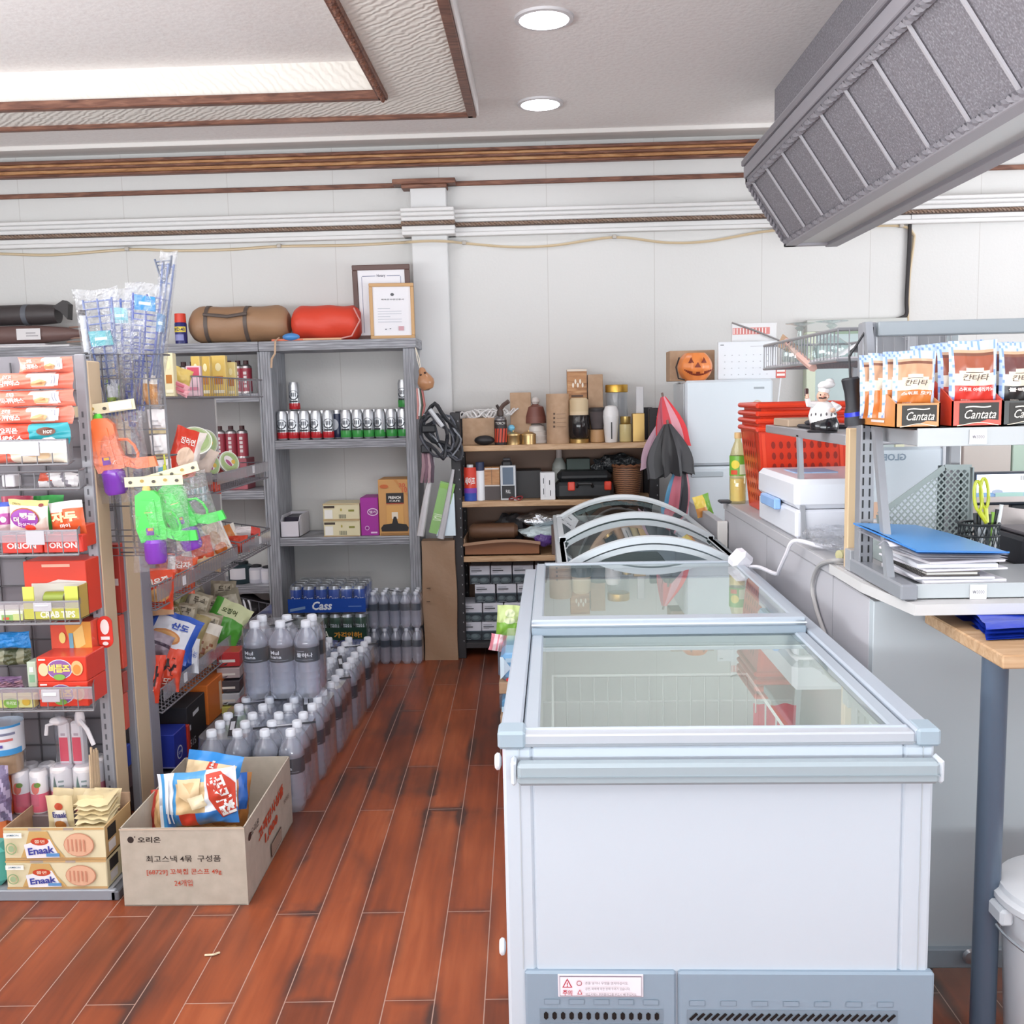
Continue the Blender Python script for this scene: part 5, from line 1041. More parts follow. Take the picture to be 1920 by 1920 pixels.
# framed certificates
def frame(name, label, px, py, D0, w, h, m_, fw, lean, roll_, prints):
    tt = T(name, label, 'picture frame', (px, D0, z)); c = V((px, D0, z))
    R_ = Matrix.Translation(c) @ Matrix.Rotation(roll_, 4, 'Z') @ Matrix.Rotation(-lean, 4, 'X')
    b = MB()
    for x0, z0, x1, z1 in ((-w/2, 0, w/2, fw), (-w/2, h-fw, w/2, h), (-w/2, fw, -w/2+fw, h-fw), (w/2-fw, fw, w/2, h-fw)): b.box(x0, 0, z0, x1, .02, z1, m_, .003)
    b.xf(R_); tt.part(b, 'frame'); b = MB(); b.box(-w/2+fw, .008, fw, w/2-fw, .014, h-fw, '#e4e2e6', 0); s = Fr(b, (-w/2+fw, .008, fw), (w-2*fw, 0, 0), (0, 0, h-2*fw)); prints(s); b.xf(R_); tt.part(b, 'certificate')
def c1(s):
    for a0, b0, a1, b1 in ((.08, .04, .09, .9), (.91, .04, .92, .9), (.1, .905, .38, .915), (.62, .905, .9, .915)): s.rect(a0, b0, a1, b1, '#6c7190')
    s.text('Notary', .5, .91, .05, '#55586a', w=.18).text('감사장', .5, .74, .06, '#c9a24a', w=.35)
def c2(s):
    s.ell(.52, .84, .05, .03, '#55565a').text('체육관수련인증서', .52, .74, .03, '#33343a', w=.6)
    for k in range(6): s.rect(.12, .55-.055*k, .45+.3*(k % 3 > 0), .56-.055*k, '#b7b9c2')
    s.rect(.66, .1, .8, .19, '#c99aa2').rect(.3, .12, .34, .14, '#7c7e88').rect(.42, .13, .46, .15, '#7c7e88')
xc = P(717, 560, 5.75).x; hh = P(717, 498, 5.78).z-z; frame('picture_frame', 'large brown framed certificate leaning behind the gold frame', xc, 0, 5.76, 106*5.76/1840, hh, '#5f4640', .03, -.10, 0, c1)
xc = P(735, 580, 5.66).x; hh = P(735, 532, 5.68).z-z; frame('picture_frame', 'smaller gold framed certificate leaning on the brown frame', xc, 0, 5.66, 82*5.66/1840, hh, '#c59c6c', .02, -.09, .12, c2)
# ================================================================== snack gondola facing the camera (far left)
GY = 2.86; GM = '#8c8c91'; BE = '#cbb394'; WR = '#7b7a7e'
gx1 = -1.345
def g1(px, py, y=GY): return P(px, py, y)
t = T('snack_gondola', 'grey metal snack gondola with wire shelf baskets facing the camera', 'gondola', (-2.1, 2.8, 0))
ax0, ax1 = P(143, 700, 3.07).x, P(162, 700, 3.07).x; za = P(154, 664, 3.07).z
b = MB(); b.box(ax0, 3.06, 0, ax1, 3.078, za, '#9b9ba1:g', .003)
for k in range(40): b.box((ax0+ax1)/2-.004, 3.0592, .1+.035*k, (ax0+ax1)/2+.002, 3.0605, .118+.035*k, '#5a5a5f', 0)
t.part(b, 'upright')
b = MB(); b.box(ax0+.003, 3.078, .06, ax1+.002, 3.165, za-.02, BE, .003); t.part(b, 'end_panel', label='beige wood end panel')
b = MB(); b.box(-3.0, 3.12, .05, ax0+.002, 3.14, za, '#77747a', .001)
for k in range(11): b.tube([(-2.5+.09*k, 3.112, .2), (-2.5+.09*k, 3.112, za-.02)], .003, '#4c4a4e', 4)
for k in range(16): b.tube([(-2.6, 3.112, .2+.09*k), (ax0, 3.112, .2+.09*k)], .003, '#4c4a4e', 4)
t.part(b, 'back_panel')
b = MB(); b.box(-3.0, 2.795, .0, gx1+.02, 2.81, P(100, 1668, 2.8).z, '#8b9099:g', .003).box(gx1+.005, 2.795, .0, gx1+.03, 3.15, P(100, 1668, 2.8).z-.005, '#5f6168', .003).box(-3.0, 2.81, P(100, 1668, 2.8).z-.012, gx1+.005, 3.12, P(100, 1668, 2.8).z-.002, '#9a9ca2', .001)
t.part(b, 'base'); DK = P(100, 1668, 2.8).z
b = MB(); b.lathe([(.02, 0), (.02, .012)], (gx1+.012, 2.84, 0), '#222226', 12); t.part(b, 'levelling_foot')
def basket1(pyt, pyb, strip, pxr, y0=GY, y1=3.10):
    """wire basket along X; strip: image rows of its clear price strip"""
    zt, zb = P(100, pyt, y0).z, P(100, pyb, y0).z; xr = P(pxr, pyb, y0).x; b = MB(); L = -2.55; y1 = 3.05; xq = P(pxr+11, pyb, y1).x
    for z in (zt, zb): b.tube([(L, y1, z), (L, y0, z), (xr, y0, z), (xq, y1, z)], .0035, WR, 5)
    for k in range(26): x = L+(xr-L)*k/25; b.tube([(x, y0, zt), (x, y0, zb), (min(x, xq), y1, zb)], .0018, WR, 4)
    for k in range(6): y = y0+(y1-y0)*(k+.5)/6; xx = xr+(xq-xr)*(k+.5)/6; b.tube([(xx, y, zt), (xx, y, zb), (L, y, zb)], .0018, WR, 4)
    o = t.part(b, 'wire_basket')
    if strip:
        z1, z0 = P(100, strip[0], y0-.006).z, P(100, strip[1], y0-.006).z; b = MB(); b.box(L, y0-.008, z0, xr+.002, y0-.006, z1, 'strip', 0); t.part(b, 'price_strip', o)
        b = MB(); xx = P(strip[2], strip[0], y0).x; b.box(xx-.028, y0-.011, z0-.008, xx+.028, y0-.0085, z1-.002, '#b4b2b8', .001)
        if strip[3]: b.box(xx-.022, y0-.0125, z0+.012, xx+.018, y0-.011, z1-.012, '#e9e8ec', 0)
        t.part(b, 'price_tag', o)
    return zb+.004
f1 = basket1(825, 871, (826, 849, 58, 0), 128)
f2 = basket1(884, 917, None, 150, 2.92)
f3 = basket1(995, 1041, (994, 1016, 68, 0), 148)
f4 = basket1(1128, 1170, (1128, 1141, 82, 1), 151)
f5 = basket1(1290, 1333, (1291, 1311, 97, 1), 176)
# row 1: wafers
def PB(name, label, cat, px0, px1, pyt, pyb, y, Th, m, pat=None, prints=None, yaw=0, pitch=0, roll=0, group=None, **kw):
    c = P((px0+px1)/2, (pyt+pyb)/2, y); W = abs(P(px1, pyt, y).x-P(px0, pyt, y).x); H = P(px0, pyt, y).z-P(px0, pyb, y).z
    return bag(name, label, cat, c, axes(yaw, pitch, roll), W, H, Th, m, pat, prints, group, **kw)
SAL = '#e07c68:g'
def wpat(a, c):
    if a < .05 or a > .97: return None
    if .50+.1*(1-c) < a < .80 and c > .12: return '#e8dcd6:g'
    return None
def wafer(s):
    s.text('오리온', .26, .74, .26, '#f4ece8', w=.12, bold=.02).text('미니웨하스', .27, .38, .32, '#f7f2ee', w=.34, bold=.03).poly([(.56, .2), (.72, .18), (.74, .46), (.66, .58), (.58, .44)], '#d9a878').poly([(.62, .3), (.7, .3), (.7, .5)], '#c68f60').rect(.76, .2, .86, .88, '#ece8ea', 3).rect(.79, .3, .80, .8, '#9a9aa8', 2).rect(.82, .3, .83, .8, '#9a9aa8', 2)
for i, (a, c, p0, p1, lab) in enumerate(((36, 136, 669, 697, 'short pink wafer packet on top of the wafer pile'), (-22, 137, 698, 729, 'pink wafer packet second from the top of the pile'), (-10, 139, 731, 761, 'pink wafer packet in the middle of the pile'), (-24, 138, 762, 794, 'pink wafer packet just above the red and teal one'))):
    PB('wafer_packet', lab, 'wafer packet', a, c, p0, p1+2, 2.93, .065, SAL, wpat, wafer, ends='u', seal=.05, seed=i+1, crk=.03, group='pink wafer packets')
def choc(s): s.text('오리온', .32, .68, .28, '#f6efec', w=.22, bold=.03).text('미니웨하스', .27, .26, .36, '#f6efec', w=.46, bold=.03).ell(.76, .62, .1, .2, '#6b4234').text('HOT', .78, .6, .16, '#f4efe9', w=.09, bold=.02).poly([(.64, .06), (.94, .06), (.82, .34), (.74, .3)], '#e9e4e4')
PB('wafer_packet', 'red and teal chocolate wafer packet under the pink wafers', 'wafer packet', -24, 131, 793, 834, 2.91, .07, '#d9442f:g', lambda a, c: '#2b98a3:g' if a > .58 else None, choc, ends='u', seal=.04, seed=6, crk=.03)
PB('wafer_packet', 'cream and red wafer packet lying inside the top wire basket', 'wafer packet', -30, 128, 829, 869, 2.92, .06, '#efe6d2:g', lambda a, c: '#e0705c:g' if a < .36 else ('#f3ead2:g' if c > .6 else None), lambda s: s.ell(.66, .5, .1, .2, '#d8b48a').ell(.75, .4, .08, .2, '#e2c49c'), ends='u', seal=.04, seed=8, crk=.03)
# row 2
PB('snack_bag', 'red and white snack bag lying in the narrow wire basket', 'snack bag', 70, 150, 884, 916, 3.0, .05, '#e2dfe0:gb', lambda a, c: '#cf5a44:g' if a+c*.4 < .55 and c > .3 else ('#8c8790:g' if int(a*10+c*3) % 4 == 0 else None), roll=.1, pitch=.4, seed=2)
carton('white_card', 'white card box at the left of the narrow wire basket', 'box', P(3, 900, 2.97).x, P(27, 900, 2.97).x, f2, P(15, 891, 2.97).z, 2.97, .04, '#dfdde2')
# row 3
def tang(s):
    s.rect(.0, .84, 1, 1, '#d8c67c').text('ORION', .22, .88, .06, '#6d5a30', w=.24).ell(.86, .87, .06, .05, '#8c3a36')
    s.ell(.46, .48, .38, .30, '#a45428').ell(.46, .46, .36, .28, '#8d3a9a').text('탱글', .56, .54, .2, '#f3e7c6', w=.42, bold=.05).text('더', .26, .42, .16, '#f3e7c6', w=.14, bold=.04).text('마이구미', .52, .28, .13, '#f0d9ef', w=.42, bold=.03).poly([(.72, .26), (1, .52), (1, .1), (.72, .1)], '#cdbdb2').ell(.62, .2, .14, .1, '#d8432f')
PB('gummy_bag', 'cream jelly sweet bag with a purple splash and yellow lettering', 'sweet bag', 17, 92, 937, 1000, 2.93, .03, '#e6dfd8:g', None, tang, seal=.03, roll=.04, seed=3, crk=.03)
def jadu(s): s.rect(.0, .80, 1, .84, '#d9d4d2', 4).text('자두', .48, .56, .3, '#f2dca0', w=.78, bold=.05).text('마이', .48, .3, .12, '#f3e9df', w=.3, bold=.03)
PB('gummy_bag', 'white and orange plum sweet bag beside the purple splash bag', 'sweet bag', 94, 160, 940, 1004, 2.95, .035, '#e9e5e4:g', lambda a, c: '#d95f35:g' if c < .70+.12*a else None, jadu, seal=.03, roll=-.08, seed=4, crk=.03)
PB('gummy_bag', 'pink and purple sweet bag cut by the left edge of the photo', 'sweet bag', -22, 22, 942, 1000, 2.95, .03, '#d8c4c8:g', lambda a, c: '#b04a9a:g' if .3 < c < .65 else ('#3a52b8:g' if c > .85 else None), lambda s: s.ell(.75, .45, .12, .1, '#f0e8f2'), seal=.03, seed=5)
PB('gummy_bag', 'dark red sweet bag standing behind the purple splash bag', 'sweet bag', 4, 66, 930, 1000, 3.02, .03, '#b4425a:g', seal=.03, seed=6)
PB('gummy_bag', 'green topped sweet bag standing behind the plum bag', 'sweet bag', 60, 122, 929, 1000, 3.04, .03, '#3fae52:g', seal=.03, seed=7)
ored = lambda s: s.text('ORION', .5, .42, .34, '#f3e4e0', w=.7, bold=.03).rect(0, .9, 1, 1, '#b83020')
for i, (a, c) in enumerate(((2, 80), (82, 156))):
    q0, q1 = P(a, 1030, 2.885).x, P(c, 1030, 2.885).x; carton('sweet_carton', ['red display carton with white lettering, left in the third basket', 'red display carton with white lettering, right in the third basket'][i], 'carton', q0, q1, f3, P(80, 1004, 2.885).z, 2.885, .03, '#d83a2c:g', ored, 'red display cartons')
carton('sweet_carton', 'tall bright red carton at the right end of the third basket', 'carton', P(140, 1000, 2.99).x, P(160, 1000, 2.99).x, f3, P(150, 985, 2.99).z, 2.99, .08, '#d8452c:g')
# row 4
x0, x1 = P(46, 1100, 2.97).x, P(163, 1100, 2.97).x; z1 = P(100, 1052, 2.97).z; z0 = f4
tt = T('display_box', 'big red display box with a cut open white front', 'display box', ((x0+x1)/2, 2.97, z0))
b = MB(); b.box(x0, 2.97, z0, x1, 3.10, z1, '#d8412d:g', .002); s = Fr(b, (x0, 2.97, z0), (x1-x0, 0, 0), (0, 0, z1-z0)); s.rect(.3, .89, .75, .94, '#e8b09a').poly([(.0, .0), (1, 0), (1, .62), (.55, .66), (.15, .52), (0, .42)], '#d6cfc8'); tt.part(b, 'box_body')
def tips(s):
    s.rect(0, .0, 1, .34, '#c9c85c').rect(.0, .34, .24, 1, '#cfd060').rect(.72, .34, 1, 1, '#c5cc5a').ell(.1, .66, .09, .2, '#e8dca0').text('CRAB TIPS', .62, .18, .22, '#efeedd', w=.6, bold=.04).rect(.28, .30, .58, .36, '#c2b7a8')
x0, x1 = P(44, 1140, 2.90).x, P(150, 1140, 2.90).x; z1 = P(90, 1100, 2.90).z
tt = T('chip_tray', 'yellow green chip display tray with a green can inside', 'display box', ((x0+x1)/2, 2.90, z0)); b = MB(); hm = z0+(z1-z0)*.36
b.box(x0, 2.90, z0, x1, 2.904, hm, '#c9c85c:g', .001).box(x0, 2.90, z0, x1, 2.96, z0+.003, '#bfbb8a', 0).box(x0, 2.956, z0, x1, 2.96, z1, '#cfc9c0', .001).box(x0, 2.90, hm, x0+(x1-x0)*.2, 2.904, z1, '#cfd060:g', .001).box(x1-(x1-x0)*.26, 2.90, hm, x1, 2.904, z1, '#c5cc5a:g', .001).box(x1-.004, 2.90, z0, x1, 2.96, z1, '#b99a4e', .001)
s = Fr(b, (x0, 2.90, z0), (x1-x0, 0, 0), (0, 0, hm-z0)); s.text('CRAB TIPS', .6, .45, .55, '#efeedd', w=.62, bold=.04); tt.part(b, 'tray')
b = MB(); xm = x0+(x1-x0)*.50; b.lathe([(.020, 0), (.024, .004), (.024, .066), (.020, .07)], (xm-.033, 2.93, hm+.022), '#8b9a3a:g', 18, axis=(1, 0, 0), ms=['#b8b8b0:m', '#8b9a3a:g', '#b8b8b0:m']); tt.part(b, 'chip_can')
carton('biscuit_carton', 'pale green and white carton at the left of the fourth basket', 'carton', P(-30, 1155, 2.90).x, P(43, 1155, 2.90).x, f4, P(20, 1146, 2.90).z, 2.90, .1, '#dfe2d4', lambda s: s.rect(.45, 0, .75, .6, '#8cb86a').rect(.75, 0, 1, .7, '#c9d28a').rect(.5, .1, .65, .35, '#d8583a'))
# row 5
PB('snack_bag', 'bright blue shiny snack bag above the dark green bags', 'snack bag', -30, 56, 1184, 1216, 2.97, .05, '#2a86cf:gc', ends='u', seed=11)
PB('snack_bag', 'dark green crumpled snack bags row below the blue bag', 'snack bag', -30, 58, 1214, 1248, 2.98, .05, '#4b4f36:gc', lambda a, c: '#8a8a72:g' if int(a*8) % 3 == 0 else None, ends='u', seed=12)
def chip(s): s.poly([(.35, 1), (1, 1), (1, .15), (.7, .1), (.5, .5)], '#d9983c').poly([(.55, .8), (.8, .95), (.85, .6), (.62, .5)], '#e6c274').poly([(.7, .45), (.95, .5), (.95, .2), (.75, .2)], '#e0b05c').rect(.46, .45, .56, .8, '#6fa3b8').ell(.3, .72, .08, .1, '#e8d27a')
carton('chip_carton', 'red carton pictured with potato chips behind the jelly box', 'carton', P(95, 1200, 3.0).x, P(172, 1200, 3.0).x, f5+.06, P(130, 1166, 3.0).z, 3.0, .08, '#d9543f:g', chip)
def beet(s): s.ell(.46, .5, .26, .4, '#c9d4e4').ell(.46, .5, .24, .37, '#8a5a9a').text('비틀즈', .46, .54, .34, '#f2d36a', w=.42, bold=.06).ell(.14, .5, .1, .26, '#e8c49a').ell(.82, .55, .12, .3, '#e0b078').ell(.82, .5, .08, .2, '#d8863a').ell(.46, .2, .12, .12, '#79a84a').rect(.06, .88, .2, .94, '#efe0da')
q0, q1 = P(69, 1255, 2.89).x, P(162, 1255, 2.89).x; zt = P(110, 1232, 2.89).z; h = (zt-f5)/2
for i in (0, 1): carton('jelly_carton', ['red jelly sweet box standing in the fifth basket', 'red jelly sweet box stacked on its twin above the price strip'][i], 'carton', q0, q1, f5+i*(h+.0005), f5+h+i*(h+.0005), 2.89, .13, '#d8402e:g', beet, 'red jelly sweet boxes')
carton('gum_carton', 'small pale green packet left of the red jelly boxes', 'carton', P(50, 1255, 2.93).x, P(68, 1255, 2.93).x, f5+.05, P(60, 1241, 2.93).z, 2.93, .05, '#b9c8b4', lambda s: s.rect(.2, .2, .8, .5, '#7fa888').rect(.3, .6, .7, .8, '#e7ece6'))
carton('gum_carton', 'dark case under the pale green packet', 'carton', P(42, 1290, 2.92).x, P(67, 1290, 2.92).x, f5, f5+.049, 2.92, .1, '#4a4648')
for k in range(4): PB('candy_packet', ['purple candy packet lowest in the candy heap', 'mauve candy packet in the candy heap', 'pinkish candy packet near the top of the candy heap', 'dull violet candy packet on top of the candy heap'][k], 'candy', -20+4*k, 46-2*k, 1268+6*(3-k), 1282+6*(3-k), 2.96, .03, ['#7d6080:g', '#8f6a80:g', '#a07a88:g', '#75597a:g'][k], ends='u', seed=20+k, crk=.1, group='purple candies')
carton('candy_carton', 'yellow green candy carton behind the lowest price strip', 'carton', P(-30, 1318, 2.88).x, P(64, 1318, 2.88).x, f5, P(20, 1304, 2.88).z, 2.88, .03, '#d2cf8a', lambda s: s.ell(.55, .4, .16, .4, '#7fae4a').text('하리보', .55, .4, .3, '#e9efd8', w=.2).ell(.2, .3, .08, .3, '#3f8a3a').ell(.85, .5, .08, .3, '#c9a83a'))
# row 6 on the deck: tub, tissue packs, bread sticks, biscuit cartons
z6 = P(100, 1530, 2.98).z
x, r = P(-2, 1400, 2.96).x, 34*2.96/1840; zt, zb = P(5, 1345, 2.96).z, P(5, 1450, 2.98).z
tt = T('snack_tub', 'clear plastic tub with a white and blue label at the left edge', 'tub', (x, 3.0, zb)); b = MB(); b.lathe([(r*.9, 0), (r, .01), (r*1.04, zt-zb-.02), (r*1.06, zt-zb)], (x, 3.0, zb), 'tub', 28, cap=False); tt.part(b, 'tub_body')
b = MB(); b.lathe([(r*1.02, (zt-zb)*.36), (r*1.045, (zt-zb)*.86)], (x, 3.0, zb), '#e3e7ee', 28, cap=False); s = Cy(b, (x, 3.0, zb), r*1.05, zt-zb, -1.2, 1.4); s.rect(.0, .36, 1, .46, '#3f93cf', 8).rect(.0, .82, 1, .86, '#3f93cf', 8).rect(.4, .6, .8, .64, '#c96a6a', 4).rect(.35, .7, .85, .74, '#7c7f98', 4).rect(.4, .5, .6, .55, '#5a4ea0', 4); tt.part(b, 'paper_label')
tt.part(MB().lathe([(r*.86, 0), (r*.9, (zt-zb)*.3), (r*.5, (zt-zb)*.36)], (x, 3.0, zb+.004), '#cfa274', 20), 'biscuits')
carton('deck_carton', 'orange carton under the clear tub on the gondola deck', 'carton', P(-40, 1500, 2.98).x, P(22, 1500, 2.98).x, DK, zb-.001, 2.94, .14, '#d9743f')
PB('snack_bag', 'purple grey snack bag at the left edge above the deck', 'snack bag', -26, 20, 1436, 1540, 2.90, .05, '#6f6484:gc', lambda a, c: '#a89cb8:g' if int(a*6+c*7) % 3 == 0 else None, seed=14)
def cyls(name, label, px0, px1, pyt, pyb, y, n, rows, prt):
    x0, x1 = P(px0, pyb, y).x, P(px1, pyb, y).x; r = (x1-x0)/n/2; zb = P(px0, pyb, y).z; zt = P(px0, pyt, y).z; tt = T(name, label, 'drink pack', ((x0+x1)/2, y, zb), 'pink drink packs')
    for j in range(rows):
        for i in range(n):
            b = MB(); c = (x0+r*(2*i+1), y+r+2*r*j, zb); h = zt-zb; b.lathe([(r*.85, 0), (r*.97, .006), (r*.97, h*.48), (r*.97, h*.95), (r*.8, h)], c, '#e6e1e3:g', 18, ms=['#d6d0d2', '#dc6a80:g', '#e6e1e3:g', '#e6e1e3:g'], cap=True); s = Cy(b, c, r*.975, h, -1.1, 1.1); prt(s); tt.part(b, 'drink_carton')
    tt.part(MB().box(x0-.001, y-.001, zb+.003, x1+.001, y+2*r*rows+.001, zt+.006, 'film', .025), 'shrink_wrap')
    return zb
def peach(s): s.ell(.5, .62, .2, .14, '#e27a6a').ell(.62, .70, .16, .06, '#6f8f3f')
def smp(s): s.poly([(.3, .55), (.4, .85), (.5, .55)], '#5f7a72').rect(.55, .6, .75, .64, '#8a9a98', 3).rect(.55, .7, .75, .74, '#8a9a98', 3)
carton('deck_riser', 'grey riser box under the pink drink packs', 'riser', P(22, 1540, 2.98).x, P(178, 1540, 2.98).x, DK, P(60, 1528, 2.97).z, 2.965, .14, '#7c6f72')
cyls('drink_pack', 'pink and white drink pack with peach pictures on the left', 19, 86, 1450, 1528, 2.97, 2, 2, peach)
cyls('drink_pack', 'pink and white drink pack with green triangle on the right', 90, 176, 1442, 1528, 2.975, 2, 2, smp)
x0, x1, zb, zt = *pxbox(99, 150, 1358, 1441, 3.0)[:2], P(120, 1441, 3.0).z, P(120, 1352, 3.0).z
tt = T('carrier_bag', 'white plastic carrier bag of pink cartons on the drink packs', 'carrier bag', ((x0+x1)/2, 3.0, zb))
for k in (0, 1): xx = x0+(x1-x0)*(.08+.48*k); b = MB(); b.box(xx, 3.02, zb+.003, xx+(x1-x0)*.42, 3.06, zb+(zt-zb)*.94, '#e4e0e2', .006); s = Fr(b, (xx, 3.02, zb), ((x1-x0)*.42, 0, 0), (0, 0, (zt-zb)*.9)); s.rect(.12, .12, .88, .68, '#d9405a').rect(.3, .72, .7, .78, '#b7a8b0'); tt.part(b, 'pink_carton')
b = MB()
def cb_(a, c): q = 2*PI*a; k = 1+.1*math.sin(3*q+5*c)*c; return V(((x0+x1)/2+(x1-x0)*.62*math.cos(q)*k*(1-.15*c), 3.04+.045*math.sin(q)*k, zb+(zt-zb+.02)*c))
b.grid(cb_, 28, 10, 'film'); tt.part(b, 'film'); b = MB(); b.ell(((x0+x1)/2-.03, 3.02, zt-.006), .03, .02, .014, '#e6e2e5:b', 12, 8).ell((x1-.004, 3.02, zt+.004), .016, .014, .03, '#e6e2e5:b', 12, 8).tube([(x0+.005, 3.01, zt-.01), (x0-.014, 3.0, zt-.014), (x0-.016, 2.995, zt-.045)], .006, '#e2dfe3', 6).tube([(x1, 3.01, zt+.0), (x1+.028, 3.0, zt-.03), (x1+.045, 3.0, zt-.08)], .007, '#e2dfe3', 6); tt.part(b, 'tied_handle')
tt = T('stick_bundle', 'clear bag of thin beige wooden sticks beside the carrier bag', 'sticks', P(180, 1530, 2.97)); b = MB(); rnd = random.Random(2)
for k in range(14): a = P(172+1.5*k, 1530, 2.95+.004*k); e = P(168+1.1*k, 1408+rnd.uniform(-8, 8), 2.97+.004*k); b.tube([a, e], .003, '#cbb190', 5)
tt.part(b, 'sticks')
def enaak(s):
    s.rect(0, 0, 1, .08, '#c09a68').rect(0, .93, 1, 1, '#c9a672').rect(.25, .93, .38, 1, '#a89a90').rect(.6, .93, .7, 1, '#a89a90')
    s.poly([(.16, .1), (.22, .5), (.26, .9), (.44, .9), (.5, .5), (.6, .1)], '#c9a468').poly([(.22, .08), (.2, .5), (.34, .62), (.46, .66), (.55, .1)], '#e9e8ee')
    s.ell(.36, .60, .09, .12, '#c2462c').text('쫄면', .36, .60, .1, '#f2dfc8', w=.1).text('Enaak', .37, .33, .22, '#3c459a', w=.26, bold=.03, rot=.10).rect(.42, .14, .55, .24, '#5b92c8')
    s.ell(.75, .5, .15, .36, '#c9876c').ell(.75, .5, .143, .34, '#dcae90')
    for k in range(5): s.rect(.64+.04*k, .3+.02*(k % 2), .655+.04*k, .68, '#c98a70')
    s.rect(.02, .74, .2, .9, '#eef0ea').text('JAMBON', .11, .82, .07, '#56809a', w=.12).ring(.09, .42, .055, .18, .18, '#8aa878').ell(.09, .42, .03, .1, '#9db48c')
q0, q1 = P(12, 1640, 2.805).x, P(201, 1640, 2.805).x; z1 = P(100, 1613, 2.805).z; z2 = P(100, 1552, 2.805).z
carton('noodle_snack_carton', 'cream printed biscuit carton at the bottom of the base stack', 'carton', q0, q1, DK, z1, 2.805, .2, '#dfd5b2', enaak, 'cream printed cartons', right=lambda s: s.rect(.1, .5, .4, .9, '#2c2a2c').rect(.1, .15, .35, .45, '#e0dde0'))
q0, q1 = P(8, 1580, 2.805).x, P(197, 1580, 2.805).x
tt = T('noodle_snack_display', 'cream printed carton opened as a display of small packets', 'display box', ((q0+q1)/2, 2.805, z1+.0005), 'cream printed cartons')
b = MB(); z1 += .0005; b.box(q0, 2.805, z1, q1, 2.809, z2, '#dfd5b2', 0).box(q0, 2.809, z1, q1, 3.0, z1+.004, K, 0).box(q1-.004, 2.809, z1, q1, 3.0, z2, '#c9a878', 0).box(q0, 2.809, z1, q0+.004, 3.0, z2, K, 0)
enaak(Fr(b, (q0, 2.805, z1), (q1-q0, 0, 0), (0, 0, z2-z1))); s = Fr(b, (q1, 2.805, z1), (0, .195, 0), (0, 0, z2-z1)); s.rect(.1, .5, .4, .9, '#2c2a2c').rect(.1, .15, .35, .45, '#e0dde0')
zbk = P(100, 1500, 2.94).z; b.box(q0+.06, 2.995, z1, q1, 3.0, zbk, K, 0); tt.part(b, 'open_carton')
def pkt(s): s.poly([(.25, .08), (.28, .6), (.75, .62), (.8, .08)], '#e6dfd6').ell(.5, .72, .16, .1, '#b8482e').text('Enaak', .52, .48, .16, '#3c3a7a', w=.56, bold=.03).ell(.5, .18, .22, .14, '#b8763c')
for k in range(2):
    xx = q0+(q1-q0)*(.44+.32*k); c = V((xx, 2.90, z2-.001)); b = MB(); s = pillow(b, c+V((0, -.01, .012)), axes(0, -.06, 0), .085, .115, .014, '#d9c79c:g', seed=30+k, seal=.05, nu=10, nv=10); pkt(s); tt.part(b, 'packet')
for k in range(7):
    xx = q0+(q1-q0)*(.80); b = MB(); pillow(b, V((xx, 2.90, z2-.03+.014*k)), axes(.05*(k % 3-1), 1.35, .05*(k % 2)), .11, .085, .014, ['#d9c79c:g', '#cfbb8e:g', '#e3d4ac:g'][k % 3], seed=40+k, seal=.05, nu=10, nv=8); tt.part(b, 'packet')
for k in range(3):
    b = MB(); pillow(b, V((q0+(q1-q0)*(.40+.22*k), 2.945, z2+.035)), axes(.1*k, .3, .1), .085, .06, .014, '#c9b68c:g', seed=50+k, nu=10, nv=8); tt.part(b, 'packet')
b = MB(); x = P(2, 1600, 2.83).x; b.box(x-.06, 2.81, DK, x+.012, 2.9, DK+.13, '#58b0a4:g', .02); b.obj('teal_tub', 'teal plastic tub cut by the left edge on the base deck', 'tub')
b = MB(); p = P(197, 1185, 3.04); r_ = .024; b.prism([p+V((r_*math.cos(a)*(1 if True else 0), 0, (.028 if math.sin(a) > 0 else -.028)+r_*math.sin(a))) for a in [2*PI*i/24 for i in range(24)]], (0, .004, 0), '#d8382a:g'); s = Fr(b, p+V((-r_, 0, -.052)), (2*r_, 0, 0), (0, 0, .104)); s.ell(.5, .66, .3, .24, '#ece6e4').rect(.2, .26, .8, .36, '#ece6e4').ell(.5, .14, .2, .06, '#ece6e4'); b.obj('shelf_talker', 'red rounded hanging tag clipped to the gondola upright', 'tag')
# products glimpsed in the gap behind the beige panel
for i, (px, a, c, m_, lab) in enumerate(((206, 1020, 1150, '#b8433a:g', 'dark red carton glimpsed high in the gap between the beige panels'), (208, 1155, 1255, '#d8503a:g', 'red and orange carton glimpsed in the gap beside the round tag'), (212, 1262, 1300, '#a8483c:g', 'brownish red packet glimpsed below the gap cartons'), (214, 1302, 1370, '#c9503c:g', 'red packet glimpsed in the lower part of the gap'), (218, 1400, 1440, '#2c3f8c:g', 'blue packet glimpsed near the foot of the gap'), (220, 1441, 1480, '#4a3a3e:g', 'dark packet glimpsed at the foot of the gap'))):
    x0, x1, z0, z1 = pxbox(px-22, px+20, a, c, 3.22); carton('gap_carton', lab, 'carton', x0, x1, z0, z1, 3.22, .035, m_, lambda s: s.ell(.62, .5, .2, .16, '#e2b08a') if i in (1, 3) else s.rect(.5, .4, .9, .5, '#d9c4c0'))
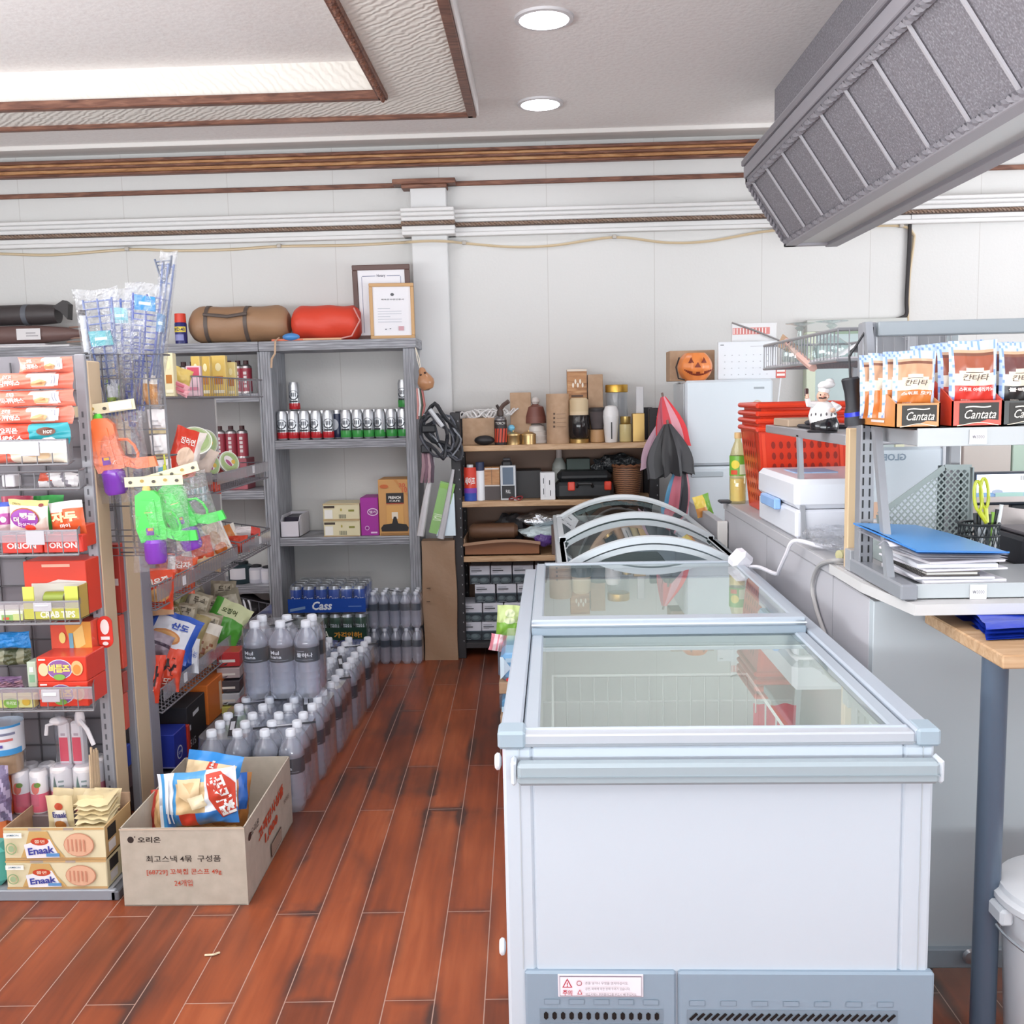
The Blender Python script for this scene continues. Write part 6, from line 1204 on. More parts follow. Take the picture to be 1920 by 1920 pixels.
# ================================================================== second gondola running back along the aisle
SX, BX = -1.42, -1.67
t = T('aisle_gondola', 'grey and beige gondola of sloping wire baskets running back along the aisle', 'gondola', (-1.55, 3.3, 0))
b0x, b1x = P(223, 1116, 3.28).x, P(238, 1116, 3.28).x; zB = P(190, 670, 3.28).z
b = MB(); b.box(b0x, 3.28, 0, b1x, 3.292, zB, '#96969c:g', .003); t.part(b, 'upright')
b = MB(); b.box(b0x+.004, 3.292, .05, b1x+.001, 3.40, zB-.02, BE, .003); t.part(b, 'end_panel', label='beige wood end panel')
b = MB(); b.box(b0x+.004, 3.40, 0, b1x+.002, 3.485, zB, '#8d8a94:g', .003); t.part(b, 'upright')
b = MB(); b.box(BX-.03, 3.45, .05, BX, 5.0, 1.60, '#aaa6a8', .001).box(BX-.032, 5.0, .05, BX+.004, 5.015, 1.60, '#d9d5d3', .001); t.part(b, 'back_panel')
b = MB(); b.box(BX, 3.45, 0, SX, 5.0, .10, '#6d6a70', .003); t.part(b, 'base')
def xz(px, py, x=SX): return PX(px, py, x)
def basket2(z0, y0, y1, h, strip=None, slope=.0):
    b = MB(); zt = z0+h
    for z in (z0, zt): b.tube([(BX, y0, z+slope), (SX, y0, z), (SX, y1, z), (BX, y1, z+slope), ], .0035, '#7d7a80', 5, True)
    n = int((y1-y0)/.032)
    for k in range(n+1): y = y0+(y1-y0)*k/n; b.tube([(SX, y, zt), (SX, y, z0), (BX, y, z0+slope)], .0018, '#7d7a80', 4)
    for k in range(6): x = BX+(SX-BX)*(k+.5)/6; zz = z0+slope*(SX-x)/(SX-BX); b.tube([(x, y0, zz+h), (x, y0, zz), (x, y1, zz), (x, y1, zz+h)], .0018, '#7d7a80', 4)
    o = t.part(b, 'wire_basket')
    if strip: z_, hh, tags = strip; t.part(MB().box(SX+.004, y0+.01, z_, SX+.006, y1-.01, z_+hh, 'strip', 0), 'price_strip', o)
    if strip:
        for k, y in enumerate(strip[2]): t.part(MB().box(SX+.006, y-.012, strip[0]+.01, SX+.008, y+.018, strip[0]+.045, '#e6e4e8', 0), 'price_tag', o)
yy = lambda px, py: xz(px, py).y
zt1 = P(440, 745, 4.9).z
basket2(zt1, 4.05, 5.0, .085)
zA = PX(470, 872, SX); basket2(zA.z-.085, 4.2, 5.02, .08, (zA.z-.05, .05, [4.75]))
zA1 = PX(380, 889, SX); basket2(zA1.z-.085, 3.5, 4.16, .08, (zA1.z-.05, .05, [3.9]))
zC = PX(400, 1062, SX); basket2(zC.z-.05, 3.47, 4.45, .09, (zC.z-.02, .055, [3.75]), .04); basket2(zC.z-.045, 4.5, 5.0, .09, (zC.z-.015, .05, [4.8]), .04)
zD = PX(400, 1232, SX); basket2(zD.z-.055, 3.47, 4.95, .09, (zD.z-.015, .055, [3.7, 4.3]), .06)
# ---- goods: GB puts a bag where the line of sight meets the plane x
def GB(name, label, px0, px1, pyt, pyb, x, Th, m, pat=None, prints=None, yaw=.5, pitch=.3, roll=0, group=None, cat='snack bag', grow=1.17, **kw):
    c = PX((px0+px1)/2, (pyt+pyb)/2, x); k = c.y/1840; return bag(name, label, cat, c, axes(yaw, pitch, roll), (px1-px0)*k*grow, (pyt-pyb)*-k*grow, Th, m, pat, prints, group, **kw)
def GC(name, label, px0, px1, pyt, pyb, x, d, m, front=None, yaw=.25, cat='carton', right=None, group=None):
    c = PX((px0+px1)/2, pyb, x); k = c.y/1840; w = (px1-px0)*k; h = (pyb-pyt)*k
    return carton(name, label, cat, c.x-w/2, c.x+w/2, c.z, c.z+h, c.y, d, m, front, group, yaw, right)
yl = lambda s: s.rect(.2, .3, .8, .5, '#b8752e').ell(.5, .72, .2, .1, '#efe2b0').rect(.15, .08, .85, .16, '#efe6cc')
g_ = 'yellow cartons in the top basket'
zb1 = zt1+.004
for px0, px1, pt, x, m_, lab in ((306, 324, 662, -1.50, '#e2d8b0', 'cream carton nearest the hanging nets in the top basket'), (358, 374, 668, -1.55, '#d9b860:g', 'yellow carton left in the cluster of the top basket'), (375, 393, 668, -1.56, '#d2ae54:g', 'second yellow carton in the cluster of the top basket'), (395, 422, 667, -1.53, '#e0c06a:g', 'wide yellow carton in the cluster of the top basket'), (423, 440, 679, -1.50, '#e3cf8a:g', 'short yellow carton at the right of the top basket cluster')):
    c = PX((px0+px1)/2, 745, x); y = c.y; q0, q1 = P(px0, 700, y).x, P(px1, 700, y).x; carton('snack_carton', lab, 'carton', q0, q1, zb1, P(px0, pt, y).z, y, .05, m_, yl, g_, .1)
c = PX(360, 745, -1.48); carton('snack_carton', 'pink and white carton in front of the yellow cluster', 'carton', P(347, 700, c.y).x, P(373, 700, c.y).x, zb1, P(360, 686, c.y).z, c.y, .05, '#e3c2cc', lambda s: s.rect(.1, .66, .9, .95, '#c94a62').rect(.2, .2, .8, .3, '#d98aa0'), yaw=.2)
GB('snack_bag', 'yellow snack bag lying across the left of the top basket', 316, 356, 690, 718, -1.49, .04, '#d9bd6a:g', roll=.35, seed=3)
for k in range(2): GB('wafer_bar', ['lower pink wafer bar lying in the top basket', 'upper pink wafer bar lying in the top basket'][k], 316, 352, 716+9*k, 728+9*k, -1.47, .02, '#d99aa0:g', prints=lambda s: s.rect(.2, .3, .8, .7, '#b8586a'), roll=.5, yaw=.3, seed=5+k, group='pink wafer bars')
# second basket
def redn(s): s.ell(.5, .4, .3, .2, '#f0d2b8').text('진라면', .45, .72, .14, '#f5e7e0', w=.5, bold=.03)
GB('noodle_bag', 'big red noodle bag in the near part of the second basket', 324, 372, 808, 895, -1.50, .07, '#d6402c:gb', lambda a, c: '#eadfd8:g' if a > .72 and c > .2 else None, redn, yaw=.5, roll=.35, seed=8)
def cup(name, label, px, py, x, r, ax_, h, body):
    c = PX(px, py, x); tt = T(name, label, 'noodle cup', c, 'noodle cups in the second basket'); a = V(ax_).normalized(); b = MB(); b.lathe([(r*.72, -h), (r*.95, -.012), (r*1.0, -.01), (r*1.0, 0)], c, body, 26, axis=a, ms=[body, '#e6e6e2', '#e6e6e2']); tt.part(b, 'cup_body')
    b = MB(); b.lathe([(r*1.0, .0005), (r*.93, .002), (.001, .0025)], c, '#dfe2d6', 26, axis=a, ms=['#e9ebe4', '#b9c79c'], cap=False)
    q = V((0, 0, 1)).rotation_difference(a).to_matrix(); s = Fr(b, c+q @ V((-r, -r, .003)), q @ V((2*r, 0, 0)), q @ V((0, 2*r, 0))); s.ell(.5, .5, .40, .40, '#9fb57c').ell(.45, .5, .28, .2, '#e6dcdc').ell(.5, .42, .2, .08, '#a8527a').ell(.62, .62, .1, .1, '#d8b04a'); tt.part(b, 'lid')
cup('noodle_cup', 'largest noodle cup with a green and white lid tipped to the aisle', 366, 826, -1.47, .070, (.35, -.75, .55), .09, '#e9e4e0')
cup('noodle_cup', 'noodle cup standing on edge behind the largest one', 386, 830, -1.55, .062, (.75, -.6, .1), .08, '#dfe2dc')
cup('noodle_cup', 'white noodle cup below the largest lid', 395, 872, -1.46, .050, (.8, -.55, .1), .08, '#e3e6e2')
cup('noodle_cup', 'red and white noodle cup at the far end of the second basket', 430, 866, -1.47, .052, (.75, -.6, .28), .08, '#d9504a')
GB('noodle_bag', 'white and orange noodle bag under the noodle cups', 352, 398, 838, 888, -1.49, .05, '#e3cfc0:gb', lambda a, c: '#cf4a34:g' if a < .3 else None, roll=.5, yaw=.5, seed=9)
GB('bottle_pack', 'pale blue and white packet at the near end of the second basket', 352, 384, 902, 938, -1.46, .04, '#d4e2e6:g', lambda a, c: '#7d9aa6:g' if int(a*8) % 2 else None, yaw=.4, seed=10)
GB('snack_bag', 'small red packet under the far noodle cup', 392, 412, 905, 925, -1.45, .03, '#d0503c:g', yaw=.5, seed=11)
# third basket
OR = '#dc4a2a:gb'
def shr(s): s.text('새우깡', .5, .62, .2, '#f6e8e0', w=.7, bold=.04, rot=.3).ell(.55, .3, .3, .16, '#e8b070').text('6', .12, .35, .2, '#f6f0ec', w=.18, bold=.05)
def fri(s): [s.rect(.2+.1*k, .15, .25+.1*k, .5, '#e8b878', 2) for k in range(6)]; s.text('감자', .5, .72, .2, '#f4e6da', w=.5, bold=.03)
GB('snack_bag', 'orange red prawn snack bag nearest in the third basket', 264, 322, 1070, 1138, -1.47, .07, OR, None, shr, yaw=.5, pitch=.35, roll=.15, seed=12)
GB('snack_bag', 'orange snack bag with a white stripe next to the prawn snack', 316, 364, 1046, 1108, -1.48, .06, '#d9562e:gb', lambda a, c: '#ece4de:g' if a < .22 else None, fri, yaw=.5, pitch=.35, roll=.2, seed=13)
GB('snack_bag', 'second orange snack bag peeping behind the striped one', 296, 340, 1040, 1100, -1.56, .06, '#c9482c:gb', yaw=.5, seed=14)
GB('snack_bag', 'beige and white snack bag with an orange picture in the third basket', 384, 428, 984, 1050, -1.50, .06, '#e4cdb4:gb', lambda a, c: '#ece8e4:g' if a < .18 or a > .86 else None, lambda s: s.ell(.5, .3, .26, .16, '#d9742f').ell(.45, .6, .2, .18, '#c9a07a'), yaw=.55, pitch=.3, roll=-.3, seed=15)
GB('snack_bag', 'orange and cream snack bag leaning behind the beige one', 410, 448, 988, 1040, -1.55, .05, '#dd8a4a:gb', lambda a, c: '#efe6da:g' if a > .8 else None, yaw=.5, roll=-.3, seed=16)
GB('snack_bag', 'tan snack bag lying under the green water guns', 370, 412, 1040, 1068, -1.47, .05, '#d9b88c:gb', yaw=.5, roll=.2, seed=17)
GB('snack_bag', 'white and red tipped bag lying at the far end of the third basket', 424, 482, 989, 1008, -1.50, .06, '#e6dcdc:g', lambda a, c: '#d24a40:g' if a > .78 else None, yaw=.3, pitch=.9, ends='u', seed=18)
GB('snack_bag', 'red snack bag below the white tipped bag', 432, 464, 1006, 1034, -1.46, .05, '#d2472f:gb', yaw=.5, seed=19)
# fourth basket
TOF = '#a59a84:gb'
tf = lambda s: s.rect(.12, .2, .88, .8, '#c2b8a2', 4).text('두부', .5, .5, .35, '#5f5648', w=.5, bold=.02)
tp = [(398, 440, 1090, 1128, -1.58, .15, 'beige tofu snack packet highest in the fourth basket'), (352, 392, 1112, 1150, -1.52, .4, 'beige tofu snack packet left of the highest one'), (328, 366, 1132, 1168, -1.50, .3, 'beige tofu snack packet near the blue bag'), (368, 412, 1150, 1188, -1.47, .35, 'beige tofu snack packet at the front of the pile'), (384, 424, 1120, 1156, -1.54, .2, 'beige tofu snack packet in the middle of the pile'), (300, 338, 1138, 1166, -1.54, -.2, 'beige gold tofu snack packet at the pile left end')]
for k, (a, c, p0, p1, x, ro, lab) in enumerate(tp): GB('tofu_snack', lab, a, c, p0, p1, x, .05, TOF if k != 5 else '#8f8556:gb', None, tf, yaw=.5, pitch=.55, roll=ro, seed=60+k, group='beige tofu snacks')
GB('snack_bag', 'bright green and cream snack bag at the right of the fourth basket', 390, 456, 1130, 1206, -1.45, .07, '#4c9a34:gb', lambda a, c: '#c9cfa2:g' if c > .55 and a > .2 else None, lambda s: s.text('오징어', .45, .72, .14, '#4a5a30', w=.4, bold=.03), yaw=.5, pitch=.5, roll=.6, seed=70)
def sand(s): s.ell(.42, .4, .3, .16, '#c9834a').ell(.42, .4, .26, .12, '#dba468').text('산도', .62, .68, .16, '#2f4fae', w=.36, bold=.04)
GB('snack_bag', 'blue and white biscuit bag tilted at the front of the fourth basket', 278, 362, 1152, 1232, -1.46, .07, '#d9dce6:gb', lambda a, c: '#2a55b4:g' if c > .84 or a > .86 or (a < .1) else None, sand, yaw=.45, pitch=.5, roll=.5, seed=71)
GB('snack_bag', 'blue chequered biscuit bag beside the price strip', 318, 370, 1200, 1258, -1.46, .06, '#2a52b0:gb', lambda a, c: ('#4f78cc:g' if (int(a*12)+int(c*12)) % 2 and a < .62 else ('#e6e8ee:g' if a > .72 else None)), lambda s: s.text('샌드', .84, .5, .12, '#3a62c0', w=.2, rot=1.2), yaw=.5, pitch=.4, roll=.15, seed=72)
GB('snack_bag', 'brown nut picture snack bag right of the blue chequered bag', 350, 404, 1168, 1240, -1.47, .06, '#b9a080:gb', lambda a, c: '#e2dbd0:g' if c > .7 else ('#8a4f30:g' if (int(a*9)*7+int(c*9)*5) % 3 == 0 and c < .5 else None), yaw=.5, pitch=.4, roll=.4, seed=73)
GB('snack_bag', 'dull grey biscuit bag behind the tilted blue and white bag', 272, 318, 1188, 1226, -1.47, .06, '#9a8c98:gb', lambda a, c: '#4a3c4c:g' if .4 < c < .6 else None, yaw=.5, roll=.5, seed=74)
def sa(s): s.text('사', .5, .55, .42, '#2a1c20', w=.5, bold=.05).text('또', .5, .2, .14, '#f2d8cc', w=.3, bold=.02)
GB('snack_bag', 'red snack bag with black lettering at the near end of the fourth basket', 268, 302, 1232, 1312, -1.452, .06, '#d9442c:gb', None, sa, yaw=.5, pitch=.3, roll=.25, seed=75)
GB('snack_bag', 'red snack bag with black lettering beside the blue chequered bag', 292, 338, 1220, 1290, -1.448, .06, '#dc4a30:gb', None, sa, yaw=.5, pitch=.3, roll=.25, seed=76)
GB('snack_bag', 'red snack bag behind the two lettered red bags', 272, 312, 1216, 1268, -1.50, .06, '#cc402a:gb', yaw=.5, seed=77)
for a, c, p0, p1, x, m_, pt, ro, lab in (
    (330, 376, 1012, 1070, -1.55, '#e0cfc0:gb', '#d9582f:g', .2, 'cream and orange snack bag standing behind the striped orange one'),
    (356, 398, 1010, 1062, -1.50, '#d9552f:gb', '#efe0d0:g', -.15, 'orange snack bag with a cream foot under the green water guns'),
    (448, 476, 1000, 1030, -1.56, '#d8452f:gb', '#e8d8cc:g', .1, 'red snack bag at the back of the far third basket'),
    (276, 322, 1100, 1150, -1.50, '#c94a30:gb', '#e2b48a:g', .1, 'dark orange snack bag hanging low under the third basket rail')):
    GB('snack_bag', lab, a, c, p0, p1, x, .05, m_, lambda u, w_, pt=pt: pt if w_ < .3 else None, yaw=.5, pitch=.3, roll=ro, seed=int(a))
for a, c, p0, p1, x, m_, pt, ro, lab in (
    (300, 346, 1098, 1140, -1.56, '#7d7848:gb', '#b8b089:g', .5, 'olive snack packet at the back left of the fourth basket'),
    (338, 378, 1086, 1124, -1.60, '#8a8272:gb', '#c4bca8:g', -.2, 'grey beige snack packet at the back of the fourth basket'),
    (330, 384, 1150, 1200, -1.50, '#a8986a:gb', '#d9d0b4:g', .5, 'gold and cream snack packet behind the tilted blue bag'),
    (412, 450, 1106, 1150, -1.54, '#97907c:gb', '#c9c2ae:g', -.1, 'beige snack packet behind the bright green bag'),
    (276, 312, 1150, 1196, -1.54, '#2f5aa8:gb', '#d4d9e4:g', .3, 'blue topped biscuit bag at the near back of the fourth basket')):
    GB('snack_bag', lab, a, c, p0, p1, x, .05, m_, lambda u, w_, pt=pt: pt if .3 < w_ < .7 and .2 < u < .8 else None, yaw=.5, pitch=.5, roll=ro, seed=int(a)+3)
# on the base
def blk(s): s.poly([(.5, .62), (.82, .78), (.82, .88), (.5, .74)], '#d4d4d8').poly([(.3, .56), (.42, .6), (.4, .72), (.3, .7)], '#c9c9ce').text('515', .5, .3, .16, '#b9b9c0', w=.4, rot=.3)
c = PX(346, 1440, -1.45); BL = .101
carton('black_carton', 'large black carton on the base of the aisle gondola', 'carton', -1.60, -1.425, BL, P(346, 1326, c.y).z, 3.72, .21, '#26252a', None, right=lambda s: s.poly([(.3, .72), (.62, .74), (.62, .82), (.3, .80)], '#c9c9ce').poly([(.08, .5), (.16, .52), (.16, .62), (.08, .6)], '#c9c9ce').text('515', .22, .25, .14, '#b9b9c0', w=.3))
carton('blue_carton', 'blue carton with a white oval in front of the black carton', 'carton', -1.56, -1.42, BL+.02, P(300, 1372, 3.6).z, 3.56, .13, '#2b3a9c:g', lambda s: s.rect(.0, .0, 1, .04, '#8a8cc0'), right=lambda s: s.ell(.4, .35, .22, .2, '#d4d8ee').ell(.4, .35, .17, .16, '#2b3a9c').text('오예', .4, .35, .1, '#d4d8ee', w=.3))
carton('red_carton', 'red and black carton between the blue and black cartons', 'carton', -1.55, -1.415, BL, BL+.14, 3.695, .024, '#b8382c:g', right=None)
yo = PX(375, 1360, -1.45).y; zo = P(375, 1360, 3.95).z
carton('orange_carton', 'bright orange carton standing behind the black carton', 'carton', -1.60, -1.42, zo, P(375, 1286, 3.95).z, 3.95, .34, '#d9722c', lambda s: s.rect(.3, .3, .7, .36, '#b85a20'), right=lambda s: s.rect(.42, .12, .52, .85, '#e8c8a8'))
carton('brown_carton', 'dark brown carton under the bright orange carton', 'carton', -1.61, -1.42, BL, zo-.001, 3.94, .35, '#4a3436')
for k, (p0, p1, m_, lab) in enumerate(((1222, 1250, '#c23a3c:g', 'red packet at the top of the pile behind the stacked water pack'), (1252, 1272, '#b9a8a8:g', 'pale packet in the pile behind the stacked water pack'), (1276, 1298, '#4f4a50:g', 'dark packet in the pile behind the stacked water pack'), (1300, 1322, '#c6c9d0:g', 'white packet in the pile behind the stacked water pack'), (1324, 1350, '#c9c46a:g', 'yellow green packet at the bottom of the visible pile'))):
    GC('snack_packet', lab, 404, 448, p0, p1, -1.40, .12, m_, lambda s: s.rect(.1, .3, .8, .5, '#e6dfd8').poly([(.2, .1), (.5, .3), (.4, .1)], '#3a3438'), cat='packet', yaw=.1)
# ================================================================== big cardboard box of snack bags on the floor
A, B_, C_ = PZ(234, 1699, 0), PZ(466, 1697, 0), PZ(549, 1541, 0); hB = P(300, 1553, A.y).z
D_ = A+(C_-B_); up = V((0, 0, hB)); u = (B_-A); v = (C_-B_)
t = T('cardboard_box', 'open printed cardboard box of snack bags on the plank floor', 'box', (A+C_)/2)
b = MB(); th = .004; n1 = V((0, 0, 1)).cross(u).normalized(); n2 = V((0, 0, 1)).cross(v).normalized()
for p, q, n_ in ((A, u, n1), (B_, v, n2), (D_, u, -n1), (A, v, -n2)):
    b.prism([p, p+q, p+q+up, p+up], n_*th, 'palecard')
b.prism([A, B_, C_, D_], (0, 0, th), 'palecard')
s = Fr(b, A-n1*0, u, up)
s.n = -n1; s.eps = .0006
s.ell(.085, .855, .026, .042, '#2b2220').rect(.115, .885, .125, .9, '#2b2220').text('오리온', .235, .855, .075, '#2b2220', w=.185, bold=.02)
s.text('최고스낵 4묶  구성품', .50, .61, .085, '#2d2624', w=.60, bold=.005).text('[68729] 꼬북칩 콘스프 49g', .50, .44, .085, '#b8462e', w=.60, bold=.005).text('24개입', .49, .30, .085, '#b8462e', w=.145, bold=.005)
s.rect(0, .985, 1, 1.0, '#ccb8a4')
s = Fr(b, B_, v, up); s.n = n2*-1 if n2.x < 0 else n2; s.eps = .0006
s.text('오리온', .19, .80, .10, '#2d2624', w=.16).ell(.085, .79, .03, .05, '#2b2220').text('고객감사상품', .52, .66, .17, '#c24a2c', w=.56, bold=.04, rot=.08).text('1,000', .50, .44, .15, '#c24a2c', w=.28, bold=.04).text('오리온', .86, .5, .06, '#4a3c36', w=.12)
s.rect(.46, .07, .70, .26, '#4a3c36').rect(.47, .085, .69, .245, '#b39f8d').rect(.48, .1, .68, .23, '#9c8a7b')
t.part(b, 'carton_body')
ctr = (A+C_)/2
def kob(s):
    s.poly([(.64, .95), (.82, .97), (.985, .70), (.985, .20), (.82, .12), (.68, .50)], '#c9412c').text('포카칩', .835, .54, .24, '#f4efee', w=.56, bold=.04, rot=-1.3).poly([(.28, .92), (.58, .90), (.56, .62), (.42, .5), (.30, .62)], '#e2c49a').poly([(.36, .86), (.50, .84), (.46, .66)], '#d3ac7c').poly([(.42, .58), (.6, .62), (.66, .4), (.48, .36)], '#e6d3b0').rect(.12, .1, .15, .92, '#eef0f4', 6).rect(.19, .1, .21, .92, '#e6e9f0', 6)
def kpat(a, c):
    if a < .06: return None
    if a < .1 or .21 < a < .26: return '#4a9ad4:g'
    if c < .26: return '#c9402e:g' if .3 < a < .5 else '#3f82d0:g'
    if .26 < a < .64: return '#d9b88a:g' if c < .86 else '#5b9fd0:g'
    return None
bag('snack_bag', 'white blue and red potato chip bag standing at the front of the box', 'snack bag', P(372, 1496, 3.0), axes(.05, .12, -.08), .25, .185, .085, '#e6e8ee:gb', kpat, kob, ends='u', seal=.12, seed=80, nu=24, nv=18)
bag('snack_bag', 'blue and tan potato chip bag leaning behind the front bag', 'snack bag', P(396, 1466, 3.12), axes(-.2, .35, .05), .21, .19, .08, '#dfe3ea:gb', lambda a, c: '#2f86cf:g' if (c > .85 or a > .93) else ('#c98f58:g' if c < .6 else ('#cf4a34:g' if .45 < a < .65 else '#e0c8a0:g')), lambda s: s.text('포', .55, .8, .12, '#f4efee', w=.1, bold=.04), seed=81, ends='v', nu=20, nv=18)
bag('snack_bag', 'brown and blue chip bag on its side at the right in the box', 'snack bag', P(432, 1508, 3.08), axes(.6, .2, .2), .13, .2, .08, '#a8703c:gb', lambda a, c: '#2d62b4:g' if .6 < a < .85 and c > .4 else None, seed=82)
bag('snack_bag', 'small red and tan bag at the left inside the cardboard box', 'snack bag', P(300, 1528, 3.02), axes(-.4, .2, -.2), .07, .16, .05, '#b8443a:gb', lambda a, c: '#d9b07a:g' if a > .5 else None, seed=83)
bag('snack_bag', 'tan chip bag lying under the other bags in the cardboard box', 'snack bag', V((ctr.x-.03, ctr.y-.06, .09)), axes(.1, 1.3, 0), .26, .3, .08, '#c99a62:gb', seed=84)
# ================================================================== packs of big water bottles
BS = .096; BH = .305
bm, cm, lm, lm2 = bottlemesh(BS*.49, BH, 4, 18), capmesh(BS*.49, BH), labelmesh(BS*.49, BH, 'Mul'), labelmesh(BS*.49, BH, '물하나')
wx = -1.285
rows_ = ['front row', 'second row', 'third row', 'fourth row', 'back row']
for j in range(5):
    for i in range(2):
        pack('water_pack', 'shrink wrapped pack of big water bottles on the floor, %s on the %s' % (rows_[j], ('gondola side', 'aisle side')[i]), wx+i*2.06*BS+.010*j, 3.41+.297*j, .001, 2, 3, BS, bm, BH*.72, BH*.93, group='big water packs', strap=PI/2+.3 if (i+j) % 2 else .25, item_name='bottle', lid=cm, label_mesh=lm)
p = PZ(437, 1328, BH+.003); px_ = p.x
t = pack('water_pack', 'shrink wrapped pack of big water bottles standing on top of the floor packs', px_+.005, 3.80, BH+.0035, 3, 2, BS*1.09, bottlemesh(BS*.535, BH*1.03, 4, 22), BH*.74, BH*.96, group='big water packs', strap=-.5, item_name='bottle', lid=capmesh(BS*.535, BH*1.03), label_mesh=labelmesh(BS*.535, BH*1.03, 'Mul'))
for k, o in enumerate([c for c in t.o.children if c.name.startswith('bottle')]):
    if k == 2: [setattr(ch, 'data', labelmesh(BS*.535, BH*1.03, '물하나')) for ch in o.children if ch.name.startswith('paper_label')]
# ================================================================== wire grid with hanging toys between the gondolas
MY = 3.17
t = T('wire_display_grid', 'upright wire display grid with hanging toys between the two gondolas', 'display grid', P(240, 1040, MY))
q00, q10, q01, q11 = P(156, 664, MY), P(303, 664, MY), P(196, 1042, MY), P(330, 1042, MY-.02)
def gq(a, c): return q00*(1-a)*(1-c)+q10*a*(1-c)+q01*(1-a)*c+q11*a*c
b = MB(); gm = '#59575c:g'
b.tube([gq(0, 0), gq(1, 0), gq(1, 1), gq(0, 1)], .0042, gm, 6, True)
for a in (.22, .44, .62, .80): b.tube([gq(a, 0), gq(a, 1)], .0029, gm, 4)
for c in (.12, .25, .37, .5, .62, .75, .87, .90, .93, .96): b.tube([gq(0, c), gq(1, c)], .0027, gm, 4)
off = V((0, .07, 0))
for c in (0, .5, 1): b.tube([gq(0, c), gq(0, c)+off, gq(1, c)+off, gq(1, c)], .003, gm, 5)
t.part(b, 'wire_grid')
b = MB()
for px, py in ((200, 780), (268, 905), (318, 890)): p = P(px, py, MY-.005); b.tube([p+V((0, .005, 0)), p+V((0, -.09, .01))], .003, '#a9a7ab:m', 5)
t.part(b, 'hook')
def cello(mb, c, W, H, Th, seed, roll_=0, m='filmx', yaw=0): pillow(mb, c, axes(yaw, 0, roll_), W, H, Th, m, seed=seed, seal=.03, nu=14, nv=18, crk=.10)
def gun(label, pc, top, H, roll_, col, tip, seed, y, flip=1):
    """bagged toy water gun hanging muzzle up; pc: image centre, H: height of the bag"""
    c = P(*pc, y); k = y/1840; tt = T('toy_water_gun', label, 'toy', P(*top, y), 'bagged toy water guns')
    r, p, n = axes(.15, 0, roll_)
    h = H*k; s_ = h/.42
    def L(x, z, d=0): return c+r*(x*s_*flip*1.28)+p*(z*s_)+n*(d*s_)
    def slab(pts, d, m, nm=None):
        b = MB(); b.prism([L(x, z, -d) for x, z in pts], n*(2*d*s_), m)
        return b
    b = slab([(-.045, .13), (-.02, .150), (.012, .146), (.030, .12), (.034, .03), (.042, -.01), (.040, -.05), (-.038, -.06), (-.050, .0)], .020, col)
    b.prism([L(x, z, -.026) for x, z in ((-.03, .11), (.012, .11), (.016, .02), (.02, -.03), (-.028, -.03))], n*(.052*s_), col)
    b.prism([L(x, z, -.015) for x, z in ((.036, .0), (.062, -.018), (.128, -.022), (.132, -.062), (.075, -.062), (.042, -.045))], n*(.03*s_), col)
    b.tube([L(.034, .06), L(.06, .055), L(.075, .03), L(.082, -.005), L(.078, -.02)], .006*s_, col, 6)
    b.prism([L(-.02+.001, .06-.0, .026), L(.006, .06, .026), L(.006, .062, .026), L(-.02, .062, .026)], n*(.001), '#e8a070'); tt.part(b, 'gun_body')
    b = MB(); b.lathe([(.034*s_, -.085*s_), (.043*s_, -.07*s_), (.044*s_, .0), (.034*s_, .012*s_)], L(-.0, -.062), '#7c3fae:G', 20, axis=p); tt.part(b, 'water_tank')
    b = MB(); b.lathe([(.016*s_, 0), (.017*s_, .012*s_), (.012*s_, .024*s_)], L(-.012, .142), tip, 14, axis=p); tt.part(b, 'nozzle')
    b = MB(); s = Fr(b, L(-.018, -.03, .0265), r*(.03*s_*flip), p*(.03*s_)); s.rect(0, 0, 1, 1, '#7a4aa0').rect(.2, .6, .9, .95, '#e0a53c'); tt.part(b, 'sticker')
    b = MB(); cello(b, L(.02, -.01), .25*s_, .34*s_, .075*s_, seed, roll_); tt.part(b, 'clear_bag')
    b = MB(); o = L(-.075, .165, .002); s = Fr(b, o, r*(.225*s_), p*(.04*s_)); b.prism([o, o+r*(.225*s_), o+r*(.225*s_)+p*(.04*s_), o+p*(.04*s_)], n*.002, '#ddd5b4'); s.k = 4
    for i in range(5): s.ell(.1+.2*i, .45+.1*(i % 2), .035, .16, ('#4a443a', '#b0934a')[i % 2], 10)
    s.rect(.58, .12, .95, .9, '#e6e3e6') if tip == '#58c840:g' else None
    tt.part(b, 'header_card')
gun('bagged orange toy water gun hanging nearest to the top of the grid', (206, 856), (206, 770), 208, -.12, '#ee7338:g', '#58c840:g', 3, MY-.07)
gun('bagged green toy water gun hanging lower left on the grid', (288, 988), (280, 906), 200, -.02, '#3fd24a:g', '#e0b270:g', 4, MY-.10)
gun('bagged green toy water gun hanging lower right on the grid', (342, 968), (322, 888), 190, -.26, '#36c943:g', '#e0b270:g', 5, MY-.06)
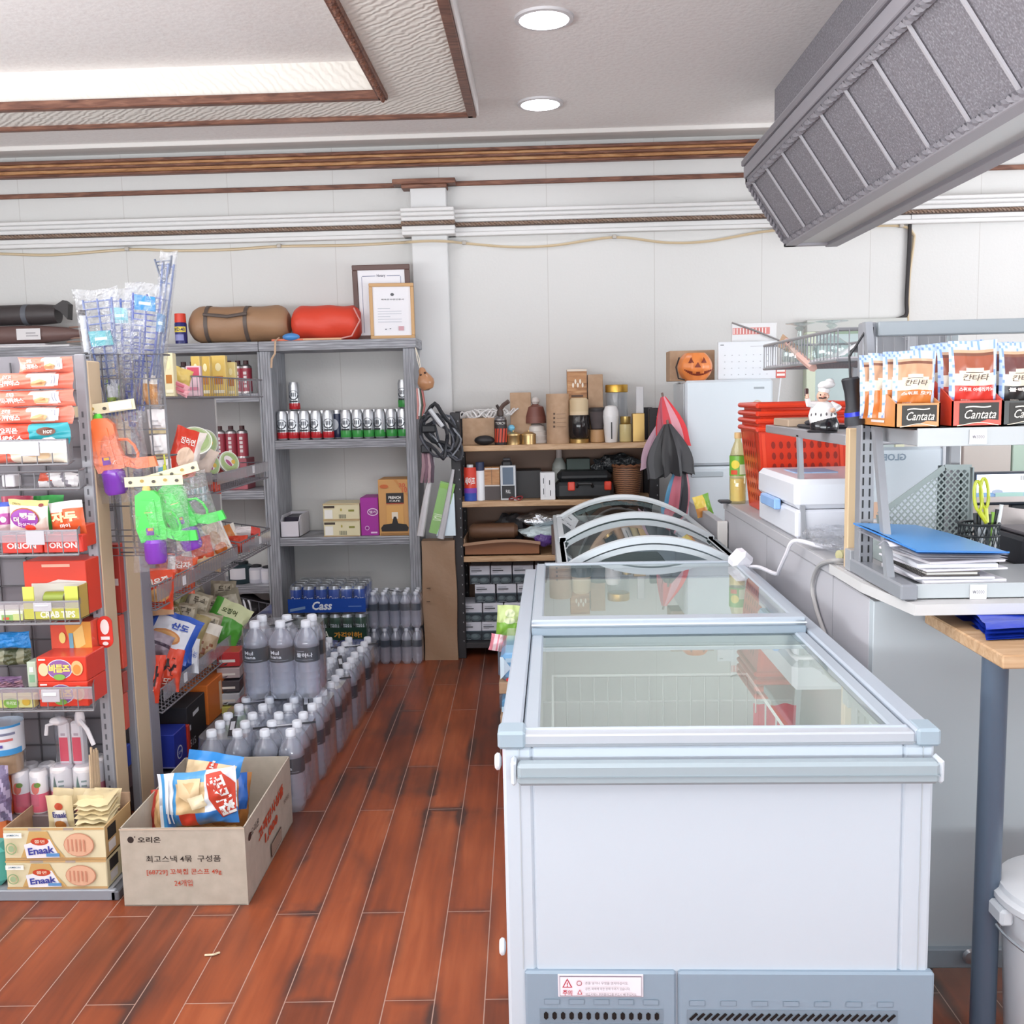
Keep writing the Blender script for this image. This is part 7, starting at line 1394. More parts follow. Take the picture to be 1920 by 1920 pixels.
# insect nets in clear sleeves standing in the grid
def net(label, bot, top, w, col, card, seed, rungs=14, y=MY+.035, sleeve=True, fork=False):
    p0, p1 = P(*bot, y), P(*top, y); d = p1-p0; e = V((d.z, 0, -d.x)).normalized()*w; tt = T('toy_insect_net', label, 'toy', p0, 'bagged toy insect nets')
    b = MB()
    for k in (-1, 0, 1): b.tube([p0+e*(.25*k), p0+d*.55+e*(.8*k), p1+e*(1.0*k)], .0038, col, 6)
    for i in range(rungs): f = .28+.70*i/(rungs-1); ww = .25+.75*min(1, f/.7); b.tube([p0+d*f-e*ww, p0+d*f+e*ww], .0026, col, 5)
    tt.part(b, 'net_frame')
    if card:
        b = MB(); c = p0+d*card[0]-e*.7+V((0, -.012, 0)); b.prism([c, c+e*1.5, c+e*1.4+d*.12, c-e*.1+d*.13], (0, -.003, 0), card[1]); s = Fr(b, c+V((0, -.003, 0)), e*1.4, d*.12); s.rect(.2, .4, .8, .6, '#cfe6e8'); tt.part(b, 'card_label')
    if sleeve: b = MB(); a_ = math.atan2(d.x, d.z); cello(b, p0+d*.56+V((0, -.005, 0)), w*3.2, d.length*1.05, .06, seed, a_); tt.part(b, 'clear_sleeve')
TEA = '#3f9aa2:g'
net('blue toy insect net leaning left in a clear sleeve with a teal card', (214, 780), (182, 560), .048, '#4a5f9a:g', (.60, TEA), 31, 12)
net('blue toy insect net in the middle of the bundle', (236, 790), (226, 560), .036, '#3f5fb0:g', (.80, '#6fb8c0:g'), 32, 12, MY+.05)
net('deep blue toy insect net with close rungs at the right of the bundle', (262, 770), (276, 552), .046, '#2f4aa6:g', (.86, '#2f7fb4:g'), 33, 15)
net('dark blue toy insect net standing in front of the middle one', (248, 800), (246, 615), .030, '#2c3f8c:g', None, 34, 10, MY+.02)
net('tall grey blue toy net with a forked open end at the top right', (288, 760), (316, 494), .018, '#5f6f9a:g', (.52, '#3f7fae:g'), 35, 7, MY+.045)
b = MB(); e = P(316, 494, MY+.045); f = P(309, 530, MY+.045)
tt = T('net_fork', 'splayed dark fork tip of a toy net rising highest over the grid', 'toy', f)
for dx, dz in ((-.028, .075), (0, .07), (.028, .085)): b.tube([f, f+V((dx*.6, 0, .03)), f+V((dx, 0, dz))], .0035, '#474f63:g', 6)
for k in (.04, .055, .066): b.tube([f+V((-.025*k/.07, 0, k)), f+V((.025*k/.07, 0, k+.004))], .0024, '#5a637a:g', 5)
tt.part(b, 'fork')
b = MB(); b.tube([P(178, 770, MY+.03), P(154, 590, MY+.03)], .010, '#c9ccd4:g', 10); b.tube([P(178, 770, MY+.03), P(172, 726, MY+.03)], .0125, '#3b3537', 10).tube([P(154, 592, MY+.03), P(153, 582, MY+.03)], .011, '#2f2c30', 10)
for k in range(4): p = P(162+1.4*k, 662+8*k, MY+.02); b.box(p.x-.006, p.y-.002, p.z-.005, p.x+.006, p.y, p.z+.003, '#2a2a2c', .001)
b.obj('silver_pole', 'silver telescopic toy pole leaning at the left of the grid', 'pole')
bag('snack_bag', 'lime green trimmed bag hanging inside the wire grid', 'packet', P(214, 735, MY+.04), axes(0, 0, .05), .052, .085, .03, '#d6e0c0:g', lambda a, c: '#a9cc3c:g' if a < .15 or a > .85 or c < .3 else '#d8d8da:g', seed=91)
bag('snack_bag', 'orange and white bag hanging inside the wire grid', 'packet', P(282, 732, MY+.04), axes(.2, 0, .05), .05, .10, .03, '#d9a05c:g', lambda a, c: '#efe4d4:g' if c > .7 else ('#cf8a3c:g' if int(a*6) % 2 else None), seed=92)
for k, (py, lab) in enumerate(((790, 'topmost white packet hanging at the right of the wire grid'), (838, 'middle white packet hanging at the right of the wire grid'), (884, 'lowest white packet hanging at the right of the wire grid'))): bag('white_packet', lab, 'packet', P(295+5*k, py, MY+.045), axes(.2, 0, -.03), .062, .08, .025, '#dcd8d8:g', lambda a, c: '#cfc09a:g' if c < .2 else None, lambda s: s.rect(.2, .3, .7, .35, '#a9a5a8').rect(.2, .5, .6, .55, '#b5b1b4'), seed=95+k, group='white packets on the grid')
b = MB(); p = P(309, 870, MY-.01); b.tube([p, p+V((.004, 0, -.05)), p+V((-.006, 0, -.05)), p+V((-.003, 0, -.005))], .0035, '#c9d04a:g', 6, True); b.tube([p+V((.001, 0, 0)), p+V((.0, 0, .03))], .003, '#c9d04a:g', 6); b.obj('yellow_clip', 'small lime yellow clip dangling on the wire grid', 'clip')
b = MB(); p = P(298, 905, MY); b.prism([p, p+V((.022, 0, .006)), p+V((.03, 0, .055)), p+V((.006, 0, .05))], (0, -.012, 0), '#4f8fa6:g'); b.obj('blue_clip', 'teal blue plastic clip above the green water guns', 'clip')
# ================================================================== on and behind the counter
RK = '#8d8f95:g'; ZC1 = ZT+.0025
t = T('counter_rack', 'grey slotted steel rack standing on the service counter', 'rack', (1.4, 2.4, ZC1))
def S_(px, py, y): return P(px, py, y)
fx_ = .78; yu, yf = 2.47, 2.20
b = MB(); zt_ = P(1600, 607, yu).z
b.box(fx_, yu-.04, ZC1, fx_+.035, yu, zt_, '#888a90:g', .003)
for k in range(21):
    for c in (.007, .023): b.box(fx_+c-.002, yu-.0408, ZC1+.03+.028*k, fx_+c+.002, yu-.0398, ZC1+.049+.028*k, '#1b1b1e', 0)
t.part(b, 'slotted_upright')
b = MB(); b.prism([(fx_-.002, yf+.02, ZC1+.03), (fx_-.002, yf+.044, ZC1+.03), (fx_-.002, yu-.036, zt_), (fx_-.002, yu-.06, zt_)], (.017, 0, 0), '#8f9298:g'); t.part(b, 'slanted_post')
b = MB(); b.box(fx_-.004, 2.13, ZC1, fx_+.034, yu+.02, ZC1+.035, '#85888f:g', .004); t.part(b, 'foot_bar')
b = MB(); b.box(fx_+.03, yu-.06, zt_-.035, 3.0, yu-.02, zt_, '#8f969b:g', .003); t.part(b, 'top_bar')
x0 = fx_+.03; zs1 = P(1800, 804, 2.18).z
b = MB(); b.box(x0, 2.15, zs1-.034, 3.0, yu-.03, zs1, '#a4a8ad:g', .002).box(x0, 2.145, zs1-.036, 3.0, 2.152, zs1+.004, '#b1b7ba:g', .001); sh = t.part(b, 'upper_shelf')
b = MB(); b.box(x0, 2.155, ZC1, 3.0, yu-.03, ZC1+.022, '#a8adb2:g', .002).box(x0, 2.15, ZC1, 3.0, 2.158, ZC1+.032, '#b4babd:g', .001); sh2 = t.part(b, 'lower_shelf')
for z_, px, p_ in ((zs1-.016, 1833, sh), (ZC1+.014, 1835, sh2)):
    xx = P(px, 815 if p_ is sh else 1108, 2.145).x; yq = 2.143 if p_ is sh else 2.148
    b = MB(); b.box(xx-.018, yq-.002, z_-.016, xx+.018, yq, z_+.016, '#e8e6ea', 0); Fr(b, (xx-.018, yq-.002, z_-.016), (.036, 0, 0), (0, 0, .032)).text('₩3000', .5, .5, .25, '#85838a', w=.7, bold=0); t.part(b, 'price_card', p_)
b = MB(); xg0, xg1 = P(1645, 640, 2.75).x, P(1775, 640, 2.75).x; zg0, zg1 = P(1700, 672, 2.75).z, P(1700, 622, 2.75).z
b.box(xg0, 2.75, zg0, xg1, 2.765, zg1, '#8f9196:g', .002).box(xg1-.004, 2.74, zg0-.2, xg1+.03, 2.77, zg1+.02, '#9aa2a6:g', .003).box((xg0+xg1)/2-.015, 2.735, zg0-.1, (xg0+xg1)/2+.012, 2.75, zg1+.005, '#a3a5aa:g', .002); t.part(b, 'rear_panel')
b = MB()
for k in range(16): x = xg0+.01+(xg1-xg0-.02)*k/15; b.tube([(x, 2.82, zg0-.09), (x, 2.82, zg0+.006+.01*math.sin(PI*k/15))], .003, '#d9dadd:g', 4)
t.part(b, 'rear_wire')
# rear rack section running back: shelf, basket and its post
zsh = P(1440, 797, 3.5).z
t = T('rear_counter_rack', 'rear section of the counter rack with a wire basket over a shelf', 'rack', (.95, 3.1, ZC1))
b = MB(); b.box(.80, 2.62, zsh-.028, 1.12, 3.55, zsh, '#97979d:g', .003); t.part(b, 'shelf')
b = MB(); p0 = P(1511, 812, 3.15); b.prism([(.80, 3.10, zsh-.02), (.80, 3.125, zsh-.02), (.80, 3.065, ZC1), (.80, 3.04, ZC1)], (.014, 0, 0), '#9a9ca2:g'); t.part(b, 'slanted_post')
for y in (2.66, 3.5): t.part(MB().box(1.09, y, ZC1, 1.12, y+.03, zsh+.22, '#93959b:g', .003), 'upright')
zb0, zb1_ = P(1425, 692, 3.55).z, P(1425, 648, 3.55).z
b = MB(); wm = '#8b8c90:g'
for z in (zb0, zb1_): b.tube([(.80, 2.70, z), (.80, 3.58, z), (1.10, 3.58, z), (1.10, 2.70, z)], .005, wm, 6, True)
for k in range(27): y = 2.70+.88*k/26; b.tube([(.80, y, zb1_), (.80, y, zb0), (1.10, y, zb0), (1.10, y, zb1_)], .0025, wm, 4)
for k in range(11): x = .80+.03*k; b.tube([(x, 2.70, zb1_), (x, 2.70, zb0), (x, 3.58, zb0), (x, 3.58, zb1_)], .0022, wm, 4)
b.box(.802, 2.72, zb0+.004, 1.098, 3.56, zb0+.01, '#c9c6cb', 0); t.part(b, 'wire_basket')
zb = zb0+.0105
for px, py, r, yv, lab in ((1500, 606, .055, 3.16, 'upturned glass goblet at the far side of the rear wire basket'), (1560, 602, .055, 2.85, 'upturned glass goblet next to the slotted upright')):
    x = P(px, py, yv).x; h = P(px, py, yv).z-zb; cyl_ = MB(); cyl_.lathe([(r*.95, 0), (r*1.0, .01), (r*.95, h*.35), (r*.4, h*.55), (r*.14, h*.62), (r*.12, h*.8), (r*.3, h*.88), (r*.14, h*.93), (r*.8, h*.985), (r*.82, h)], (x, yv, zb), 'glass', 28); cyl_.obj('glass_goblet', lab, 'glass', 'upturned goblets')
b = MB(); o = P(1480, 660, 3.2); b.box(o.x-.1, 3.16, zb, o.x-.08, 3.2, zb+.02, '#c99a9a', .003)
b = MB(); b.tube([P(1475, 640, 3.3), P(1500, 668, 3.1), P(1525, 690, 2.95)], .012, '#cfa79c', 6); b.obj('striped_stick', 'pinkish striped stick lying across the rear wire basket', 'stick')
b = MB(); b.grid(lambda a, c: V((.83+.22*c, 2.74+.30*a, zb+.004+.06*math.sin(PI*c)*(1-a*.7))), 8, 8, '#e6e6ea'); b.obj('white_paper', 'white curled paper sheet in the rear wire basket', 'paper')
b = MB(); p = P(1474, 632, 3.42); b.prism([p+V((-.03, 0, -.03)), p+V((.03, 0, -.06)), p+V((.045, 0, -.035)), p+V((-.01, 0, .01))], (0, .01, 0), K); b.obj('cardboard_piece', 'small torn cardboard piece in the far end of the rear basket', 'cardboard')
b = MB(); x0, x1 = P(1436, 790, 3.35).x, P(1500, 790, 3.35).x; b.box(max(x0, .805), 3.25, zsh+.0005, .805+.16, 3.45, zsh+.026, '#b7a08a', .003); b.obj('wooden_slab', 'beige wooden slab on the far end of the chef shelf', 'slab')
b = MB(); b.box(.82, 3.02, zsh+.0005, .93, 3.20, zsh+.012, '#26242a', .006).ell((.86, 3.1, zsh+.018), .04, .05, .012, '#2c2a30', 14, 8); b.obj('black_gadget', 'flat black gadget on the shelf beside the chef figurine', 'gadget')
# chef figurine
c = P(1542, 797, 2.80); cx_, cy_, cz_ = c.x, 2.80, zsh+.0005; k = .155
t = T('chef_figurine', 'glazed chef figurine in white with a black apron raising one arm', 'figurine', (cx_, cy_, cz_))
F_ = lambda x, y, z: V((cx_+x*k, cy_+y*k, cz_+z*k))
b = MB(); b.lathe([(.26*k, 0), (.27*k, .03*k), (.24*k, .05*k)], F_(0, 0, 0), '#262428:g', 20); t.part(b, 'base')
b = MB(); b.lathe([(.15*k, .05*k), (.22*k, .16*k), (.25*k, .30*k), (.22*k, .42*k), (.17*k, .52*k), (.08*k, .57*k)], F_(0, 0, 0), '#e4e2e2:G', 24); b.ell(F_(.04, -.12, .40), .10*k, .10*k, .10*k, '#e4e2e2:G'); t.part(b, 'body')
b = MB(); b.lathe([(.24*k, .045*k), (.255*k, .16*k), (.20*k, .30*k)], F_(.03, -.02, 0), '#1d1c20:G', 24, cap=False)
t.part(b, 'apron'); b = MB()
for i in range(7): a = -1.2+.4*i; b.ell(F_(.24*math.sin(a), -.25*math.cos(a), .32+.015*(i % 2)), .016*k, .016*k, .03*k, '#5c585c', 8, 6)
t.part(b, 'apron_trim')
b = MB(); b.tube([F_(-.12, -.02, .50), F_(-.27, -.06, .52), F_(-.30, -.08, .62)], .05*k, '#e4e2e2:G', 10, rr=[.07*k, .06*k, .05*k]).tube([F_(-.30, -.08, .62), F_(-.31, -.08, .70)], .035*k, '#d8a890:g', 8); t.part(b, 'raised_arm')
b = MB(); b.box(cx_-.35*k, cy_-.1*k, cz_+.66*k, cx_-.28*k, cy_-.05*k, cz_+.80*k, '#4a3434:g', .002); t.part(b, 'held_bottle')
b = MB(); b.tube([F_(.14, -.03, .50), F_(.24, -.12, .44), F_(.14, -.22, .40)], .05*k, '#e4e2e2:G', 10, rr=[.07*k, .065*k, .05*k]); b.ell(F_(.11, -.25, .40), .045*k, .045*k, .045*k, '#d8a890:g'); t.part(b, 'bent_arm')
b = MB(); b.ell(F_(-.02, -.05, .65), .105*k, .11*k, .11*k, '#dcae98:g'); b.ell(F_(-.045, -.165, .65), .03*k, .03*k, .025*k, '#d89a86:g', 10, 8)
for dx in (-.075, .0): b.ell(F_(dx-.01, -.145, .68), .012*k, .01*k, .016*k, '#2a2022', 8, 6)
b.tube([F_(-.11, -.135, .625), F_(-.045, -.165, .617), F_(.02, -.145, .625)], .014*k, '#3a2a26', 6); b.ell(F_(.085, -.05, .65), .02*k, .03*k, .035*k, '#d8a890:g', 8, 6); t.part(b, 'head')
b = MB(); b.lathe([(.10*k, 0), (.105*k, .07*k)], F_(.0, -.03, .72), '#e6e4e4:G', 16, axis=(.25, 0, 1)); b.ell(F_(.06, -.03, .86), .15*k, .13*k, .075*k, '#ebe9e9:G', 16, 10).ell(F_(-.03, -.05, .84), .08*k, .09*k, .06*k, '#ebe9e9:G', 12, 8).ell(F_(.12, 0, .92), .08*k, .08*k, .05*k, '#ebe9e9:G', 12, 8); t.part(b, 'chef_hat')
# flashlight on the upright
p = P(1594, 708, 2.385); q = P(1604, 797, 2.385); d = (q-p); t = T('flashlight', 'black flashlight with a blue ring hanging on the slotted upright', 'flashlight', q); R_ = 17*2.385/1840
ax_ = (q-p).normalized(); L = (q-p).length
t.part(MB().lathe([(R_*.82, 0), (R_*.95, L*.04), (R_*.78, L*.3), (R_*.80, L*.6), (R_*1.02, L*.72)], p, '#232429', 20, axis=ax_), 'grip'); t.part(MB().lathe([(R_*1.04, L*.72), (R_*1.04, L*.81)], p, '#2236c8:g', 20, axis=ax_), 'blue_ring'); t.part(MB().lathe([(R_*1.03, L*.81), (R_*1.12, L*.9), (R_*1.10, L)], p, '#2a2c32', 20, axis=ax_), 'head')
b = MB(); b.tube([p, p+V((.0, .01, .05)), V((fx_+.01, 2.425, p.z+.12)), V((fx_+.01, 2.425, zt_-.01))], .003, '#232327', 5); t.part(b, 'cord')
# coffee pouches in display boxes
def coffee(label, x0, x1, y, zt, zh, col, dcol, col2, name2, tilt, npz, drink, seed, opening):
    z = zs1+.0045; w = x1-x0; t = T('coffee_display_box', label, 'display box', ((x0+x1)/2, y, z), 'coffee display boxes'); dpt = .22; b = MB()
    b.box(x0, y, z, x1, y+.003, zt, col, 0).box(x0, y, z, x1, y+dpt, z+.003, col, 0)
    for xx in (x0, x1-.003): b.prism([(xx, y, z), (xx, y+dpt, z), (xx, y+dpt, zh), (xx, y+dpt*.75, zh), (xx, y, zt)], (.003, 0, 0), col)
    b.box(x0, y+dpt-.003, z, x1, y+dpt, zh, col, 0)
    s = Fr(b, (x0, y, z), (w, 0, 0), (0, 0, zt-z)); s.poly([(.14, .1), (.14, .92), (.92, .92), (.92, .24), (.7, .28), (.5, .14), (.3, .10)], '#34322f'); 
    for i in range(14): a0 = .10+.82*i/14; a1 = .10+.82*(i+1)/14; f = lambda a: .14+.06*math.sin((a-.1)*6.5-1.2)-.02; s.poly([(a0, f(a0)), (a1, f(a1)), (a1, f(a1)-.03), (a0, f(a0)-.03)], '#e6d8c4'); s.k -= 1
    s.k += 2; s.text('Cantata', .55, .48, .34, '#efe9de', w=.62, shear=.4, bold=.005).text('~', .5, .76, .08, '#efe9de', w=.5)
    s = Fr(b, (x0, y+dpt, z), (0, -dpt, 0), (0, 0, zt-z)); s.rect(.3, .38, .7, .62, '#e9d3cc').rect(.3, .2, .7, .3, '#e9d3cc'); t.part(b, 'carton')
    for i in range(npz):
        yy_ = y+.030+.042*i; pw, ph = w*.98, opening; c = V(((x0+x1)/2+.004*(i % 2)-.012*i, yy_, z+.02+ph/2+.0)); b = MB()
        def pat(a, cc):
            ice = cc > .88 or a < .1 or a > .9
            if ice: return '#c3d6f0:g' if (int(a*20)*5+int(cc*22)*3+int(a*7*cc*5)) % 4 else '#86a6dc:g'
            if cc < .43: return col2
            if cc < .66-.26*(abs(a-.5)*1.6)**2: return '#e6d8c4:g'
            if cc > .82: return '#caa88a:g' if (int(a*20)*3+int(cc*22)*5) % 3 else '#7e5140:g'
            return drink
        s = pillow(b, c, axes(.03*(i-1), -.05+.04*i, tilt), pw, ph, .028, '#c3d3ee:g', pat, seed=seed+i, seal=.04, nu=22, nv=26, crk=.04)
        if i == 0:
            s.text('칸타타', .52, .53, .085, '#38251e', w=.54, bold=.004, shear=.2).rect(.3, .592, .66, .599, '#4a342a', 4)
            s.text(name2, .52, .375, .055, '#f4eae4', w=.72, bold=.03).text('콘트라베이스', .3, .235, .02, '#f0e2d8', w=.2)
        t.part(b, 'coffee_pouch')
yb_ = 2.165
cxs = [P(a, 780, yb_).x for a in (1679, 1763, 1785, 1880, 1884, 1972)]
zt0, zh0 = P(1720, 756, yb_).z, P(1640, 712, yb_+.2).z
coffee('orange coffee display box nearest the slotted rack upright', cxs[0], cxs[1], yb_, P(1720, 756, yb_).z, zh0, '#d08a4a:g', '', '#cf7a3a:g', '스위트 모카', 0, 4, '#c99a78:g', 110, P(1720, 662, 2.19).z-zs1-.02)
coffee('red coffee display box in the middle of the upper shelf', cxs[2], cxs[3], yb_, P(1830, 751, yb_).z, zh0+.02, '#d2452f:g', '', '#cf3a30:g', '스위트 아메리카노', -.04, 4, '#a35a42:g', 120, P(1830, 642, 2.19).z-zs1-.02)
coffee('black coffee display box at the right edge of the photo', cxs[4], cxs[5], yb_+.01, P(1915, 751, yb_).z, zh0+.02, '#3a3c3a:g', '', '#2a2626:g', '블랙커피', -.03, 4, '#6b3f3c:g', 130, P(1910, 644, 2.19).z-zs1-.02)
# papers on the lower shelf
z = ZC1+.0275; rnd = random.Random(6); px0, px1 = P(1645, 1080, 2.2).x, P(1880, 1080, 2.17).x
def sheet(name, label, cat, x0, x1, y0, y1, z0, th, yaw, m, tilt=0, group=None, extra=None):
    mb = MB(); mb.box(x0, y0, z0, x1, y1, z0+th, m, .0015)
    if extra: extra(mb)
    mb.about(((x0+x1)/2, (y0+y1)/2, z0), rz(yaw) @ Matrix.Rotation(tilt, 4, 'X')); return mb.obj(name, label, cat, group)
labs = ['lowest white paper bundle on the lower rack shelf', 'white paper bundle just under the spiral notebook', 'thin white paper sheaf above the spiral notebook', 'white paper bundle in the middle of the document pile', 'creased paper sheaf near the top of the document pile']
xs0, xs1 = .825, P(1872, 1060, 2.2).x
hh = [(.009, .06), (.006, -.05), (.005, .10), (.010, -.04), (.006, .13)]
for i, (th, yaw) in enumerate(hh):
    if i == 2:
        t = T('spiral_notebook', 'dark covered spiral notebook in the middle of the document pile', 'notebook', (1.0, 2.2, z)); mb = MB(); mb.box(xs0+.02, 2.175, z, xs1-.05, 2.42, z+.003, '#55504e', .001).box(xs0+.025, 2.178, z+.003, xs1-.055, 2.418, z+.009, '#dedcd6', .001).box(xs0+.02, 2.175, z+.009, xs1-.05, 2.42, z+.012, '#6b625c', .001); t.part(mb, 'cover')
        mb = MB(); [mb.tube([(xs0+.02+.010*math.cos(a), 2.18+.009*j, z+.006+.008*math.sin(a)) for a in [2*PI*q/8 for q in range(8)]], .0012, '#3a3836', 4, True) for j in range(26)]; t.part(mb, 'spiral'); z += .0127
    sheet('paper_stack', labs[i], 'papers', xs0+.01*rnd.random(), xs1-.015+.02*rnd.random(), 2.165+.01*rnd.random(), 2.41, z, th, yaw, ['#e2e0e6', '#dcdce4', '#e6e4ea', '#e1e3ea', '#e4e0e4'][i], 0, 'paper bundles'); z += th+.0008
mb = MB(); mb.grid(lambda a, c: V((.775+.13*a, 2.20+.10*c, z+.004+.025*(1-a)+.01*math.sin(5*c+3*a))), 8, 6, '#e6e4ee'); mb.obj('loose_paper', 'loose white sheet curling out past the slanted rack post', 'paper')
f0, f1, f2_, f3_ = P(1600, 980, 2.36), P(1716, 984, 2.44), P(1893, 1034, 2.15), P(1720, 1032, 2.13)
mb = MB(); n_ = (f1-f0).cross(f3_-f0).normalized(); n_ = n_ if n_.z > 0 else -n_
mb.grid(lambda a, c: f0*(1-a)*(1-c)+f3_*a*(1-c)+f1*(1-a)*c+f2_*a*c+V((0, 0, .003*math.sin(4*a))), 8, 6, '#4f94d4:g'); mb.grid(lambda a, c: f0*(1-a)*(1-c)+f3_*a*(1-c)+f1*(1-a)*c+f2_*a*c+V((0, 0, -.004+.003*math.sin(4*a))), 8, 6, '#2f6cb4:g')
mb.quad(f0, f3_, f3_-V((0, 0, .004)), f0-V((0, 0, .004)), '#3a7cc4').quad(f3_, f2_, f2_-V((0, 0, .004)), f3_-V((0, 0, .004)), '#3a7cc4')
mb.obj('blue_folder', 'bright blue plastic folder on top of the document pile', 'folder')
mb = MB()
for dz in (.006, .012, .018): mb.grid(lambda a, c: (f0*(1-a)*(1-c)+f3_*a*(1-c)+f1*(1-a)*c+f2_*a*c)*.97+V((1.0*.03, 2.28*.03, 1.1*.03-dz+.002*math.sin(5*a+90*dz))), 8, 6, '#dfe0e8')
mb.obj('paper_stack', 'white papers sloping directly under the bright blue folder', 'papers', 'paper bundles')
# grey mesh magazine holder
hy = 2.62; O = lambda px, py: P(px, py, hy)
t = T('magazine_holder', 'grey plastic lattice magazine holder behind the document pile', 'magazine holder', O(1760, 1000)); HG = '#9aa6a6'
pts = [O(1648, 965), O(1772, 876), O(1822, 876), O(1818, 1010), O(1655, 1010)]
mb = MB()
for i in range(5): p, q = pts[i], pts[(i+1) % 5]; d = (q-p).normalized(); e = V((0, 1, 0)).cross(d)*.007; mb.prism([p-e, q-e, q+e, p+e], (0, .004, 0), HG)
import itertools
def inside(p):
    r = False; n = 5
    for i in range(n):
        a, c = pts[i], pts[(i+1) % n]
        if (a.z > p.z) != (c.z > p.z) and p.x < (c.x-a.x)*(p.z-a.z)/(c.z-a.z)+a.x: r = not r
    return r
xa, xb_, za_, zb_ = pts[0].x, pts[2].x, pts[3].z, pts[1].z
for sg in (1, -1):
    for k in range(-14, 26):
        run = []
        for j in range(60):
            zz = za_+(zb_-za_)*j/59; xx = xa+.017*k+sg*(zz-za_)*.9+(0 if sg > 0 else .12); p = V((xx, hy+.002, zz))
            if inside(p): run.append(p)
        if len(run) > 2: mb.tube([run[0], run[-1]], .0026, HG, 4)
t.part(mb, 'lattice_side')
t.part(MB().box(pts[2].x-.055, hy+.08, pts[3].z, pts[2].x+.004, hy+.085, pts[2].z, '#5d6a6c', .001).box(pts[2].x-.005, hy, pts[3].z, pts[2].x+.004, hy+.085, pts[2].z, HG, .001), 'back_wall')
t.part(MB().box(pts[0].x+.01, hy, ZC1, pts[3].x, hy+.085, pts[3].z+.004, HG, .001), 'bottom')
# white panel with mirrored lettering behind
wy = 2.90; x0, x1, z1, z0 = P(1608, 900, wy).x, P(1800, 900, wy).x, P(1700, 838, wy).z, ZC1
t = T('notice_screen', 'white translucent panel with mirrored lettering behind the rack', 'panel', ((x0+x1)/2, wy, z0)); mb = MB()
mb.box(x0, wy, z0, x1-.05, wy+.02, z1, '#d9e2ea', .012).box(x1-.05, wy-.002, z0, x1, wy+.022, z1+.01, '#e6e8ec', .004); s = Fr(mb, (x0, wy, z0), (x1-x0, 0, 0), (0, 0, z1-z0)); s.text('GLOBAL', .30, .90, .07, '#93a3b4', w=-.34, bold=.03).poly([(.18+.14*math.cos(a), .28+.17*math.sin(a)) for a in [PI*i/12 for i in range(13)]], '#e6c0a6').rect(.05, .17, .33, .27, '#e8e4e6').rect(.07, .2, .3, .205, '#b7a5a0').rect(.07, .235, .3, .24, '#b7a5a0'); t.part(mb, 'panel_sheet')
# pen cup, pens, scissors
py_ = 2.46; c = P(1851, 1000, py_); r = 36*py_/1840; zc = ZC1
t = T('pen_cup', 'round black wire mesh pen cup beside the blue folder', 'pen cup', (c.x, py_+r, zc)); zt_ = P(1851, 986, py_).z; mb = MB(); C0 = V((c.x, py_+r, 0))
for k in range(40): a = 2*PI*k/40; mb.tube([C0+V((r*math.cos(a+.25*j*(1 if k % 2 else -1)), r*math.sin(a+.25*j*(1 if k % 2 else -1)), zc+(zt_-zc)*j/4)) for j in range(5)], .0014, '#2b3136', 4)
for z_, q in ((zt_, .0035), (zc+(zt_-zc)*.75, .0025), (zc+.004, .004)): mb.tube([C0+V((r*math.cos(2*PI*k/28), r*math.sin(2*PI*k/28), z_)) for k in range(28)], q, '#22272b', 6, True)
mb.lathe([(r*.96, 0), (r*.96, .003)], (C0.x, C0.y, zc), '#22272b', 24); t.part(mb, 'mesh_cup')
pn = [(1828, 962, '#2b2f33', 'black pen at the left of the pen cup'), (1836, 955, '#d9dde2', 'white pen at the left of the pen cup'), (1844, 962, '#b9bec4', 'grey pen at the front of the pen cup'), (1856, 964, '#3c4448', 'dark marker at the centre of the pen cup'), (1862, 960, '#8fc04a', 'green marker at the centre of the pen cup'), (1870, 955, '#e3e6ea', 'white marker at the right of the pen cup'), (1878, 946, '#e6e8ec', 'tall white and black pen at the right of the pen cup')]
for i, (px, py, m_, lab) in enumerate(pn):
    tip = P(px, py, py_+r); bt = V((C0.x+(tip.x-C0.x)*.55, C0.y+.012*((i % 3)-1), zc+.01)); mb = MB(); d = tip-bt; mb.tube([bt, bt+d*.72], .0052, m_, 8); mb.tube([bt+d*.72, tip], .0048, '#202428' if i % 2 else m_, 8); mb.obj('pen', lab, 'pen', 'pens in the mesh cup')
t = T('scissors', 'lime green handled scissors standing in the pen cup', 'scissors', P(1845, 980, py_+r)); yq = py_+r-.01
for i, (cx2, cy2, ln) in enumerate(((1834, 930, 30), (1846, 925, 30))):
    cc = P(cx2, cy2, yq+.006*i); mb = MB(); k = yq/1840; mb.tube([cc+V((9*k*math.cos(a)*.8+(-.14)*30*k*math.sin(a)*.5*-1*-1, 0, 28*k*math.sin(a))) for a in [2*PI*j/18 for j in range(18)]], .0042, '#c9d23c:g', 8, True); mb.tube([cc+V((.004, 0, -28*k)), P(1850, 980, yq)], .006, '#c9d23c:g', 8); t.part(mb, 'handle')
t.part(MB().tube([P(1850, 978, yq), V((C0.x, C0.y, zc+.03))], .004, '#b9bdc2:m', 6), 'blades')
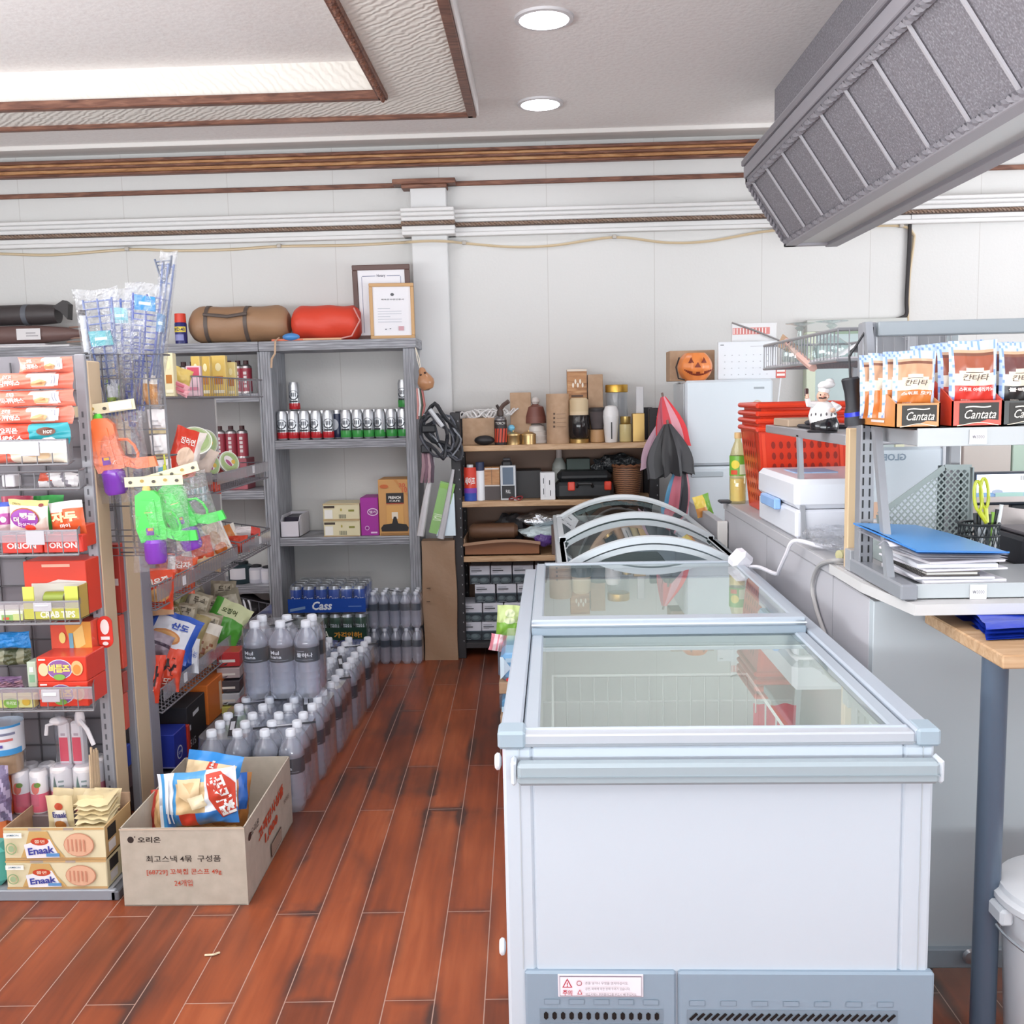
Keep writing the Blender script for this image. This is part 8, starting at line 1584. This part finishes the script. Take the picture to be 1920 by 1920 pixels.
# monitor and things behind
my = 3.1; x0, x1, z1, z0 = P(1826, 930, my).x, P(2010, 930, my).x, P(1870, 885, my).z, ZC1+.09
t = T('monitor', 'computer monitor with a pale blue screen behind the pen cup', 'monitor', ((x0+x1)/2, my, ZC1)); t.part(MB().box(x0, my, z0, x1, my+.035, z1, '#2c3440:g', .004), 'casing')
mb = MB(); mb.box(x0+.006, my-.002, z0+.01, x1-.006, my, z1-.007, '#8fb4e0', 0); t.part(mb, 'screen');
mb = MB(); s = Fr(mb, (x0+.006, my-.003, z0+.01), (x1-x0-.012, 0, 0), (0, 0, z1-z0-.017)); s.rect(0, .35, 1, 1, 'emit0.5').ell(.22, .38, .06, .08, '#b7c3d8').rect(.2, .12, .5, .34, '#a9cfc6').rect(0, 0, 1, .2, '#cfc6c2'); [s.rect(.46+.02*k, .78, .468+.02*k, .94, '#31415c') for k in range(6)]; t.part(mb, 'screen_image')
t.part(MB().box((x0+x1)/2-.03, my+.01, ZC1, (x0+x1)/2+.03, my+.03, z0, '#2c3036', .003).box((x0+x1)/2-.1, my-.05, ZC1, (x0+x1)/2+.1, my+.1, ZC1+.012, '#2c3036', .003), 'stand')
mb = MB(); c = P(1895, 985, 2.85); mb.ell((c.x+.03, 2.88, ZC1+.055), .11, .07, .055, '#c3bcba:b', 20, 12, warp=lambda q: q*(1+.1*math.sin(5*q.x+4*q.z))); mb.obj('folded_cloth', 'pale beige folded cloth in front of the monitor', 'cloth')
x0 = P(1876, 1040, 2.62).x; mb = MB(); mb.box(x0, 2.5, ZC1, x0+.4, 2.72, ZC1+.075, '#232229', .008).box(x0+.02, 2.52, ZC1+.0755, x0+.38, 2.70, ZC1+.085, '#5a5358', .003); mb.obj('card_terminal', 'black boxed till device at the right edge behind the papers', 'till')
t = T('office_partition', 'beige and pale green fabric partition behind the monitor', 'partition', (2.2, 4.3, 0)); x0, xm, x1 = P(1806, 860, 4.3).x, P(1897, 860, 4.3).x, P(2010, 860, 4.3).x
t.part(MB().box(x0, 4.3, 0, xm-.003, 4.33, 1.27, '#bcb6b0:r', .003), 'beige_panel'); t.part(MB().box(xm+.003, 4.3, 0, x1, 4.33, 1.27, '#a9beb0:r', .003), 'green_panel')
# red shopping baskets
def basket_(zb):
    by = 3.74; x0, x1 = P(1433, 900, by).x, P(1592, 900, by).x; h = .318; o = .030; b = MB(); RD = '#d63a20:g'; d_ = .27
    bo = [(x0, by), (x1, by), (x1, by+d_), (x0, by+d_)]; to = [(x0-o, by-o), (x1+o, by-o), (x1+o, by+d_+o), (x0-o, by+d_+o)]
    for i in range(4):
        j = (i+1) % 4; b.quad((*bo[i], zb), (*bo[j], zb), (*to[j], zb+h), (*to[i], zb+h), RD)
        bi = lambda p: ((p[0]-(x0+x1)/2)*.97+(x0+x1)/2, (p[1]-by-d_/2)*.97+by+d_/2)
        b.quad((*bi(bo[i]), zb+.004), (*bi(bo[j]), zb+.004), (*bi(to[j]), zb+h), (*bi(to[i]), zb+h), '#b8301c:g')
        u_ = V((*bo[j], 0))-V((*bo[i], 0)); s = Fr(b, V((*bo[i], zb)), u_, V((*to[i], zb+h))-V((*bo[i], zb))); s.eps = .0012
        n_ = 9 if i % 2 == 0 else 6
        for a in range(n_):
            for c in range(6):
                s.k = 0; s.ell(.16+.72*a/(n_-1), .16+.13*c, .024, .045, '#8f2214', 8)
        s.k = 0
        for a in (.05, .95): s.rect(a-.02, .03, a+.02, .95, '#e24a2e:g')
    b.poly([(*p, zb) for p in bo[::-1]], RD)
    return b, to, h, RD
for i, dz in enumerate((0, .030, .058, .088)):
    bzz = ZC1+.001+dz; lab = ['lowest red plastic shopping basket of the nested stack on the counter', 'second red shopping basket nested in the lowest one', 'third red shopping basket in the nested stack', 'topmost red shopping basket of the nested stack'][i]
    by = 3.74; t = T('shopping_basket', lab, 'shopping basket', (1.0, by+.13, bzz), 'nested red shopping baskets')
    b, to, h, RD = basket_(bzz)
    k = 1-.03*i; cx2 = (to[0][0]+to[1][0])/2; cy2 = (to[0][1]+to[2][1])/2
    for v_ in b.v: v_.x = cx2+(v_.x-cx2)*(1-.018*i); v_.y = cy2+(v_.y-cy2)*(1-.018*i)
    t.part(b, 'basket_body'); r_ = MB()
    for a in range(4): p, q = to[a], to[(a+1) % 4]; r_.tube([(cx2+(p[0]-cx2)*1.01, cy2+(p[1]-cy2)*1.01, bzz+h), (cx2+(q[0]-cx2)*1.01, cy2+(q[1]-cy2)*1.01, bzz+h)], .010, '#dd4024:g', 8)
    t.part(r_, 'rim')
# white first aid style box
x0, x1, y0, y1 = .785, 1.12, 3.06, 3.58; zz0, zz1 = ZC1, P(1470, 898, 3.1).z
t = T('storage_box', 'white rounded plastic storage box with a blue latch on the counter', 'box', (.95, 3.06, zz0)); zm = zz0+(zz1-zz0)*.50
t.part(MB().box(x0, y0, zz0, x1, y1, zm-.002, '#e0e2ea:g', .009), 'box_base'); t.part(MB().box(x0-.004, y0-.004, zm, x1+.004, y1+.004, zz1, '#e5e7ee:g', .016), 'lid')
t.part(MB().box(x0-.022, 3.25, zm-.022, x0, 3.46, zm+.014, '#8fb7ea:g', .004), 'latch'); t.part(MB().box(x0+.06, 3.3, zz1, x0+.2, 3.46, zz1+.003, '#a9c4e6', .0), 'top_sticker')
# cooking oil
c = P(1386, 938, 4.05); r = .034; t = T('oil_bottle', 'clear bottle of yellow cooking oil with a green label', 'bottle', (c.x, 4.05, ZC1)); H = P(1386, 812, 4.05).z-ZC1
b = MB(); b.lathe([(r*.9, 0), (r, .01), (r, H*.38), (r*.9, H*.42), (r, H*.48), (r, H*.66), (r*.75, H*.78), (r*.4, H*.88), (r*.38, H*.93)], (c.x, 4.08, ZC1), 'oil', 24, cap=False); t.part(b, 'bottle_body')
b = MB(); b.lathe([(r*.88, .012), (r*.93, H*.36)], (c.x, 4.08, ZC1), '#e6dba6:g', 20); t.part(b, 'oil')
b = MB(); b.lathe([(r*1.01, H*.40), (r*1.02, H*.68)], (c.x, 4.08, ZC1), '#6fae3c:g', 24, cap=False); s = Cy(b, (c.x, 4.08, ZC1), r*1.025, H, -1.3, 1.3); s.ell(.3, .56, .2, .06, '#e3d24a').rect(.5, .42, .9, .56, '#d9e6c4', 4).rect(.1, .42, .4, .48, '#d8502f', 4); t.part(b, 'paper_label')
t.part(MB().lathe([(r*.42, H*.92), (r*.46, H*.93), (r*.46, H), (r*.4, H*1.005)], (c.x, 4.08, ZC1), '#e0bd84', 16), 'cap')
b = MB(); p = P(1362, 936, 4.1); b.box(p.x-.03, 4.08, ZC1, p.x+.02, 4.14, ZC1+.012, '#3a3c42', .005); b.obj('black_remote', 'small black remote lying beside the oil bottle', 'remote')
# plank, film, small box, bracket
b = MB(); p = P(1570, 1055, 2.56); xw = .775; b.box(.782, 2.53, ZC1, .822, 2.56, P(1568, 803, 2.56).z, '#d2b894', .002); b.obj('wooden_plank', 'pale wooden plank standing upright against the slotted rack', 'plank')
b = MB(); b.box(.776, 2.485, ZC1, .80, 2.53, ZC1+.055, '#9b9da2:g', .002); b.obj('metal_bracket', 'small grey bracket at the foot of the wooden plank', 'bracket')
b = MB(); b.ell((.86, 2.86, ZC1+.03), .085, .17, .03, 'filmx', 30, 16, warp=lambda q: q*(1+.12*math.sin(9*q.x+6*q.y)+.1*math.sin(14*q.y-7*q.z))); b.obj('crumpled_film', 'crumpled clear plastic film in front of the white storage box', 'plastic film')
b = MB(); b.lathe([(.014, 0), (.014, .055)], (.80, 2.66, ZC1+.014), '#b9b48a', 14, axis=(.8, .4, 0)); b.obj('small_roll', 'small printed roll lying at the foot of the wooden plank', 'roll')
# plug block and cables
t = T('power_block', 'white plug block with cable resting on the freezer corner', 'power block', P(1395, 1060, 3.3)); c = P(1393, 1050, 3.28)
b = MB(); b.box(c.x-.040, c.y-.03, c.z-.04, c.x+.026, c.y+.03, c.z+.028, '#e2e0e6:g', .014); b.about(c, Matrix.Rotation(.75, 4, 'Y') @ Matrix.Rotation(.4, 4, 'Z')); t.part(b, 'housing')
pts_ = [c+V((.02, -.02, -.02))]+[P(*q) for q in ((1425, 1064, 3.2), (1455, 1076, 3.05), (1462, 1066, 2.98), (1474, 1040, 2.92), (1490, 1014, 2.88))]; pts_ += [V((.80, 2.83, ZC1+.012)), V((.84, 2.84, ZC1+.012))]
t.part(MB().tube(spline(pts_, 6), .0065, '#dcdae0', 8), 'cable')
b = MB(); b.tube(spline([V((.80, 2.60, ZC1+.008)), V((.768, 2.60, ZC1+.010)), PX(1535, 1062, .765), PX(1523, 1098, .765), PX(1530, 1140, .765), PX(1545, 1185, .765), PX(1556, 1215, .765)], 6), .006, '#a4a2a2', 8); b.obj('grey_cable', 'grey cable drooping over the counter side panel', 'cable')
b = MB(); b.tube(spline([P(405, 1787, 2.62)+V((0, 0, 0)), P(412, 1789, 2.62)], 2), .002, '#d9c9a8', 4)
p0, p1, p2 = PZ(384, 1791, .003), PZ(400, 1790, .005), PZ(412, 1786, .003); b = MB(); b.tube([p0, p1, p2], .003, '#d8c6a6', 5); b.obj('paper_scrap', 'tiny pale scrap of paper lying on the plank floor', 'scrap')
